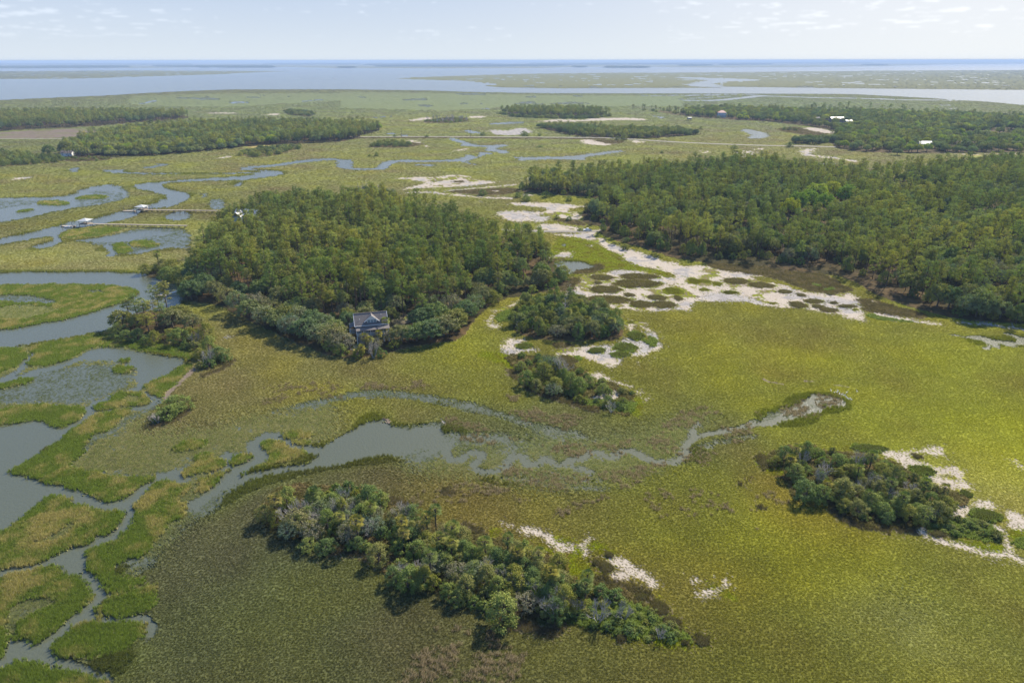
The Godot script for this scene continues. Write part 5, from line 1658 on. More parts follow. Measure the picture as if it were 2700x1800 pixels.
[SAND,1,[-32.3,551.8,-24.2,553.6,-26.2,547.5]],
[SAND,1,[10.9,660.5,22,682.6,35.5,696.5,36.2,682.6,24.5,673.6,16.9,652]],
[SAND,1,[-4.7,542.7,9.7,546.9,26,546.9,39.5,540.9,54.7,532.2,70,532.2,64,524.3,52,527.1,41.2,517.1,48.2,509.1,50.6,493.7,47.7,480.1,37.8,485.3,28.4,493.7,22.6,470.8,9.7,479.1,2.4,472.1,-9.1,493.7,-12.7,511.7,2.6,514.4,24.3,509.1,27.7,522.6,19.5,528.2,8.4,531.1]],
[MUD,1,[6.9,501.3,24,501.3,27.6,488.7,21.8,474.4,11.8,483.9]],
[MARSH,1,[19.6,497.7,26,499.8,26.9,494.7,21.5,492.7]],
[RUSH,1,[27.5,486.3,37.7,483.9,48.7,479.1,51.9,460.9,46,460.9,36.7,469.8]],
[SAND,1,[16.4,465.3,27.7,470.8,38.3,464,45.6,456.5,48.9,450.1,31.2,447.2,18.8,449.3]],
[SAND,-5.0,[-4.5,450.1,21.6,446.8,46.5,445.5,63.2,448]],
[SAND,1,[21.7,439.8,40.2,438.6,50,442.7,56.9,443.9,53.4,433.8,57.4,424.9,64.5,410.2,70.9,399.8,77,389.8,83.6,380.3,91.1,365.3,94.8,350.8,79.3,350.8,66.1,364.8,64.7,376.6,62.8,386,60.3,392.5,55.9,405.3,52.7,416,43.1,429.1,30.5,435]],
[YELLOW,1,[28.5,433.2,43.1,429.3,52.5,414.3,57,400.3,64.1,383.9,63.9,371.6,80.1,354.5,89.5,343.8,86.6,331.3,78.4,346.4,61.9,358.6,51,353.1,38.6,346.4,29.1,342.5,29.6,349.1,44.4,357.2,45.7,368.6,35.1,377.6,21.8,377.6,17,380.7,21,393.5,26.2,410.7]],
[SAND,1,[16.5,377.5,25.6,386,30.6,396.4,36.7,392.5,33.2,386,37.5,381.2,27.1,382.2]],
[MUD,1,[46.6,408.9,50.2,410,50.8,407.2,47.1,405.1]],
[WATER,1,[30.8,412.5,33.6,414.3,32.1,405.4]],
[RUSH,1,[16.8,374.6,26.9,379.2,31.5,374.6,21.4,368.6,18.5,360]],
[RUSH,1,[29.4,346.4,33.4,357.2,41.4,358.6,45,362.8,47.3,368.6,51.4,362.8,48,354.5,40.4,349.1]],
[WATER,1,[19.7,358.9,18.3,362.8,22.7,369.8,29.9,374.6,36.8,373.7,43.2,368.6,46.2,362.8,41.6,356.9,35.2,355.3,30.9,345.9,26.1,348.3,21.4,354.5]],
[RUSH,1,[21.7,319.5,28.6,336.2,32,341.2,37.8,338.7,33.7,326.5,27.4,319.5]],
[SAND,1,[49.5,437.1,57.1,422.4,64.2,407.9,70.9,394.2,77.7,384.5,84.2,375.2,95.3,369.2,93.8,346.4,89.2,342.5,83.3,351.2,77.6,362.3,67.1,371,64.8,377,72.7,382.3,66.2,386.4,62.5,396.2,57.4,403,52.9,417.2,43.4,432.4]],
[SAND,1,[24.9,315,30.4,321.8,34.2,331.3,35.8,341.2,38.4,344.3,45,349.1,50.8,351.7,61.8,357.8,71.8,352.3,78.5,346.9,80.4,341.2,87.2,334.2,91,328.8,81.8,291.1,77.4,291.7,67.2,290.8,59.8,289.8,53.9,293.7,48,293.7,43.2,297.7,37.3,305.9,31.7,303.8,26.5,308]],
[MUD,1,[49.9,351.2,61.6,356.7,71.6,351.2,67.2,347.7,55.5,346.9]],
[MUD,1,[79.2,342.5,89.2,342.5,87.1,333.7,82.3,336.2]],
[SAND,1,[87.2,354.5,95.6,363.4,102.6,365.7,108.2,362.8,110.3,355.8,124.3,350.4,134.7,342.5,131,336.2,133.7,331.3,138.7,328.8,140.9,319.5,150.4,315,156.8,315,166.4,317.7,164.2,310.6,166.4,306.3,161,300.1,159.1,290.2,155.8,284.5,153.6,276.9,149.1,278.7,145.4,283.2,146,286,139.7,287.9,135.4,291.7,128,296.7,123.2,292.5,121.3,296.7,115,297.7,110.2,303.8,102.4,302.8,95.9,303.8,87.3,304.9,82.6,296.7,73.6,292.1]],
[MUD,1,[88.2,308.5,97.1,318.4,111.7,312.8,117.9,302.1,115.1,298.1,110.4,304.2,102.6,303.2,96,304.2]],
[MARSH,1,[122.5,342.5,135.1,343.8,141.4,336.2,137.7,330,128,336.2]],
[RUSH,1,[105.2,376.1,119.1,367.2,134,363.4,153.4,351.7,166.7,346.4,166.5,328.8,169.4,319.5,157.9,316.1,151.9,316.8,146.9,316.8,140.9,330.8,134.9,343.3,122.2,351.2,110.5,356.7]],
[RUSH,1,[163.3,306.3,170.7,307.4,177.1,296.1,185.5,282.7,176.6,280.5,169,284.1,158.8,289.8,162.1,298.1]],
[COVER,1,[150.9,330,156.5,331.3,156.5,327.6,150.7,326]],
[COVER,1,[153.8,322.9,160.7,324.1,159.4,319.5,153.7,319.5]],
[COVER,1,[157.8,286.4,166.9,286.4,175.4,278.1,171.2,275.1,162.7,278.1,156.9,281.7]],
[SAND,-3.0,[163,286.4,170.3,280.5,176.3,277.6,184.6,273.4]],
[SAND,-2.4,[192.7,275.5,208.4,270.8,214.9,266.6,221.1,262.8]],
[SAND,1,[162.6,277.2,168.4,278.1,167.6,275.5]],
[SAND,1,[168.9,305.3,172,303.2,169.1,300.1]],
[SAND,1,[256.7,341.2,264.2,349.1,272.4,349.6,283.5,349.1,274.2,336.2,259.6,336.7]],
[SAND,1,[-11.2,270.3,-9.2,277.2,-3.8,272,-5.9,268.9]],
[SAND,-0.8,[-9.2,277.2,-8.8,286.4]],
[SAND,-2.0,[-7.6,291.7,0.3,298.1,5.8,305.9,15.6,310.6,24.1,313.7]],
[SAND,1,[-4,259.1,0.2,257.2,5.7,256.5,5.6,254.1,1.4,252.6,0.8,249.3,7.1,246.4,10.7,248.1,11.1,245.2,4.2,244.2,2.5,242.1,-4.5,242.1,-3.8,246.7,-4.8,250.4,-1.5,252.6]],
[SAND,1,[15.5,240.3,18.4,245.5,24.3,248.4,33.1,249.9,40.1,250.8,46.2,256.5,49.7,265.3,48.6,272,48.1,279,52.8,274.9,58.8,276.2,58.3,273.4,55.7,270.3,58.8,268.6,59.3,262,59,254.1,60.1,251.1,57.7,244.9,53.9,244.1,50.8,239.6,46.3,239.3,42.5,237.9,40.4,232.6,37,227.9,33.7,231.2,28.8,236.6,24.7,239.3,20.3,240.7]],
[SAND,1,[44,286.4,46.9,286.4,48.4,279,45.9,279]],
[COVER,1,[53.7,258.8,58.1,260.4,58.7,252.6,55.8,248.1,53.5,251.1]],
[MARSH,1,[51.7,272,54.8,272,56,265.3,56.1,252.6,53.7,258.8,50,265.3]],
[SAND,0,[58.9,261.2,62.5,261.2,61.1,260.1]],
[SAND,0,[46.2,235.5,49,235.5,48.2,234.1]],
[SAND,0,[53.4,238.5,56.2,238.5,55.4,237.4]],
[SAND,1,[26.7,223.6,33.1,226.4,32.2,223.6,35.7,220.2,34.6,218.1,29.6,219.4]],
[SAND,-1.6,[34.6,217.6,39.7,214.4]],
[SAND,-1.0,[41.1,213.4,42.5,212.6]],
[SAND,-1.6,[43,209.8,45,208.7]],
[SAND,-1.2,[40.1,204.4,43.8,203.4,46.2,204.6]],
[YELLOW,1,[-15.3,243.1,-10,244.9,-4.3,242.1,1.3,238.2,3.4,230.2,0.2,227,-3.6,230.9,-9.7,237.9]],
[UPLAND,1,[0.3,288.3,6,301.1,15.4,307.4,24.9,305.3,31.9,299.1,38.2,295.1,43.2,285.4,46.9,271.1,46.1,259.6,41.8,254.9,35.3,254.1,24.7,253.4,16.1,254.9,7.3,258,1.1,263.6,0.2,272]],
[COVER,1,[-8.1,282.7,-1.7,294.1,0.3,286.4,-0.4,277.2,-5.4,277.2]],
[RUSH,1,[15.4,252.6,24.5,251.1,21.9,246.7,16.2,247.4]],
[RUSH,1,[-3.5,228.3,0.2,227,5.3,214.9,10.1,208.2,15.8,205,24.8,197.2,28.7,194.7,27.6,193.3,21,197.7,14.7,202.8,8.5,206,3.2,213.8]],
[SCRUB,1,[-3.1,238.2,0.8,242.4,6.3,239.6,16.9,239.6,17.7,234.1,24,231.5,27.5,223.9,26.9,217.9,34.4,216.7,41.3,208.7,41.9,203.4,39.6,195.2,36.3,192.3,32.8,193.8,28.3,195.2,21.3,200.2,14.9,206.6,9.1,208.7,4.8,217.9,0.2,228.9]],
[SAND,1,[25,204.2,30.8,207.6,35.4,210.7,36.9,207.6,35.7,203.4,31,201.9]],
[COVER,1,[22.6,204.4,26.4,203.4,31.4,201.3,37.8,202.3,41.7,202.3,40.5,195.2,35.5,193.3,29.4,196.2,24.1,200.2]],
[YELLOW,-2.0,[42.1,204.4,41.7,198.2,39.7,193.3]],
[COVER,1,[23.6,239.6,26.5,241,25.3,234.1,23.1,233.5]],
[UPLAND,1,[-154.1,301.6,-160.6,324.5,-173.2,373,-186.5,416.3,-202.3,481.8,-197.1,529.4,-166.1,544.6,-134.1,536.9,-105.7,544.6,-62.3,508,-12.2,431.1,20.2,393.6,28.1,347.3,28.3,324.5,12.9,315.6,-3.6,307.1,-13.7,291.2,-19.4,259.1,-24.4,253.1,-37.5,249.1,-50.9,239.8,-60.3,236.2,-67.9,238,-82.6,249.1,-103.8,267.6,-118.4,281.3,-138.2,301.6]],
[FIELD,1,[-58.5,273,-55.4,283.7,-45,287.2,-42.2,279,-46.8,271.2,-52.7,267.6]],
[FIELD,1,[-75.6,276.6,-71.4,283.7,-65.7,276.6,-67.3,268.5,-72.1,268.5]],
[SAND,1,[-48.4,281.3,-44.7,285.2,-42.4,280.4,-45.3,277.6]],
[LAWN,1,[-63.8,249.1,-59.1,251.9,-54.8,249.1,-57.4,243.5,-61.9,243.5]],
[UPLAND,1,[8.2,595.6,13.8,630.6,28.6,651.8,65.7,667.5,104.6,683.8,174.4,711,268.2,772,303.1,743,336,645.3,403.6,691.1,545.5,743,775,772,315.9,272.1,218.1,271.2,198.3,275.7,187.8,286.2,178.9,301.6,174.7,318.5,175.9,337.2,164.5,347.3,152.3,352.2,133.8,363.8,116.5,369.1,96.2,373,83,393.6,68.5,416.3,54.4,438.3,64.4,458,49.5,463.7,51.6,514.9,74.9,540,66.1,569,28.7,577.6,9.8,591.9]],
[UPLAND,1,[-859,1099,-825,1146,-803,1184,-746,1210,-715,1252,-682.1,1329,-623.4,1380,-676.2,1494,-816,1536,-940,1536,-1188,1536]],
[UPLAND,1,[-539,844,-506.2,844,-470.5,837,-429.8,837,-400.5,874,-351.7,935,-303.1,957,-236.6,980,-223.7,1046,-231.3,1126,-207.9,1165,-272.3,1249,-298.8,1249,-388.5,1249,-491.4,1249,-557.9,1234,-613.5,1145,-625.7,1084,-597.2,980,-581,914]],
[SCRUB,1,[-575.3,742,-550.4,750,-534.4,761,-516.2,773,-502.1,779,-518.8,811,-558.9,838,-598.6,858,-676.4,880]],
[RUSH,1,[-534.7,838,-503.9,844,-468.6,824,-458.3,799,-500.3,781]],
[SCRUB,1,[-335.5,851,-326,895,-310.3,926,-272.1,926,-279.7,831,-309.4,818]],
[UPLAND,1,[-30.2,1558,7,1435,91.8,1398,162.2,1394,204.4,1466,169.6,1603,40.1,1603]],
[UPLAND,1,[42.7,1205,73.9,1117,102,1051,152.9,1031,182.8,1021,241.8,1051,293.8,1094,274.9,1146,174.6,1184,80.7,1224]],
[SCRUB,1,[-503.6,1580,-485.3,1627,-415.8,1514,-408.5,1454,-461.7,1494]],
[SCRUB,1,[316.5,1627,355.9,1627,374.8,1514,355.6,1435,325.8,1514]],
[UPLAND,1,[345.3,1450,402.9,1383,473.7,1313,504.7,1249,520.7,1178,511.9,1102,460.3,1030,417.8,914,425.2,866,470.8,855,544.7,855,630.8,866,986,893,1542,1421,1002,1401,899,1492,815,1558,703,1606,589.4,1644,473.9,1697,384.2,1619]],
[UPLAND,1,[-164.7,262.8,-171.1,276.3,-169.8,285.4,-166.7,292.1,-150.6,293.1,-139.8,281.7,-129.2,268.6,-119.7,252.6,-115,242.4,-120.7,245.2,-130.5,253.4,-141.9,254.1,-152.3,257.2,-159.4,259.6]],
[SCRUB,1,[-121.8,243.8,-115.6,243.8,-109.4,239.6,-106.8,234.1,-110.9,227,-115.7,232.2]],
[MUD,1,[-119.1,260.1,-116.3,260.4,-114.8,258,-117.2,257.5]],
[RUSH,-1.6,[-111.2,222.7,-107.7,227,-105.7,232.8,-104.5,236.8]],
[SCRUB,1,[-113.3,189.5,-113.3,197.2,-113.3,204.4,-109.9,205.5,-106.7,199.2,-107.3,191.3,-109.9,188.1]],
[RUSH,-1.4,[-112.1,185.9,-106.5,189.5,-105.3,197.2,-106.5,203.4]],
[RUSH,1,[-194.6,347.3,-195.1,356.5,-188.2,359.4,-176.5,347.3,-177.8,337.2]],
[SCRUB,1,[-64.7,141.6,-64.4,146.8,-62.2,153.6,-57.5,154.8,-48.4,153.1,-41,153.9,-35.3,151.9,-33.5,146.2,-27.8,143.1,-23.6,140.8,-19.6,138.5,-15.7,136,-9.1,133.9,-5.4,132.8,-0.4,130.7,4.4,128.6,9.5,125.4,10.7,122.8,12.9,118.1,18,118.1,20.5,116.2,27.8,112.3,28.4,109.5,31.9,106,33.9,104.4,35.6,101.9,35.6,99.7,32.9,100.1,28.6,100.8,23,101.1,18.9,103,13.3,105.2,9,105.6,4.9,106,-3.1,105.5,-6.3,110.2,-10.7,110.4,-14.9,114,-22.1,116.2,-27.4,118.6,-31.1,122.8,-34.3,125.6,-42.5,128.5,-50.5,130.7,-57.4,132.8,-60.7,137.2]],
[COVER,1,[11.8,112,17.3,111.6,23,111.2,28.2,109.6,30.2,106,33.8,104.1,35.6,100.8,32.3,100.1,22.9,100.8,18.6,103,13.4,105.2,9,106,8.6,108.8]],
[YELLOW,1,[22.4,101.3,28.8,101.9,33.3,101.9,35.4,100.1,35,99.4,28.4,100.1,23.4,100.4]],
[YELLOW,1,[12,122.7,13.7,127.6,15.9,129.2,17.8,124.7,17.4,120.9,19.4,119,12.9,118.1]],
[YELLOW,1,[17.2,129.2,20.7,130.2,25.1,127.1,22.8,125.6,18.9,125.6]],
[YELLOW,1,[5.7,130.7,8.4,128.7,10.3,126.6,8.3,126.1,5.7,128.7]],
[YELLOW,1,[8.9,132.9,12.7,132.3,16.2,129.7,13.5,129.4]],
[YELLOW,1,[41.9,117.2,44.1,117.2,47.2,112.9,47.4,111.6,46,112,43.8,115]],
[YELLOW,1,[-5.6,135,-2.8,135.6,-2.8,132.9,-5.5,131.8]],
[SAND,-1.1,[-3.3,138.3,-1.7,137.5,-0.4,136.6]],
[SAND,-2.3,[2.9,135.2,7.2,133.7,9.8,130.6,11.8,128.9,13.8,128.7]],
[SAND,-0.9,[18.2,131.8,17.2,130.5,16,129.1,17.1,126.6,16.4,125.6]],
[SAND,-2.8,[22.2,123.5,24.8,123.5,26.4,120.9,28.7,119.2,30.4,116.8]],
[SAND,-2.2,[22.9,119.2,26.5,119.8,28.7,119.2]],
[SAND,-2.0,[39.9,113.3,43,114.4]],
[SAND,-1.4,[45.5,116.1,46.9,116.8]],
[SAND,-0.5,[43,114.4,45.5,116.1]],
[SAND,-1.0,[39.6,117,41.1,117.9]],
[RUSH,-2.2,[-0.9,105.4,4.1,104.1,6.9,103,9.8,104.1]],
[RUSH,1,[-34.1,147.4,-28.6,148,-26,145.5,-27.2,143.7,-32.9,144.9]],
[RUSH,1,[-19.1,151.6,-16.5,152.2,-14.1,151.2,-15.1,149.3,-18.2,149.3]],
[RUSH,1,[-12.9,138.4,-6.3,135.6,-6.6,133.4,-11.1,133.9]],
[RUSH,-1.5,[-42,126.1,-38.1,126.6,-33,124.7,-28.5,121.8]],
[RUSH,-2.0,[19.3,118.1,23.8,116.3,28,113.7,28.9,112]],
[SCRUB,1,[67.7,162.4,72.5,169.2,77.1,171.6,81.8,174,88.6,174,89.4,170.8,97.5,170,104,166.1,108.5,164.6,109.4,160.2,110.7,156,112.7,152.6,117.2,150.7,118.3,146.2,114.5,144.4,110.1,142.6,108.8,139.6,102.1,137.3,99,135.7,96.3,134.6,90,134.6,85.3,135.7,82.6,137.3,81,142,79.3,145.6,73.8,146.8,72.5,149.4,74,155.3,71.9,158.1]],
[COVER,1,[101.2,137,110.2,139,115.2,137.9,117.3,134,115.7,131.1,109.1,131.6,104.3,132.1,100.7,133.7]],
[YELLOW,1,[103.5,131.3,108.6,130.7,113.4,130.2,115.3,128.7,113.4,126.5,109.9,127.5,106.1,129.5]],
[YELLOW,1,[69.1,159.9,72.8,165.4,74.6,161.3,74.9,157.7,71.8,158]],
[YELLOW,1,[118.7,135.1,123.3,134.6,128.1,134,124.3,128.7,117.5,129.8]],
[COVER,1,[118.6,131.3,123.1,131.9,120.5,128.2,117.3,128.5]],
[YELLOW,1,[96.2,172.8,98.9,174,97.5,170,95.6,170.4]],
[SAND,1,[104.8,169.6,110,171.6,116.7,170.6,124.9,174,127.1,173.8,123.7,168.3,122.2,168.4,119.6,169.8,115.4,169,113.4,166.9,115.5,165.4,117.4,163,119.2,161.9,125.1,163.3,124.3,160.2,122.9,156.6,120.4,155.9,120.9,158.1,118.2,158.8,116.2,156.7,121.6,155.9,122.3,153.8,121.1,151.2,117,151.5,113.3,153.8,112.6,155.9,110.2,158.7,108.9,160.8,109.3,164.5,108,166.7]],
[SAND,1,[110,142.3,112.3,145.6,114.5,143.2,120.2,146.3,123.4,146.6,122.7,143,118.2,143.2,115.1,142,113.5,139.5,107.8,138.6]],
[SAND,1,[124,142.9,126.7,143.3,127.3,140.3,129.1,137.9,126.3,134,121.4,135,119.6,136.1,122.8,139.6]],
[SAND,-1.1,[115.9,137.3,118,134.6,116.5,130.8,115.1,127.2,111.5,125.2]],
[SAND,-2.2,[98.7,134.4,100.6,131.8,104.2,129.1,109.4,126.6,113.7,125.6,115.7,123.7,118.6,121.9]],
[SAND,-1.0,[142,166.1,141.3,163.5,142.8,162.6]],
[RUSH,-1.8,[80.8,142.3,81.7,139.3,83.5,137,88.4,134.8,96.6,134.4]],
[FLOOD,-1.4,[81.7,116.8,83.3,115.1]],
[FLOOD,-2.0,[83.2,114.4,85,112.5]],
[FLOOD,-1.6,[86.8,112.5,87.8,110.4]],
[FIELD,-0.9,[89.8,220,90.8,216.9,94.9,215.5]],
[FIELD,-0.7,[112.7,214.4,114.9,213.6,117.3,213.2]],
[FIELD,-0.6,[103.7,217.9,106.3,217.1]],
[RUSH,1,[61.8,144.4,63.7,145.1,64.9,144.2,63.5,142.9,62,143.2]],
[RUSH,1,[60.6,154.3,62.6,155,63.2,154.1,61.3,153.3]],
[RUSH,1,[61.8,144,63.5,144.9,64.9,144,62.8,142.8]],
]
# colour of the marsh plants by place, two spots of sun glitter painted in: x, d, reach, sRGB
var hues := [
[11.5,179.8,16,82,92,64],
[-5.6,173.3,14,80,90,62],
[23.1,171.2,16,84,90,60],
[44.7,174.3,18,84,88,60],
[10.4,159.4,12,86,92,64],
[65,186.8,14,88,90,60],
[145.6,255.1,70,106,107,32],
[146.6,204.8,60,114,120,24],
[100.1,173.3,50,112,117,26],
[81,243.5,50,104,104,34],
[130.1,159.4,35,122,124,40],
[92.1,232.7,16,124,126,28],
[114.4,236.9,7,142,146,16],
[104.6,243.5,7,126,130,22],
[80.4,121.6,40,102,104,32],
[87.6,105,35,92,96,30],
[39.6,128,35,98,99,30],
[29.1,145.5,25,104,104,30],
[25.8,100.2,30,88,88,34],
[49.5,105,30,94,97,26],
[-10.8,97.5,30,76,77,42],
[10.6,94.8,20,80,80,42],
[-35.5,110.2,40,74,80,46],
[-47.3,219.6,30,106,104,48],
[-7.1,232.7,25,100,100,38],
[-87.8,219.6,35,110,106,56],
[-84.5,191.7,30,98,96,56],
[-12.7,204.8,25,88,88,46],
[29.2,184.4,30,90,94,38],
[-71.5,142.4,25,80,84,50],
[0,147.2,20,100,88,44],
[-8.7,145.5,12,112,98,36],
[-14.7,243.5,20,112,116,34],
[-409.7,716,90,112,116,62],
[-442.2,645.3,60,118,120,58],
[-152.3,804,120,116,118,62],
[65.3,804,120,112,116,60],
[-33.2,1249,300,112,118,66],
[-176.3,1330,120,124,126,64],
[-737,1644,500,106,116,72],
[334,957,120,112,112,62],
[636.3,1862,400,98,112,74],
[-146.8,1862,500,104,114,76],
[-282.8,804,100,114,114,62],
[86.2,436.2,40,118,122,36],
[82.1,508,50,112,114,44],
[-224.5,373,50,120,122,70],
[-261.5,381,40,124,124,72],
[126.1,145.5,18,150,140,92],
[101.3,114.5,20,110,112,46],
[82.7,103.1,10,122,122,84],  # sun glitter on wet grass, painted in as a paler tint
[76.7,109.1,8,112,114,66],  # second glitter spot, its brightness put into the plant colour
[73.6,150.5,9,122,98,38],
[76.9,139.3,9,128,112,34],
[12.7,121.6,8,116,94,50],
[31.6,114.5,9,110,92,44],
[45.6,118,8,112,96,40],
[3,150.5,14,104,96,40],
[56.7,213.5,40,96,97,34],
[63,263.3,30,106,102,42],
[115,276.6,30,100,98,40],
[189,263.3,30,114,116,34],
[-8.6,291.2,20,108,106,40],
]
# rush patches: x, d, half width, half depth, tone, place
var islets := [
[115.2,335.7,7.1,5.5,0,0],
[125.7,328.4,6.9,5.0,0,0],
[133.6,318.1,3.6,3.2,0,0],
[139.7,312.8,2.4,2.2,0,0],
[142.0,303.8,4.8,3.3,0,0],
[150.1,301.3,1.7,1.4,0,0],
[132.7,298.5,4.0,4.6,0,0],
[140.6,296.5,3.0,2.4,0,0],
[143.9,291.7,4.3,3.1,0,0],
[154.4,296.7,4.7,2.0,0,0],
[154.6,315.0,2.5,2.7,0,0],
[106.7,317.2,4.3,3.1,2,0],
[99.3,334.9,3.3,3.2,2,0],
[93.6,335.7,3.7,5.7,2,0],
[104.1,330.8,2.9,3.1,2,0],
[121.6,301.3,2.0,1.4,2,0],
[156.0,292.1,1.6,1.0,2,0],
[95.0,321.3,3.2,2.3,2,0],
[46.9,342.0,6.8,5.1,0,0],
[66.9,343.8,11.0,5.4,0,0],
[63.6,331.3,13.6,7.3,0,0],
[46.2,321.8,8.6,6.2,0,0],
[56.7,313.4,2.8,2.9,0,0],
[69.3,309.5,4.9,3.7,0,0],
[45.6,306.3,11.7,6.6,0,0],
[60.6,299.7,6.7,5.1,0,0],
[70.6,299.1,5.7,5.5,0,0],
[79.1,308.5,2.1,3.6,0,0],
[30.6,311.0,2.1,3.0,0,0],
[43.9,332.5,2.2,2.2,0,0],
[79.4,319.5,5.0,6.2,2,0],
[5.1,249.6,3.7,3.0,1,1],
[33.1,244.9,3.5,2.6,1,1],
[44.8,248.4,5.2,4.7,1,1],
[41.8,241.0,4.2,2.7,1,1],
[51.0,260.4,3.9,5.3,1,1],
[21.0,235.5,3.8,4.7,0,1],
[51.0,275.5,1.9,1.8,2,1],
[71.5,165.2,2.7,4.5,0,2],
[104.0,172.2,5.9,2.0,1,2],
[113.1,160.4,3.8,2.9,1,2],
[115.7,167.7,1.2,1.2,0,2],
[118.3,149.1,1.5,1.9,1,2],
[117.5,140.1,4.1,2.8,1,2],
[102.0,133.2,2.1,1.2,0,2],
[30.6,109.6,2.0,2.6,0,3],
[32.2,105.8,2.2,1.5,0,3],
[37.1,101.0,1.6,1.8,0,3],
[33.5,100.3,0.8,0.7,0,3],
[21.3,101.5,1.1,0.9,0,3],
[27.3,101.5,0.9,0.7,0,3],
[21.0,121.8,1.8,1.9,0,3],
[18.9,123.2,1.0,1.2,0,3],
[22.2,125.9,1.2,1.0,0,3],
[27.2,112.4,1.7,1.0,0,3],
]
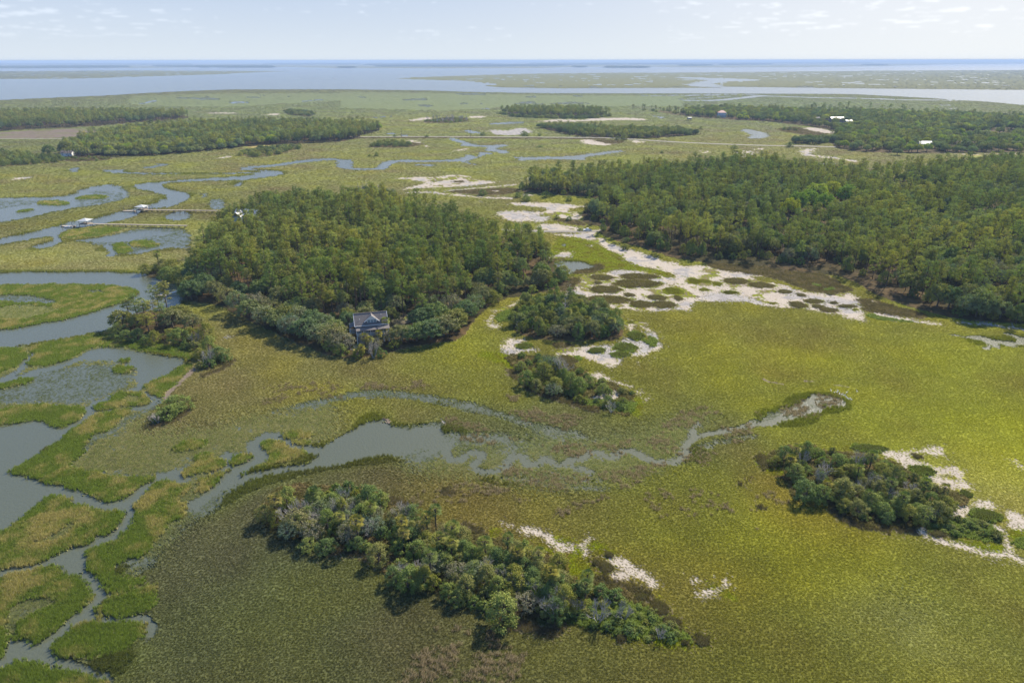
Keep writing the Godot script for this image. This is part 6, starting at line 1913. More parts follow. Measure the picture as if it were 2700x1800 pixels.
# single trees: kind, place, then x, d, height, width
var single_trees := [
["cedar",1,[5.8,214.3,5.0,6.0,11.4,216.6,6.5,7.0,14.6,209.8,4.5,6.0,20.2,210.9,5.5,5.5,23.4,208.6,5.0,5.5,30.7,207.5,3.5,4.5,8.1,209.8,4.0,5.0,18.6,216.6,4.5,4.5,3.4,226.3,3.0,4.0,26.4,213.1,3.0,4.5,15.9,223.8,4.0,4.5]],
["cedar",2,[83.8,167.5,4.4,4.2,76.8,165.2,4.0,4.4,75.8,147.2,4.8,6.0,79.0,146.0,4.2,5.4,84.4,147.2,5.2,6.2,101.2,153.8,4.8,4.6,76.7,156.5,3.8,4.6,86.0,141.2,3.6,4.6,100.4,137.7,4.0,5.0,104.6,138.8,4.2,5.0,97.8,138.8,3.6,5.0,91.9,140.0,3.2,4.6,90.8,143.5,3.4,4.4,96.4,141.7,3.4,4.6,82.9,142.3,2.8,4.0,108.4,142.3,3.6,4.4,102.5,144.8,3.6,4.4,88.1,147.2,3.4,4.4,100.9,157.9,3.2,4.2,90.5,162.9,3.0,4.4,91.8,157.9,3.0,4.4,95.0,149.8,3.2,4.2,106.1,144.8,3.2,4.2,73.8,163.7,2.6,3.4]],
["cedar",3,[-60.7,138.7,3.6,3.6,-57.0,144.1,5.0,4.4,-50.5,144.7,4.6,4.4,-36.3,143.5,5.6,5.4,-41.9,139.3,4.4,3.6,-44.2,134.3,4.8,4.2,-47.0,127.9,2.6,3.6,-42.7,126.9,2.8,3.8,-30.1,123.5,3.8,4.6,-57.7,137.0,3.0,3.4,-23.7,131.6,3.8,3.6,-26.9,130.5,3.4,3.4,-21.8,124.9,4.0,4.0,-22.5,115.7,4.4,4.8,-25.2,117.0,3.2,3.8,-19.7,116.1,4.0,4.2,-9.5,113.1,4.2,4.4,-5.3,115.7,4.6,4.6,-1.8,106.2,5.4,6.4,-8.8,123.0,3.6,4.0,-3.6,122.0,4.0,4.2,2.9,122.0,3.8,4.4,6.0,118.3,3.8,4.0,11.1,109.3,4.6,4.4,8.8,106.2,4.0,3.8,-11.2,110.6,3.0,3.4,-35.6,127.9,2.4,3.0,-14.8,121.1,3.6,4.0,-11.3,125.4,3.4,3.6,0.6,116.5,4.0,4.4,-6.7,120.2,3.6,4.0,-19.5,127.9,3.4,3.8,10.6,122.0,3.0,4.0,9.5,113.5,4.2,4.2,7.5,111.0,3.6,4.0,10.9,116.5,3.0,3.6]],
["cedar",4,[-143.4,252.7,4.2,4.0,-161.6,260.5,4.0,5.0,-156.3,257.3,3.0,5.0,-151.8,256.5,3.4,5.0,-131.8,252.7,4.5,6.0,-129.0,254.2,4.0,5.0,-123.1,252.7,6.0,5.0,-117.1,242.4,5.0,5.0,-108.0,196.1,3.6,6.6,-109.5,191.2,3.0,5.4,-111.6,236.8,3.6,5.0,-138.6,257.3,3.0,4.5,-117.6,236.8,3.4,4.0,-194.4,349.7,4.0,5.0,-187.7,355.2,5.0,7.0,-180.0,347.1,6.0,8.0,-171.5,336.7,6.0,8.0,-192.4,355.2,2.5,4.0,-177.9,339.3,5.0,7.0]],
["cedar",5,[-5.5,312.7,6.0,8.0,-8.9,301.6,6.0,8.0,17.1,327.6,7.0,10.0,24.1,332.0,7.0,10.0,27.6,340.5,6.0,8.0,19.2,373.0,8.0,8.0,16.2,406.9,9.0,8.0,11.8,416.3,8.0,8.0,17.8,389.3,8.0,9.0,-172.0,350.8,7.0,8.0]],
["cedar",6,[68.3,399.7,3.5,6.0,40.3,479.3,3.0,5.0,32.5,484.3,3.0,4.0,45.3,446.9,2.0,4.0,-23.9,577.6,5.0,8.0,12.2,552.5,5.0,8.0,28.3,569.0,5.0,7.0,45.9,552.5,4.0,6.0,4.7,569.0,4.0,6.0,56.6,508.0,6.0,9.0,60.1,488.1,6.0,8.0,70.8,416.3,3.0,5.0]],
["cedar",7,[21.6,1065.9,6.0,11.0,18.6,1081.0,6.0,9.0,-44.1,1072.3,4.0,10.0,149.3,1005.5,6.0,8.0,159.6,1005.5,7.0,10.0,36.7,918.2,3.0,9.0,-160.0,830.9,5.0,6.0,-167.7,830.9,3.0,7.0,-126.1,1051.1,3.0,6.0,-174.1,1055.3,3.0,5.0,285.5,902.4,5.0,9.0,362.1,918.2,7.0,10.0,42.3,1065.9,4.0,6.0,183.2,858.2,3.0,5.0,443.0,1158.1,5.0,7.0,452.5,1158.1,5.0,8.0,457.2,1145.8,4.0,8.0]],
["dead",1,[22.9,277.4,9.0,3.1,27.2,308.8,6.0,2.1,2.1,264.6,4.0,1.4,14.2,207.5,4.5,4.5,31.9,194.1,3.4,3.4,18.4,221.4,7.0,7.0]],
["dead",2,[81.8,153.8,4.2,4.2,85.1,157.9,3.8,3.8,96.2,162.2,3.8,3.8,94.8,151.8,3.8,3.8,90.0,149.8,3.4,3.4,96.9,145.4,3.4,3.4,103.0,148.5,3.6,3.6,102.1,138.2,3.0,3.0,80.8,162.9,3.6,3.6,98.5,153.1,3.2,3.2]],
["dead",3,[-42.9,145.3,4.2,3.6,-26.9,137.0,4.6,3.9,-34.1,132.1,4.0,3.4,-23.6,118.3,4.2,3.6,-38.8,138.2,4.0,3.4,-50.0,138.7,4.4,3.7,-2.2,116.5,3.8,3.2,-8.8,117.0,3.4,2.9,4.8,113.1,3.4,2.9,-54.5,137.0,4.6,4.4,-52.3,139.3,4.6,4.4,-47.3,136.5,4.2,4.0,-43.1,139.9,4.4,4.2,-39.3,135.4,4.2,4.0,-25.8,139.3,4.4,4.2,-20.2,117.4,3.6,3.4,-6.4,119.2,4.0,3.8,7.9,107.3,4.6,4.6,8.9,108.9,3.8,3.8,17.3,105.4,4.2,4.2,22.5,106.2,3.2,3.2,4.7,114.4,3.2,3.2,13.3,108.5,2.8,2.8,28.9,101.3,2.2,2.2]],
["dead",4,[-113.2,231.5,4.5,4.5,-125.4,251.2,4.0,4.0,-110.7,187.9,2.6,2.6,-112.7,188.4,2.0,2.0]],
["dead",5,[-52.7,238.0,7.0,5.0,-63.7,245.3,5.0,5.0,-4.6,318.5,9.0,7.0,5.9,416.3,14.0,3.0,8.1,406.9,13.0,3.0,11.4,402.4,12.0,3.0,2.4,416.3,12.0,3.0,-59.6,239.8,3.4,4.0,-111.6,577.6,9.0,5.0]],
["limeoak",6,[238.4,536.9,16.5,18.0,253.7,544.6,16.5,16.0,220.9,508.0,16.5,15.0,209.8,501.2,16.5,16.0,258.9,529.4,16.5,15.0,226.5,494.6,16.5,14.0,274.7,508.0,16.5,15.0,194.6,475.6,16.5,14.0]],
["mossoak",1,[13.3,222.6,7.0,7.0,13.9,206.5,4.0,6.0]],
["mossoak",3,[-51.7,134.8,4.6,6.0,-47.3,131.6,4.0,5.0,-38.5,130.5,4.2,4.6,-53.0,132.1,3.4,4.4,-17.3,120.2,3.4,4.6,-12.0,117.9,3.4,4.4,-8.2,117.4,3.8,4.6,4.5,122.0,3.4,4.4,-47.1,139.9,3.8,4.4]],
["mossoak",5,[-105.3,272.1,9.0,11.0,-90.7,261.2,9.0,12.0,-76.9,253.1,8.0,12.0,-70.6,249.1,9.0,13.0,-66.0,245.3,7.0,10.0,-122.8,288.7,10.0,11.0,-131.8,298.9,9.0,10.0,-26.9,283.7,10.0,11.0,-17.0,288.7,9.0,10.0,-50.2,253.1,6.0,8.0,-54.1,245.3,5.0,7.0,-113.4,286.2,10.0,11.0,-90.7,272.1,9.0,10.0,-77.2,263.3,8.0,10.0]],
["myrtle",3,[-31.0,132.1,2.2,2.8,-30.1,135.4,2.2,3.0,-13.2,113.1,2.6,3.2,-16.2,124.9,2.6,3.2,-13.4,127.9,2.6,3.0,7.5,115.7,2.8,3.4,3.8,116.5,2.6,3.2,-1.9,117.4,2.8,3.2,-16.8,115.7,2.4,3.0,-37.3,127.9,1.6,2.4,-33.5,127.4,1.6,2.4,-7.8,110.2,1.8,3.0,-5.4,108.9,1.6,2.8,15.1,114.4,2.0,3.4,13.7,113.1,2.2,3.6,18.7,113.1,1.8,3.2,21.8,111.8,1.6,3.2]],
["myrtle",4,[-146.9,252.7,2.0,3.0,-110.9,189.3,1.8,3.0,-108.8,235.5,2.0,3.4,-124.6,246.7,2.4,4.0,-114.8,228.9,1.8,3.0,-128.0,246.7,2.0,3.0,-112.1,230.2,2.2,3.6]],
["myrtle",5,[-50.9,239.8,3.6,5.0,-58.5,238.0,3.6,5.0,-65.6,240.5,4.0,6.0,-71.2,245.3,4.0,6.0,-46.3,247.2,3.0,5.0]],
["myrtle",7,[-511.0,796.6,2.6,4.0,-515.0,807.2,2.6,4.0,-509.5,805.4,2.6,4.0,-512.6,818.8,2.6,4.0,-505.5,812.0,2.6,4.0,-492.5,799.9,2.6,4.0,-490.0,799.1,2.6,4.0,-488.7,803.5,2.6,4.0,-493.6,819.1,2.6,4.0,-484.5,813.8,2.6,4.0,-471.4,794.6,2.6,4.0,-475.3,811.8,2.6,4.0,-467.6,805.5,2.6,4.0,-468.9,813.9,2.6,4.0]],
["oak",4,[-164.1,268.7,6.0,7.0,-143.3,268.7,6.0,8.0,-144.1,277.4,5.0,7.0,-134.0,267.1,5.0,6.0,-156.5,267.1,5.0,6.0]],
["oak",5,[-98.5,268.5,8.0,11.0,-84.1,257.1,9.0,12.0,-114.7,280.4,9.0,11.0,-140.4,307.1,9.0,10.0,-148.4,315.6,10.0,10.0,-44.1,253.1,7.0,10.0,-38.1,253.1,8.0,11.0,-32.9,255.1,9.0,12.0,-28.0,259.1,9.0,13.0,-24.0,267.6,9.0,12.0,-32.4,272.1,10.0,12.0,-38.6,269.8,9.0,11.0,-19.9,279.0,9.0,11.0,-14.2,301.6,8.0,10.0,1.9,321.5,6.0,8.0,9.4,323.3,6.0,8.0,14.7,337.2,7.0,9.0,-95.6,272.1,9.0,10.0,-82.5,265.5,9.0,11.0,-71.7,257.1,8.0,9.0,-57.5,286.2,7.0,8.0,-64.7,283.7,6.0,8.0,-149.4,307.1,8.0,9.0,-158.0,318.5,8.0,10.0,-162.8,334.0,9.0,10.0,-167.5,354.3,10.0,10.0,-172.1,373.0,10.0,10.0]],
["oak",7,[-546.9,830.9,15.0,14.0,-551.5,865.3,13.0,12.0,690.0,1034.8,11.0,22.0,558.4,851.2,9.0,10.0,730.6,1145.8,9.0,13.0,459.9,837.6,8.0,12.0,492.2,865.3,9.0,12.0,542.1,902.4,10.0,13.0,541.1,872.5,7.0,12.0,552.9,865.3,7.0,12.0,562.8,858.2,7.0,12.0]],
["palm",1,[31.0,263.7,5.0,3.0,41.0,262.1,4.5,3.0,23.5,268.7,6.0,3.0,11.1,263.7,5.0,3.0,37.4,267.1,5.5,3.0,34.7,275.7,6.0,3.0,26.5,260.5,4.0,3.0]],
["palm",2,[79.6,165.2,3.9,2.4,75.8,159.3,3.7,2.4,92.0,154.4,3.9,2.4,99.1,161.5,3.5,2.4,89.8,144.2,3.7,2.4,105.7,147.2,3.9,2.4,109.5,145.4,3.7,2.4,97.2,141.7,3.7,2.4,97.1,147.2,4.2,2.4,81.2,148.5,3.2,2.4]],
["palm",3,[-34.4,136.5,4.5,2.6,-36.0,130.0,5.0,2.6,-18.2,133.7,5.4,2.6,-20.0,132.1,4.5,2.6,-24.9,126.9,4.1,2.6,-16.4,125.4,4.1,2.6,-13.8,127.9,4.1,2.6,-13.7,123.5,4.1,2.6,-17.6,117.0,5.9,2.6,-1.0,124.4,4.5,2.6,1.0,120.2,4.1,2.6,-58.4,139.9,4.5,2.6,-49.8,143.5,3.6,2.6,-40.9,133.2,3.8,2.6,8.3,113.5,4.5,2.6,-26.1,131.6,4.1,2.6,5.8,120.6,4.1,2.6,-5.9,123.5,4.1,2.6,7.9,113.1,5.4,2.4,15.2,111.0,3.8,2.4,15.9,114.4,3.2,2.4,1.2,120.6,4.1,2.4]],
["palm",4,[-191.1,357.4,6.0,2.6]],
["palm",5,[-56.7,243.5,6.0,3.2,-52.4,248.0,5.5,3.2,-55.2,243.5,5.0,3.2,-57.1,238.0,4.0,3.2,-50.9,256.3,7.0,3.2,-42.9,291.2,8.0,3.2,-79.7,301.6,8.0,3.2,-86.4,307.1,8.0,3.2,-30.1,301.6,7.0,3.2,-20.4,318.5,7.0,3.2,-9.4,324.5,6.0,3.2,-5.8,334.0,6.0,3.2]],
["palm",7,[-529.5,831.9,6.5,4.0,-525.1,830.3,6.5,4.0,-521.3,829.6,6.5,4.0,-516.7,827.7,6.5,4.0,-514.8,830.4,6.5,4.0,-510.0,828.0,6.5,4.0,-513.5,839.9,6.5,4.0,-506.6,834.0,6.5,4.0,-499.6,827.7,6.5,4.0]],
["pine",1,[8.9,295.4,9.0,4.5,16.6,277.4,7.0,4.5,29.6,281.0,7.5,4.5,20.0,292.4,9.5,4.5,26.6,296.4,8.0,4.5]],
["pine",4,[-153.6,280.1,11.0,6.0,-150.5,281.0,12.0,6.0,-154.3,268.7,9.0,6.0,-148.6,259.7,7.0,6.0,-161.5,275.7,9.0,6.0,-150.8,270.4,8.0,6.0,-164.6,275.7,8.0,6.0,-145.5,267.1,8.0,6.0]],
["pine",7,[683.3,1627.1,17.0,12.0,710.4,1636.8,16.0,12.0,728.6,1603.3,19.0,12.0,749.6,1603.3,21.0,12.0,798.2,1603.3,18.0,12.0,808.0,1571.1,15.0,12.0,825.4,1571.1,17.0,12.0,833.7,1535.8,18.0,12.0,869.5,1473.6,16.0,12.0,810.1,1145.8,19.0,12.0,551.7,1005.5,14.0,12.0]],
]
# stands of trees: step, place, share kept, mix [kind, weight, height, height, width, width], clearings [x, d, r], outline
var stands := [
[1.9,3,1.0,[["myrtle",1,0.7,1.5,1.6,2.8]],[],[9.3,109.6,17.2,111.2,22.9,110.8,28.1,109.2,30.7,105.6,33.7,103.4,34.2,100.8,23,101.5,18.7,103.4,13.4,105.6,9.1,106.4]],
[3.3,2,0.8,[["myrtle",3,1.2,2.4,2.4,3.6],["cedar",1.6,2.2,3.2,3,4]],[],[77.8,167.7,87.3,170.8,103.2,164.6,108.7,158.8,111.9,151.3,113.4,145.6,108.4,140.2,97.9,136.2,86.1,137.3,82.9,142,79.5,146.2,74.3,148.1,75.6,155.3]],
[2.0,2,1.0,[["myrtle",1,0.8,1.5,1.8,2.8]],[],[101.4,136.8,110,138.8,114.7,137.6,116.7,133.7,115.2,131.3,109.3,131.9,104.5,132.4,100.9,134]],
[4.3,1,1.0,[["cedar",4,4.5,7,5,6.5],["myrtle",3,3,5,3.6,5],["oak",2,5,8,6,8],["mossoak",1,5,7,6,8]],[],[0.9,284.5,6,298.1,15.3,305.3,24.8,303.2,31.7,297.1,37.9,293.1,43,283.6,46.3,271.1,45.7,261.2,41.5,256.5,24.8,254.9,16.1,256.5,7.4,259.6,1.8,265.3,0.9,273.7]],
[3.0,1,0.62,[["myrtle",1,1.0,2.2,2,3.4]],[],[0.8,238.2,6.3,238.2,16.8,238.2,22.8,230.2,26.7,221.4,34.2,214.9,40.6,207.6,40.9,203.4,38.8,196.2,33,195.2,28.5,197.2,22.3,201.3,15,207.6,9.7,211,5.9,219,1.3,230.2]],
[5.7,5,0.94,[["pine",8,13,21,4.8,7.6],["pine",3,9,14,4,6],["oak",1.2,8,12,7,10]],[[-58.1,254.1,12.5],[-61.1,242.1,9],[-44.1,258.1,9],[-72.1,260.1,7],[-71.1,259.1,5],[-184.0,472.0,14],[-181.0,458.0,13]],[-154.9,324.5,-163.4,354.3,-172.2,389.3,-186.3,446.9,-186,505.2,-158.5,517.8,-129,514.9,-100.9,517.8,-59.6,484.3,-14.2,416.3,6.5,381,10.1,350.8,-3.8,324.5,-18,307.1,-30,281.3,-44.4,276.6,-58.5,282.3,-75.3,282.3,-85.4,276.6,-104.8,291.2,-124.2,307.1,-141.2,318.5]],
[10,5,0.55,[["pine",1,10,16,5.5,7.5],["palm",0.8,5,8,3.2,3.6],["myrtle",1.5,3,5,4,5.5]],[[-58.1,254.1,12.5],[-61.1,242.1,9],[-44.1,258.1,9],[-72.1,260.1,7],[-71.1,259.1,5],[-184.0,472.0,14],[-181.0,458.0,13]],[-154.9,324.5,-163.4,354.3,-172.2,389.3,-186.3,446.9,-186,505.2,-158.5,517.8,-129,514.9,-100.9,517.8,-59.6,484.3,-14.2,416.3,6.5,381,10.1,350.8,-3.8,324.5,-18,307.1,-30,281.3,-44.4,276.6,-58.5,282.3,-75.3,282.3,-85.4,276.6,-104.8,291.2,-124.2,307.1,-141.2,318.5]],
[8.5,5,0.55,[["oak",2,7,10,7,10],["mossoak",1.2,7,9,8,10],["pine",2,10,15,6,8],["myrtle",1,3,5,4,6]],[[-58.1,254.1,12.5],[-61.1,242.1,9],[-44.1,258.1,9],[-72.1,260.1,7],[-71.1,259.1,5],[-184.0,472.0,14],[-181.0,458.0,13]],[-156.7,315.6,-163.6,340.5,-173.3,381,-183,416.3,-197.2,475.6,-190.7,519.2,-162.6,532.4,-132,527.9,-103,529.4,-61.1,497.2,-12,424.1,16.7,391,25.1,347.3,24.9,329.5,9.4,323.3,-7.3,309.9,-16.4,293.7,-21.3,263.3,-26.2,256.3,-38.1,253.1,-51.9,245.3,-61.5,241.6,-70.9,244.2,-85.8,255.1,-105.6,273,-121.1,288.7,-141.5,309.9]],
[6.5,5,1.0,[["oak",2,8,11,8,11],["pine",2,13,18,6,8],["cedar",1,5,8,6,8]],[[-58.1,254.1,12.5],[-61.1,242.1,9],[-44.1,258.1,9],[-72.1,260.1,7],[-71.1,259.1,5],[-184.0,472.0,14],[-181.0,458.0,13]],[-158.7,309.9,-162.5,324.5,-172.1,365.3,-186.5,416.3,-202.3,481.8,-192.3,469.6,-175.8,406.9,-164.8,365.3,-154.7,330.8,-146.9,309.9,-151.8,304.3]],
[3.1,3,0.62,[["myrtle",2,1.8,3.2,3,4.4],["cedar",2,3,4.8,3.8,5.4],["mossoak",1,3.4,4.6,4.6,6]],[],[-61.9,141.9,-57.5,146.8,-48,150.6,-38.5,150.6,-35.4,146.1,-29.3,140.7,-23.5,137.8,-17.8,134.5,-9,132.3,-0.3,128.7,6.3,124.7,10.8,118.1,11.1,108.8,8.6,106.8,-3.3,108.8,-11,112.9,-20.8,117.2,-26.9,119.5,-30.2,125.6,-36.2,130.7,-44.8,130.7,-54.3,133.9,-58.9,137.3]],
[5,5,0.6,[["pine",1,12,15,4,5]],[],[-2.4,426.1,20.4,398,21,365.3,10.7,373]],
[7.5,5,1.0,[["oak",1,7,9,7,9],["pine",1,10,13,5,6]],[[-58.1,254.1,12.5],[-61.1,242.1,9],[-44.1,258.1,9],[-72.1,260.1,7],[-71.1,259.1,5],[-184.0,472.0,14],[-181.0,458.0,13]],[-186.5,416.3,-204.7,488.1,-194.2,529.4,-163.9,536.9,-140.1,536.9,-158.9,519.2,-186,505.2,-190.5,458]],
[8,5,1.0,[["oak",1,5,8,5,7],["dead",0.5,8,11,3,4],["cedar",1,4,6,5,6]],[],[-140.8,552.5,-129.9,605,-98.9,577.6,-86.4,536.9,-108.8,529.4,-129.4,529.4]],
[6.5,6,0.93,[["pine",5.5,11,20,4.6,7.6],["oak",2.4,8,13,8,12],["cedar",0.6,6,9,6,7],["mossoak",0.5,8,11,8,10]],[[238.4,536.9,8.5],[253.7,544.6,8.5],[220.9,508.0,8.5],[209.8,501.2,8.5],[258.9,529.4,8.5],[226.5,494.6,8.5],[274.7,508.0,8.5],[194.6,475.6,8.5],[230.0,516.3,9],[244.6,523.5,9],[213.4,489.4,9],[202.8,483.0,9],[249.8,509.3,9],[219.1,476.8,9],[265.4,489.4,9],[188.4,459.1,9],[221.0,494.6,6],[234.9,501.2,6],[205.5,469.6,6],[195.3,463.7,6],[240.2,488.1,6],[211.1,458.0,6],[255.6,469.6,6],[181.8,441.5,6],[310.6,564.3,13],[383.1,542.7,16],[348.0,605.0,16],[106.1,454.6,9],[106.0,460.3,8],[115.9,469.6,7]],[10.6,599.3,14.5,628.6,28.4,647.5,65.3,662.9,103.9,679.1,172.6,703,260.5,749,292.7,716,336,645.3,403.6,691.1,545.5,743,626.3,743,259.2,272.1,221.8,276.6,201.2,280.4,192.1,293.7,186.8,309.9,183.8,329.5,182.6,347.3,170.5,361.6,157.4,365.3,137.4,374.6,119.9,381,99.6,387.6,85.6,406.9,70.7,431.1,60.7,449,78.1,463.7,56,475.6,56.6,508,76,536.9,68,572.5,28.9,581.2]],
[12,6,0.5,[["myrtle",1.5,3,5,4,5.5],["palm",0.7,5,8,3.2,3.6],["pine",1,9,14,5,6.5]],[[238.4,536.9,8.5],[253.7,544.6,8.5],[220.9,508.0,8.5],[209.8,501.2,8.5],[258.9,529.4,8.5],[226.5,494.6,8.5],[274.7,508.0,8.5],[194.6,475.6,8.5],[230.0,516.3,9],[244.6,523.5,9],[213.4,489.4,9],[202.8,483.0,9],[249.8,509.3,9],[219.1,476.8,9],[265.4,489.4,9],[188.4,459.1,9],[221.0,494.6,6],[234.9,501.2,6],[205.5,469.6,6],[195.3,463.7,6],[240.2,488.1,6],[211.1,458.0,6],[255.6,469.6,6],[181.8,441.5,6],[310.6,564.3,13],[383.1,542.7,16],[348.0,605.0,16],[106.1,454.6,9],[106.0,460.3,8],[115.9,469.6,7]],[10.6,599.3,14.5,628.6,28.4,647.5,65.3,662.9,103.9,679.1,172.6,703,260.5,749,292.7,716,336,645.3,403.6,691.1,545.5,743,626.3,743,259.2,272.1,221.8,276.6,201.2,280.4,192.1,293.7,186.8,309.9,183.8,329.5,182.6,347.3,170.5,361.6,157.4,365.3,137.4,374.6,119.9,381,99.6,387.6,85.6,406.9,70.7,431.1,60.7,449,78.1,463.7,56,475.6,56.6,508,76,536.9,68,572.5,28.9,581.2]],
[5.5,6,1.0,[["cedar",2,5,8,5,7],["oak",1,7,9,8,10],["myrtle",2,2.5,4,3.5,5],["palm",0.7,4,7,3,3.4]],[],[164.3,356.5,183.5,349.4,186.7,327.6,188.4,306,193.5,290.2,201.1,277.6,218.1,271.2,239.6,267.6,246.5,276.6,224.4,280.4,204.2,285.2,195.1,298.9,189.9,315.6,187,335.9,184.8,356.5]],
[6.5,6,0.8,[["cedar",2,4,7,4,6],["myrtle",2,2.5,4,3.5,5]],[],[55.6,472,69.5,458,60.2,444.7,69.9,426.1,84.7,402.4,98.5,382.7,118.5,376.2,138,369.9,155.7,360.9,164.3,356.5,160.4,373,122.2,389.3,87.3,416.3,68.7,452.4,78.7,467.2,57.3,488.1]],
[6,6,0.8,[["cedar",2,4,7,4,6],["myrtle",2,2.5,4,3.5,5],["pine",2,11,15,4,6]],[],[8.3,605,29,582.9,66.1,569,73.2,575.9,30,605,10.2,620.5]],
[8,6,1.0,[["dead",1,8,12,3,4]],[],[16.9,614.6,40.2,608.8,39.4,595.6,16.5,599.3]],
[11,7,1.0,[["pine",5,13,18,7,10],["oak",2,10,13,10,13]],[],[-862,1088,-828,1151,-804,1186,-751,1218,-718,1258,-687,1339,-631.2,1398,-672.6,1486,-805,1514,-927,1514,-1156,1474]],
[9.5,7,1.0,[["pine",4,12,17,7,10],["oak",4,10,13,10,14],["limeoak",1,10,12,10,12]],[],[-543.7,855,-514.4,859,-476.2,848,-433.2,844,-402.2,878,-353.3,939,-305.9,966,-238.8,990,-223.1,1056,-207.9,1165,-272.3,1249,-298.8,1249,-388.5,1249,-491.4,1249,-557.9,1234,-613.5,1145,-625.7,1084,-597.2,980,-579.1,914]],
[9,7,1.0,[["oak",1,6,9,8,11]],[],[-537.2,844,-473.1,834,-428.1,834,-397.2,866,-352.1,922,-364.8,957,-414.2,905,-449.6,859,-559.7,882]],
[8,7,1.0,[["cedar",2,5,7,6,8],["myrtle",1,3,5,5,7]],[],[-596,739,-550.4,750,-534.4,761,-516.2,773,-502.1,779,-518.8,811,-558.9,838,-598.6,858,-709,887]],
[9,7,1.0,[["cedar",2,4,6,6,8],["oak",1,5,7,7,9]],[],[-335.5,851,-323.4,887,-307.7,918,-272.1,926,-281.9,838,-310.8,822]],
[10,7,1.0,[["pine",5,13,18,7,10],["oak",1,8,11,8,11]],[],[-30.2,1558,7,1442,92.5,1409,163.4,1405,202.9,1466,168.2,1589,39.8,1589]],
[10,7,1.0,[["cedar",1,4,7,8,10]],[],[-31.5,1544,6.9,1424,91.3,1391,161.4,1387,204.7,1462,205.6,1486,163.4,1431,94.1,1435,7.1,1470]],
[8.5,7,1.0,[["pine",2,9,13,7,9],["oak",2,7,10,9,12],["cedar",2,5,8,7,9]],[],[42.7,1205,73.9,1117,102,1051,152.9,1031,182.8,1021,241.8,1051,293.8,1094,272.1,1134,172.1,1166,80.4,1218]],
[11,7,1.0,[["oak",2,5,8,8,11],["cedar",1,4,7,7,9]],[],[-503.6,1580,-485.3,1627,-415.8,1514,-408.5,1454,-461.7,1494]],
[12,7,0.6,[["palm",2,8,12,5,6],["cedar",1,4,7,7,9]],[],[261.2,1652,310.6,1667,316.5,1627,355.9,1627,374.8,1514,355.6,1435,325.8,1514,303.4,1627]],
[8,7,0.6,[["dead",1,6,10,5,6],["cedar",1.4,2,4,5,7]],[],[-166.6,1333,-149,1398,-90.2,1409,-78.7,1333,-109.6,1298,-152.9,1307]],
[6.5,7,0.7,[["cedar",1,3,5,5,8]],[],[-190.5,934,-187.5,987,-139.7,978,-129.9,934,-143.6,923,-181.6,923]],
[11.5,7,1.0,[["oak",4,8,12,9,13],["pine",2.5,11,16,7,10],["limeoak",1.6,9,12,10,13],["cedar",1,5,8,7,9]],[[710.7,1081.0,38],[794.9,1110.1,45],[645.4,977.6,26],[608.5,934.5,20],[540.7,826.9,16],[536.9,918.2,20],[414.8,1416.1,17],[393.5,1345.9,16],[589.3,1297.6,30],[563.2,1238.1,26],[589.9,1252.4,22],[519.6,887.2,16],[564.2,1329.4,20]],[350,1471,405.5,1392,476.6,1321,507.6,1257,523.6,1185,511.9,1102,463,1030,421.5,922,428.8,874,474.7,863,549.1,863,636.1,874,791,889,1193,1365,989,1383,887,1471,803,1536,693,1582,580.6,1619,466.5,1670,378.5,1594]],
[8,7,1.0,[["cedar",2,4,7,7,9],["oak",1,7,10,9,12]],[],[392,987,429.3,1035,463.1,1015,442.8,969,405.9,951,382.4,951]],
]
# fields of dry tussocks: how many, outline
var tussock_fields := [
[16,[56.6,158.8,78.7,157.4,71.9,132.9,51.1,132.9]],
[26,[27.1,151.2,52.7,161.6,58.5,141.9,32.7,140.1]],
[14,[-38.6,141.9,-18.2,158,-9.8,148,-23.9,140.7]],
[60,[-60.4,217.9,-31.6,217.9,-28.8,211,-54,212.1]],
[90,[-13.7,208.7,6,204.4,10.5,194.2,24.1,190.4,23.1,181.3,5.6,188.5,-10.6,196.2]],
[60,[-87.5,214.4,-60.6,219,-57.5,205.5,-81.7,200.2]],
[210,[-16,164.5,0.3,163,20.1,158,50.4,169.1,60.9,169.1,43.8,158,22.7,146.8,11.1,140.7,-3.5,149.3,-14.9,150.6]],
[170,[56.3,200.2,82.6,193.3,102.4,207.6,114.7,207.6,112.3,199.2,83.8,184,63.2,174.5,49.1,169.1]],
[110,[-14.8,104.9,-4.6,103.4,1.1,97,10.5,93.6,10.4,91.5,-20.1,91.5]],
[60,[-22,192.3,1.1,180.4,5.3,174.5,-11.9,176.2,-20.3,183.1]],
[130,[7.5,176.2,31,174.5,54.4,192.3,49.1,169.1,13.5,169.1]],
]
# causeways: width, height, line
var roads := [
[7.0,0.55,[-240.5,1053,-167.6,1055,-80.9,1051,26.5,1045,132.2,1035,171.4,1015,235.2,974,323.8,939,377.9,930,422.6,918]],
[5.0,0.4,[-804,1025,-745,1031,-692.1,1031,-652,1031]],
[4.0,0.5,[-4.5,449.3,21.6,446.8,46.5,445.1,63.1,447.6]],
]
const POND := Vector2(32.1, 361.4)
const HOUSE := Vector2(-57.1, 257.9)
const WHITE_HOUSE := Vector2(-181.7, 467.2)
const TRUCK := Vector2(50.1, 446.9)
const DOCK_A0 := Vector2(-219.9, 457.4)
const DOCK_A1 := Vector2(-289.0, 463.1)
const DOCK_B0 := Vector2(-215.7, 506.7)
const DOCK_B1 := Vector2(-274.2, 510.5)
const FLOAT_A := Vector2(-297.0, 459.1)
const DOCK_C0 := Vector2(-157.7, 317.8)
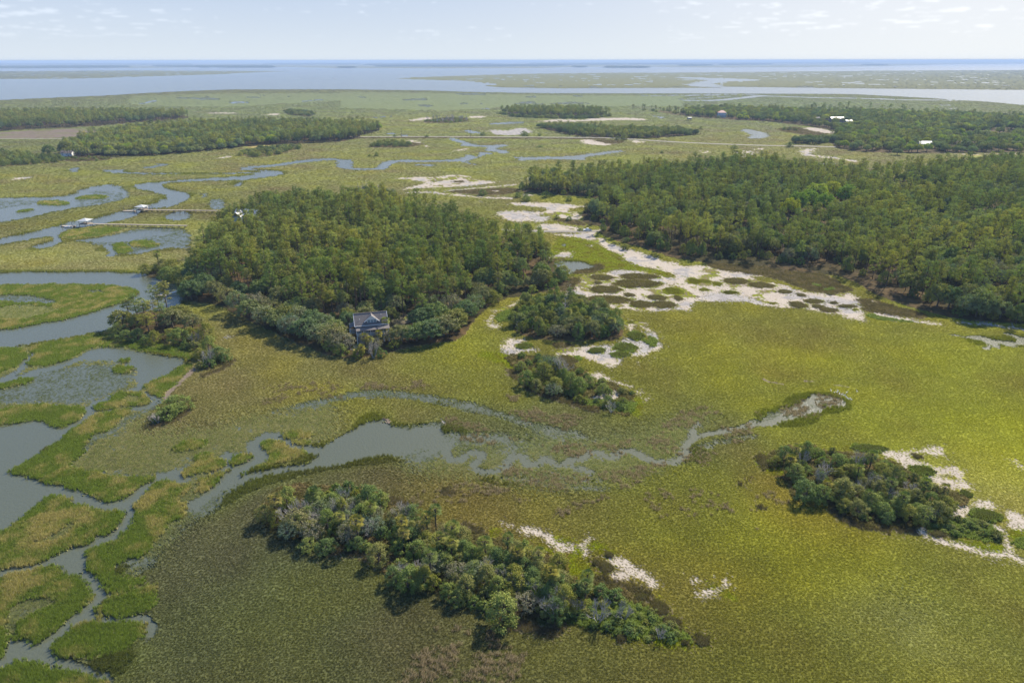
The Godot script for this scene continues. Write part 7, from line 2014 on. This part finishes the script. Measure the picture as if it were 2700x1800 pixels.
const DOCK_C1 := Vector2(-162.3, 317.2)
const DOCK_C2 := Vector2(-163.6, 311.5)
const RED_HOUSE := Vector2(416.9, 1423.5)
const BARN_1 := Vector2(585.3, 1288.3)
const BARN_2 := Vector2(587.3, 1246.7)
const BARN_3 := Vector2(534.3, 913.4)
const BARN_4 := Vector2(561.6, 1322.9)
const HUT := Vector2(332.6, 1339.3)
const POLE_1 := Vector2(-163.5, 1051.1)
const POLE_2 := Vector2(-61.3, 1047.0)
const POLE_3 := Vector2(471.7, 1034.8)
const BOAT := Vector2(-1130.7, 4660.0)
const COTTAGE := Vector2(-527.9, 834.9)
const BIRDS := Vector2(111.0, 206.0)
var egret_spots := [108.9,209,109.5,207.6,110.6,207.9,110.9,206.8,111.3,206,111.7,205.3,112,204.4,112,203.4,112.3,202.8,111.2,208.7,117.5,208.4,113.7,207.6,112.8,202.3]
# woods on the far shore
var far_woods := [
[-7665,11008,-6574,11590,-6434,12236,-8327,14692,-10219,14692],
[-13936,20050,-8774,20050,-16086,36795,-25549,36795],
[-8216,12959,-6434,12236,-8273,15745,-9976,15745],
[-7705,15745,-5677,16959,-3765,11590,-4721,11590,-6600,13771],
[-5277,12959,-3795,11590,-4807,14692,-5980,14692],
[-6710,20050,-4129,20050,-6489,31532,-10544,31532],
[-2303,12236,334,12959,1135,14692,516.1,20050,-3613,20050],
[-3082,15745,-436.7,16959,-710,27585,-5394,27585],
[436.7,16959,4258,18376,7300,31532,811,31532],
[1419,11008,2044,11008,2208,12236,1640,12236],
[3194,13771,4012,14692,4920,18376,4258,18376],
[4461,15745,6434,18376,7721,22060,6245,22060],
[7040,14692,8030,15745,8902,17639,8539,17639],
[1043,11904,1166,11904,1269,12959,1135,12959],
[-2620,11292,-2475,11292,-2681,12236,-2839,12236],
[1783,3070,1837,3027,1937,3207,1870,3207],
[-25549,36795,25549,36795,38323,55214,-38323,55214],
[-14044,11590,-8068,11590,-25549,36795,-44473,36795],
[5110,22060,11986,24516,16596,33961,7861,33961],
]
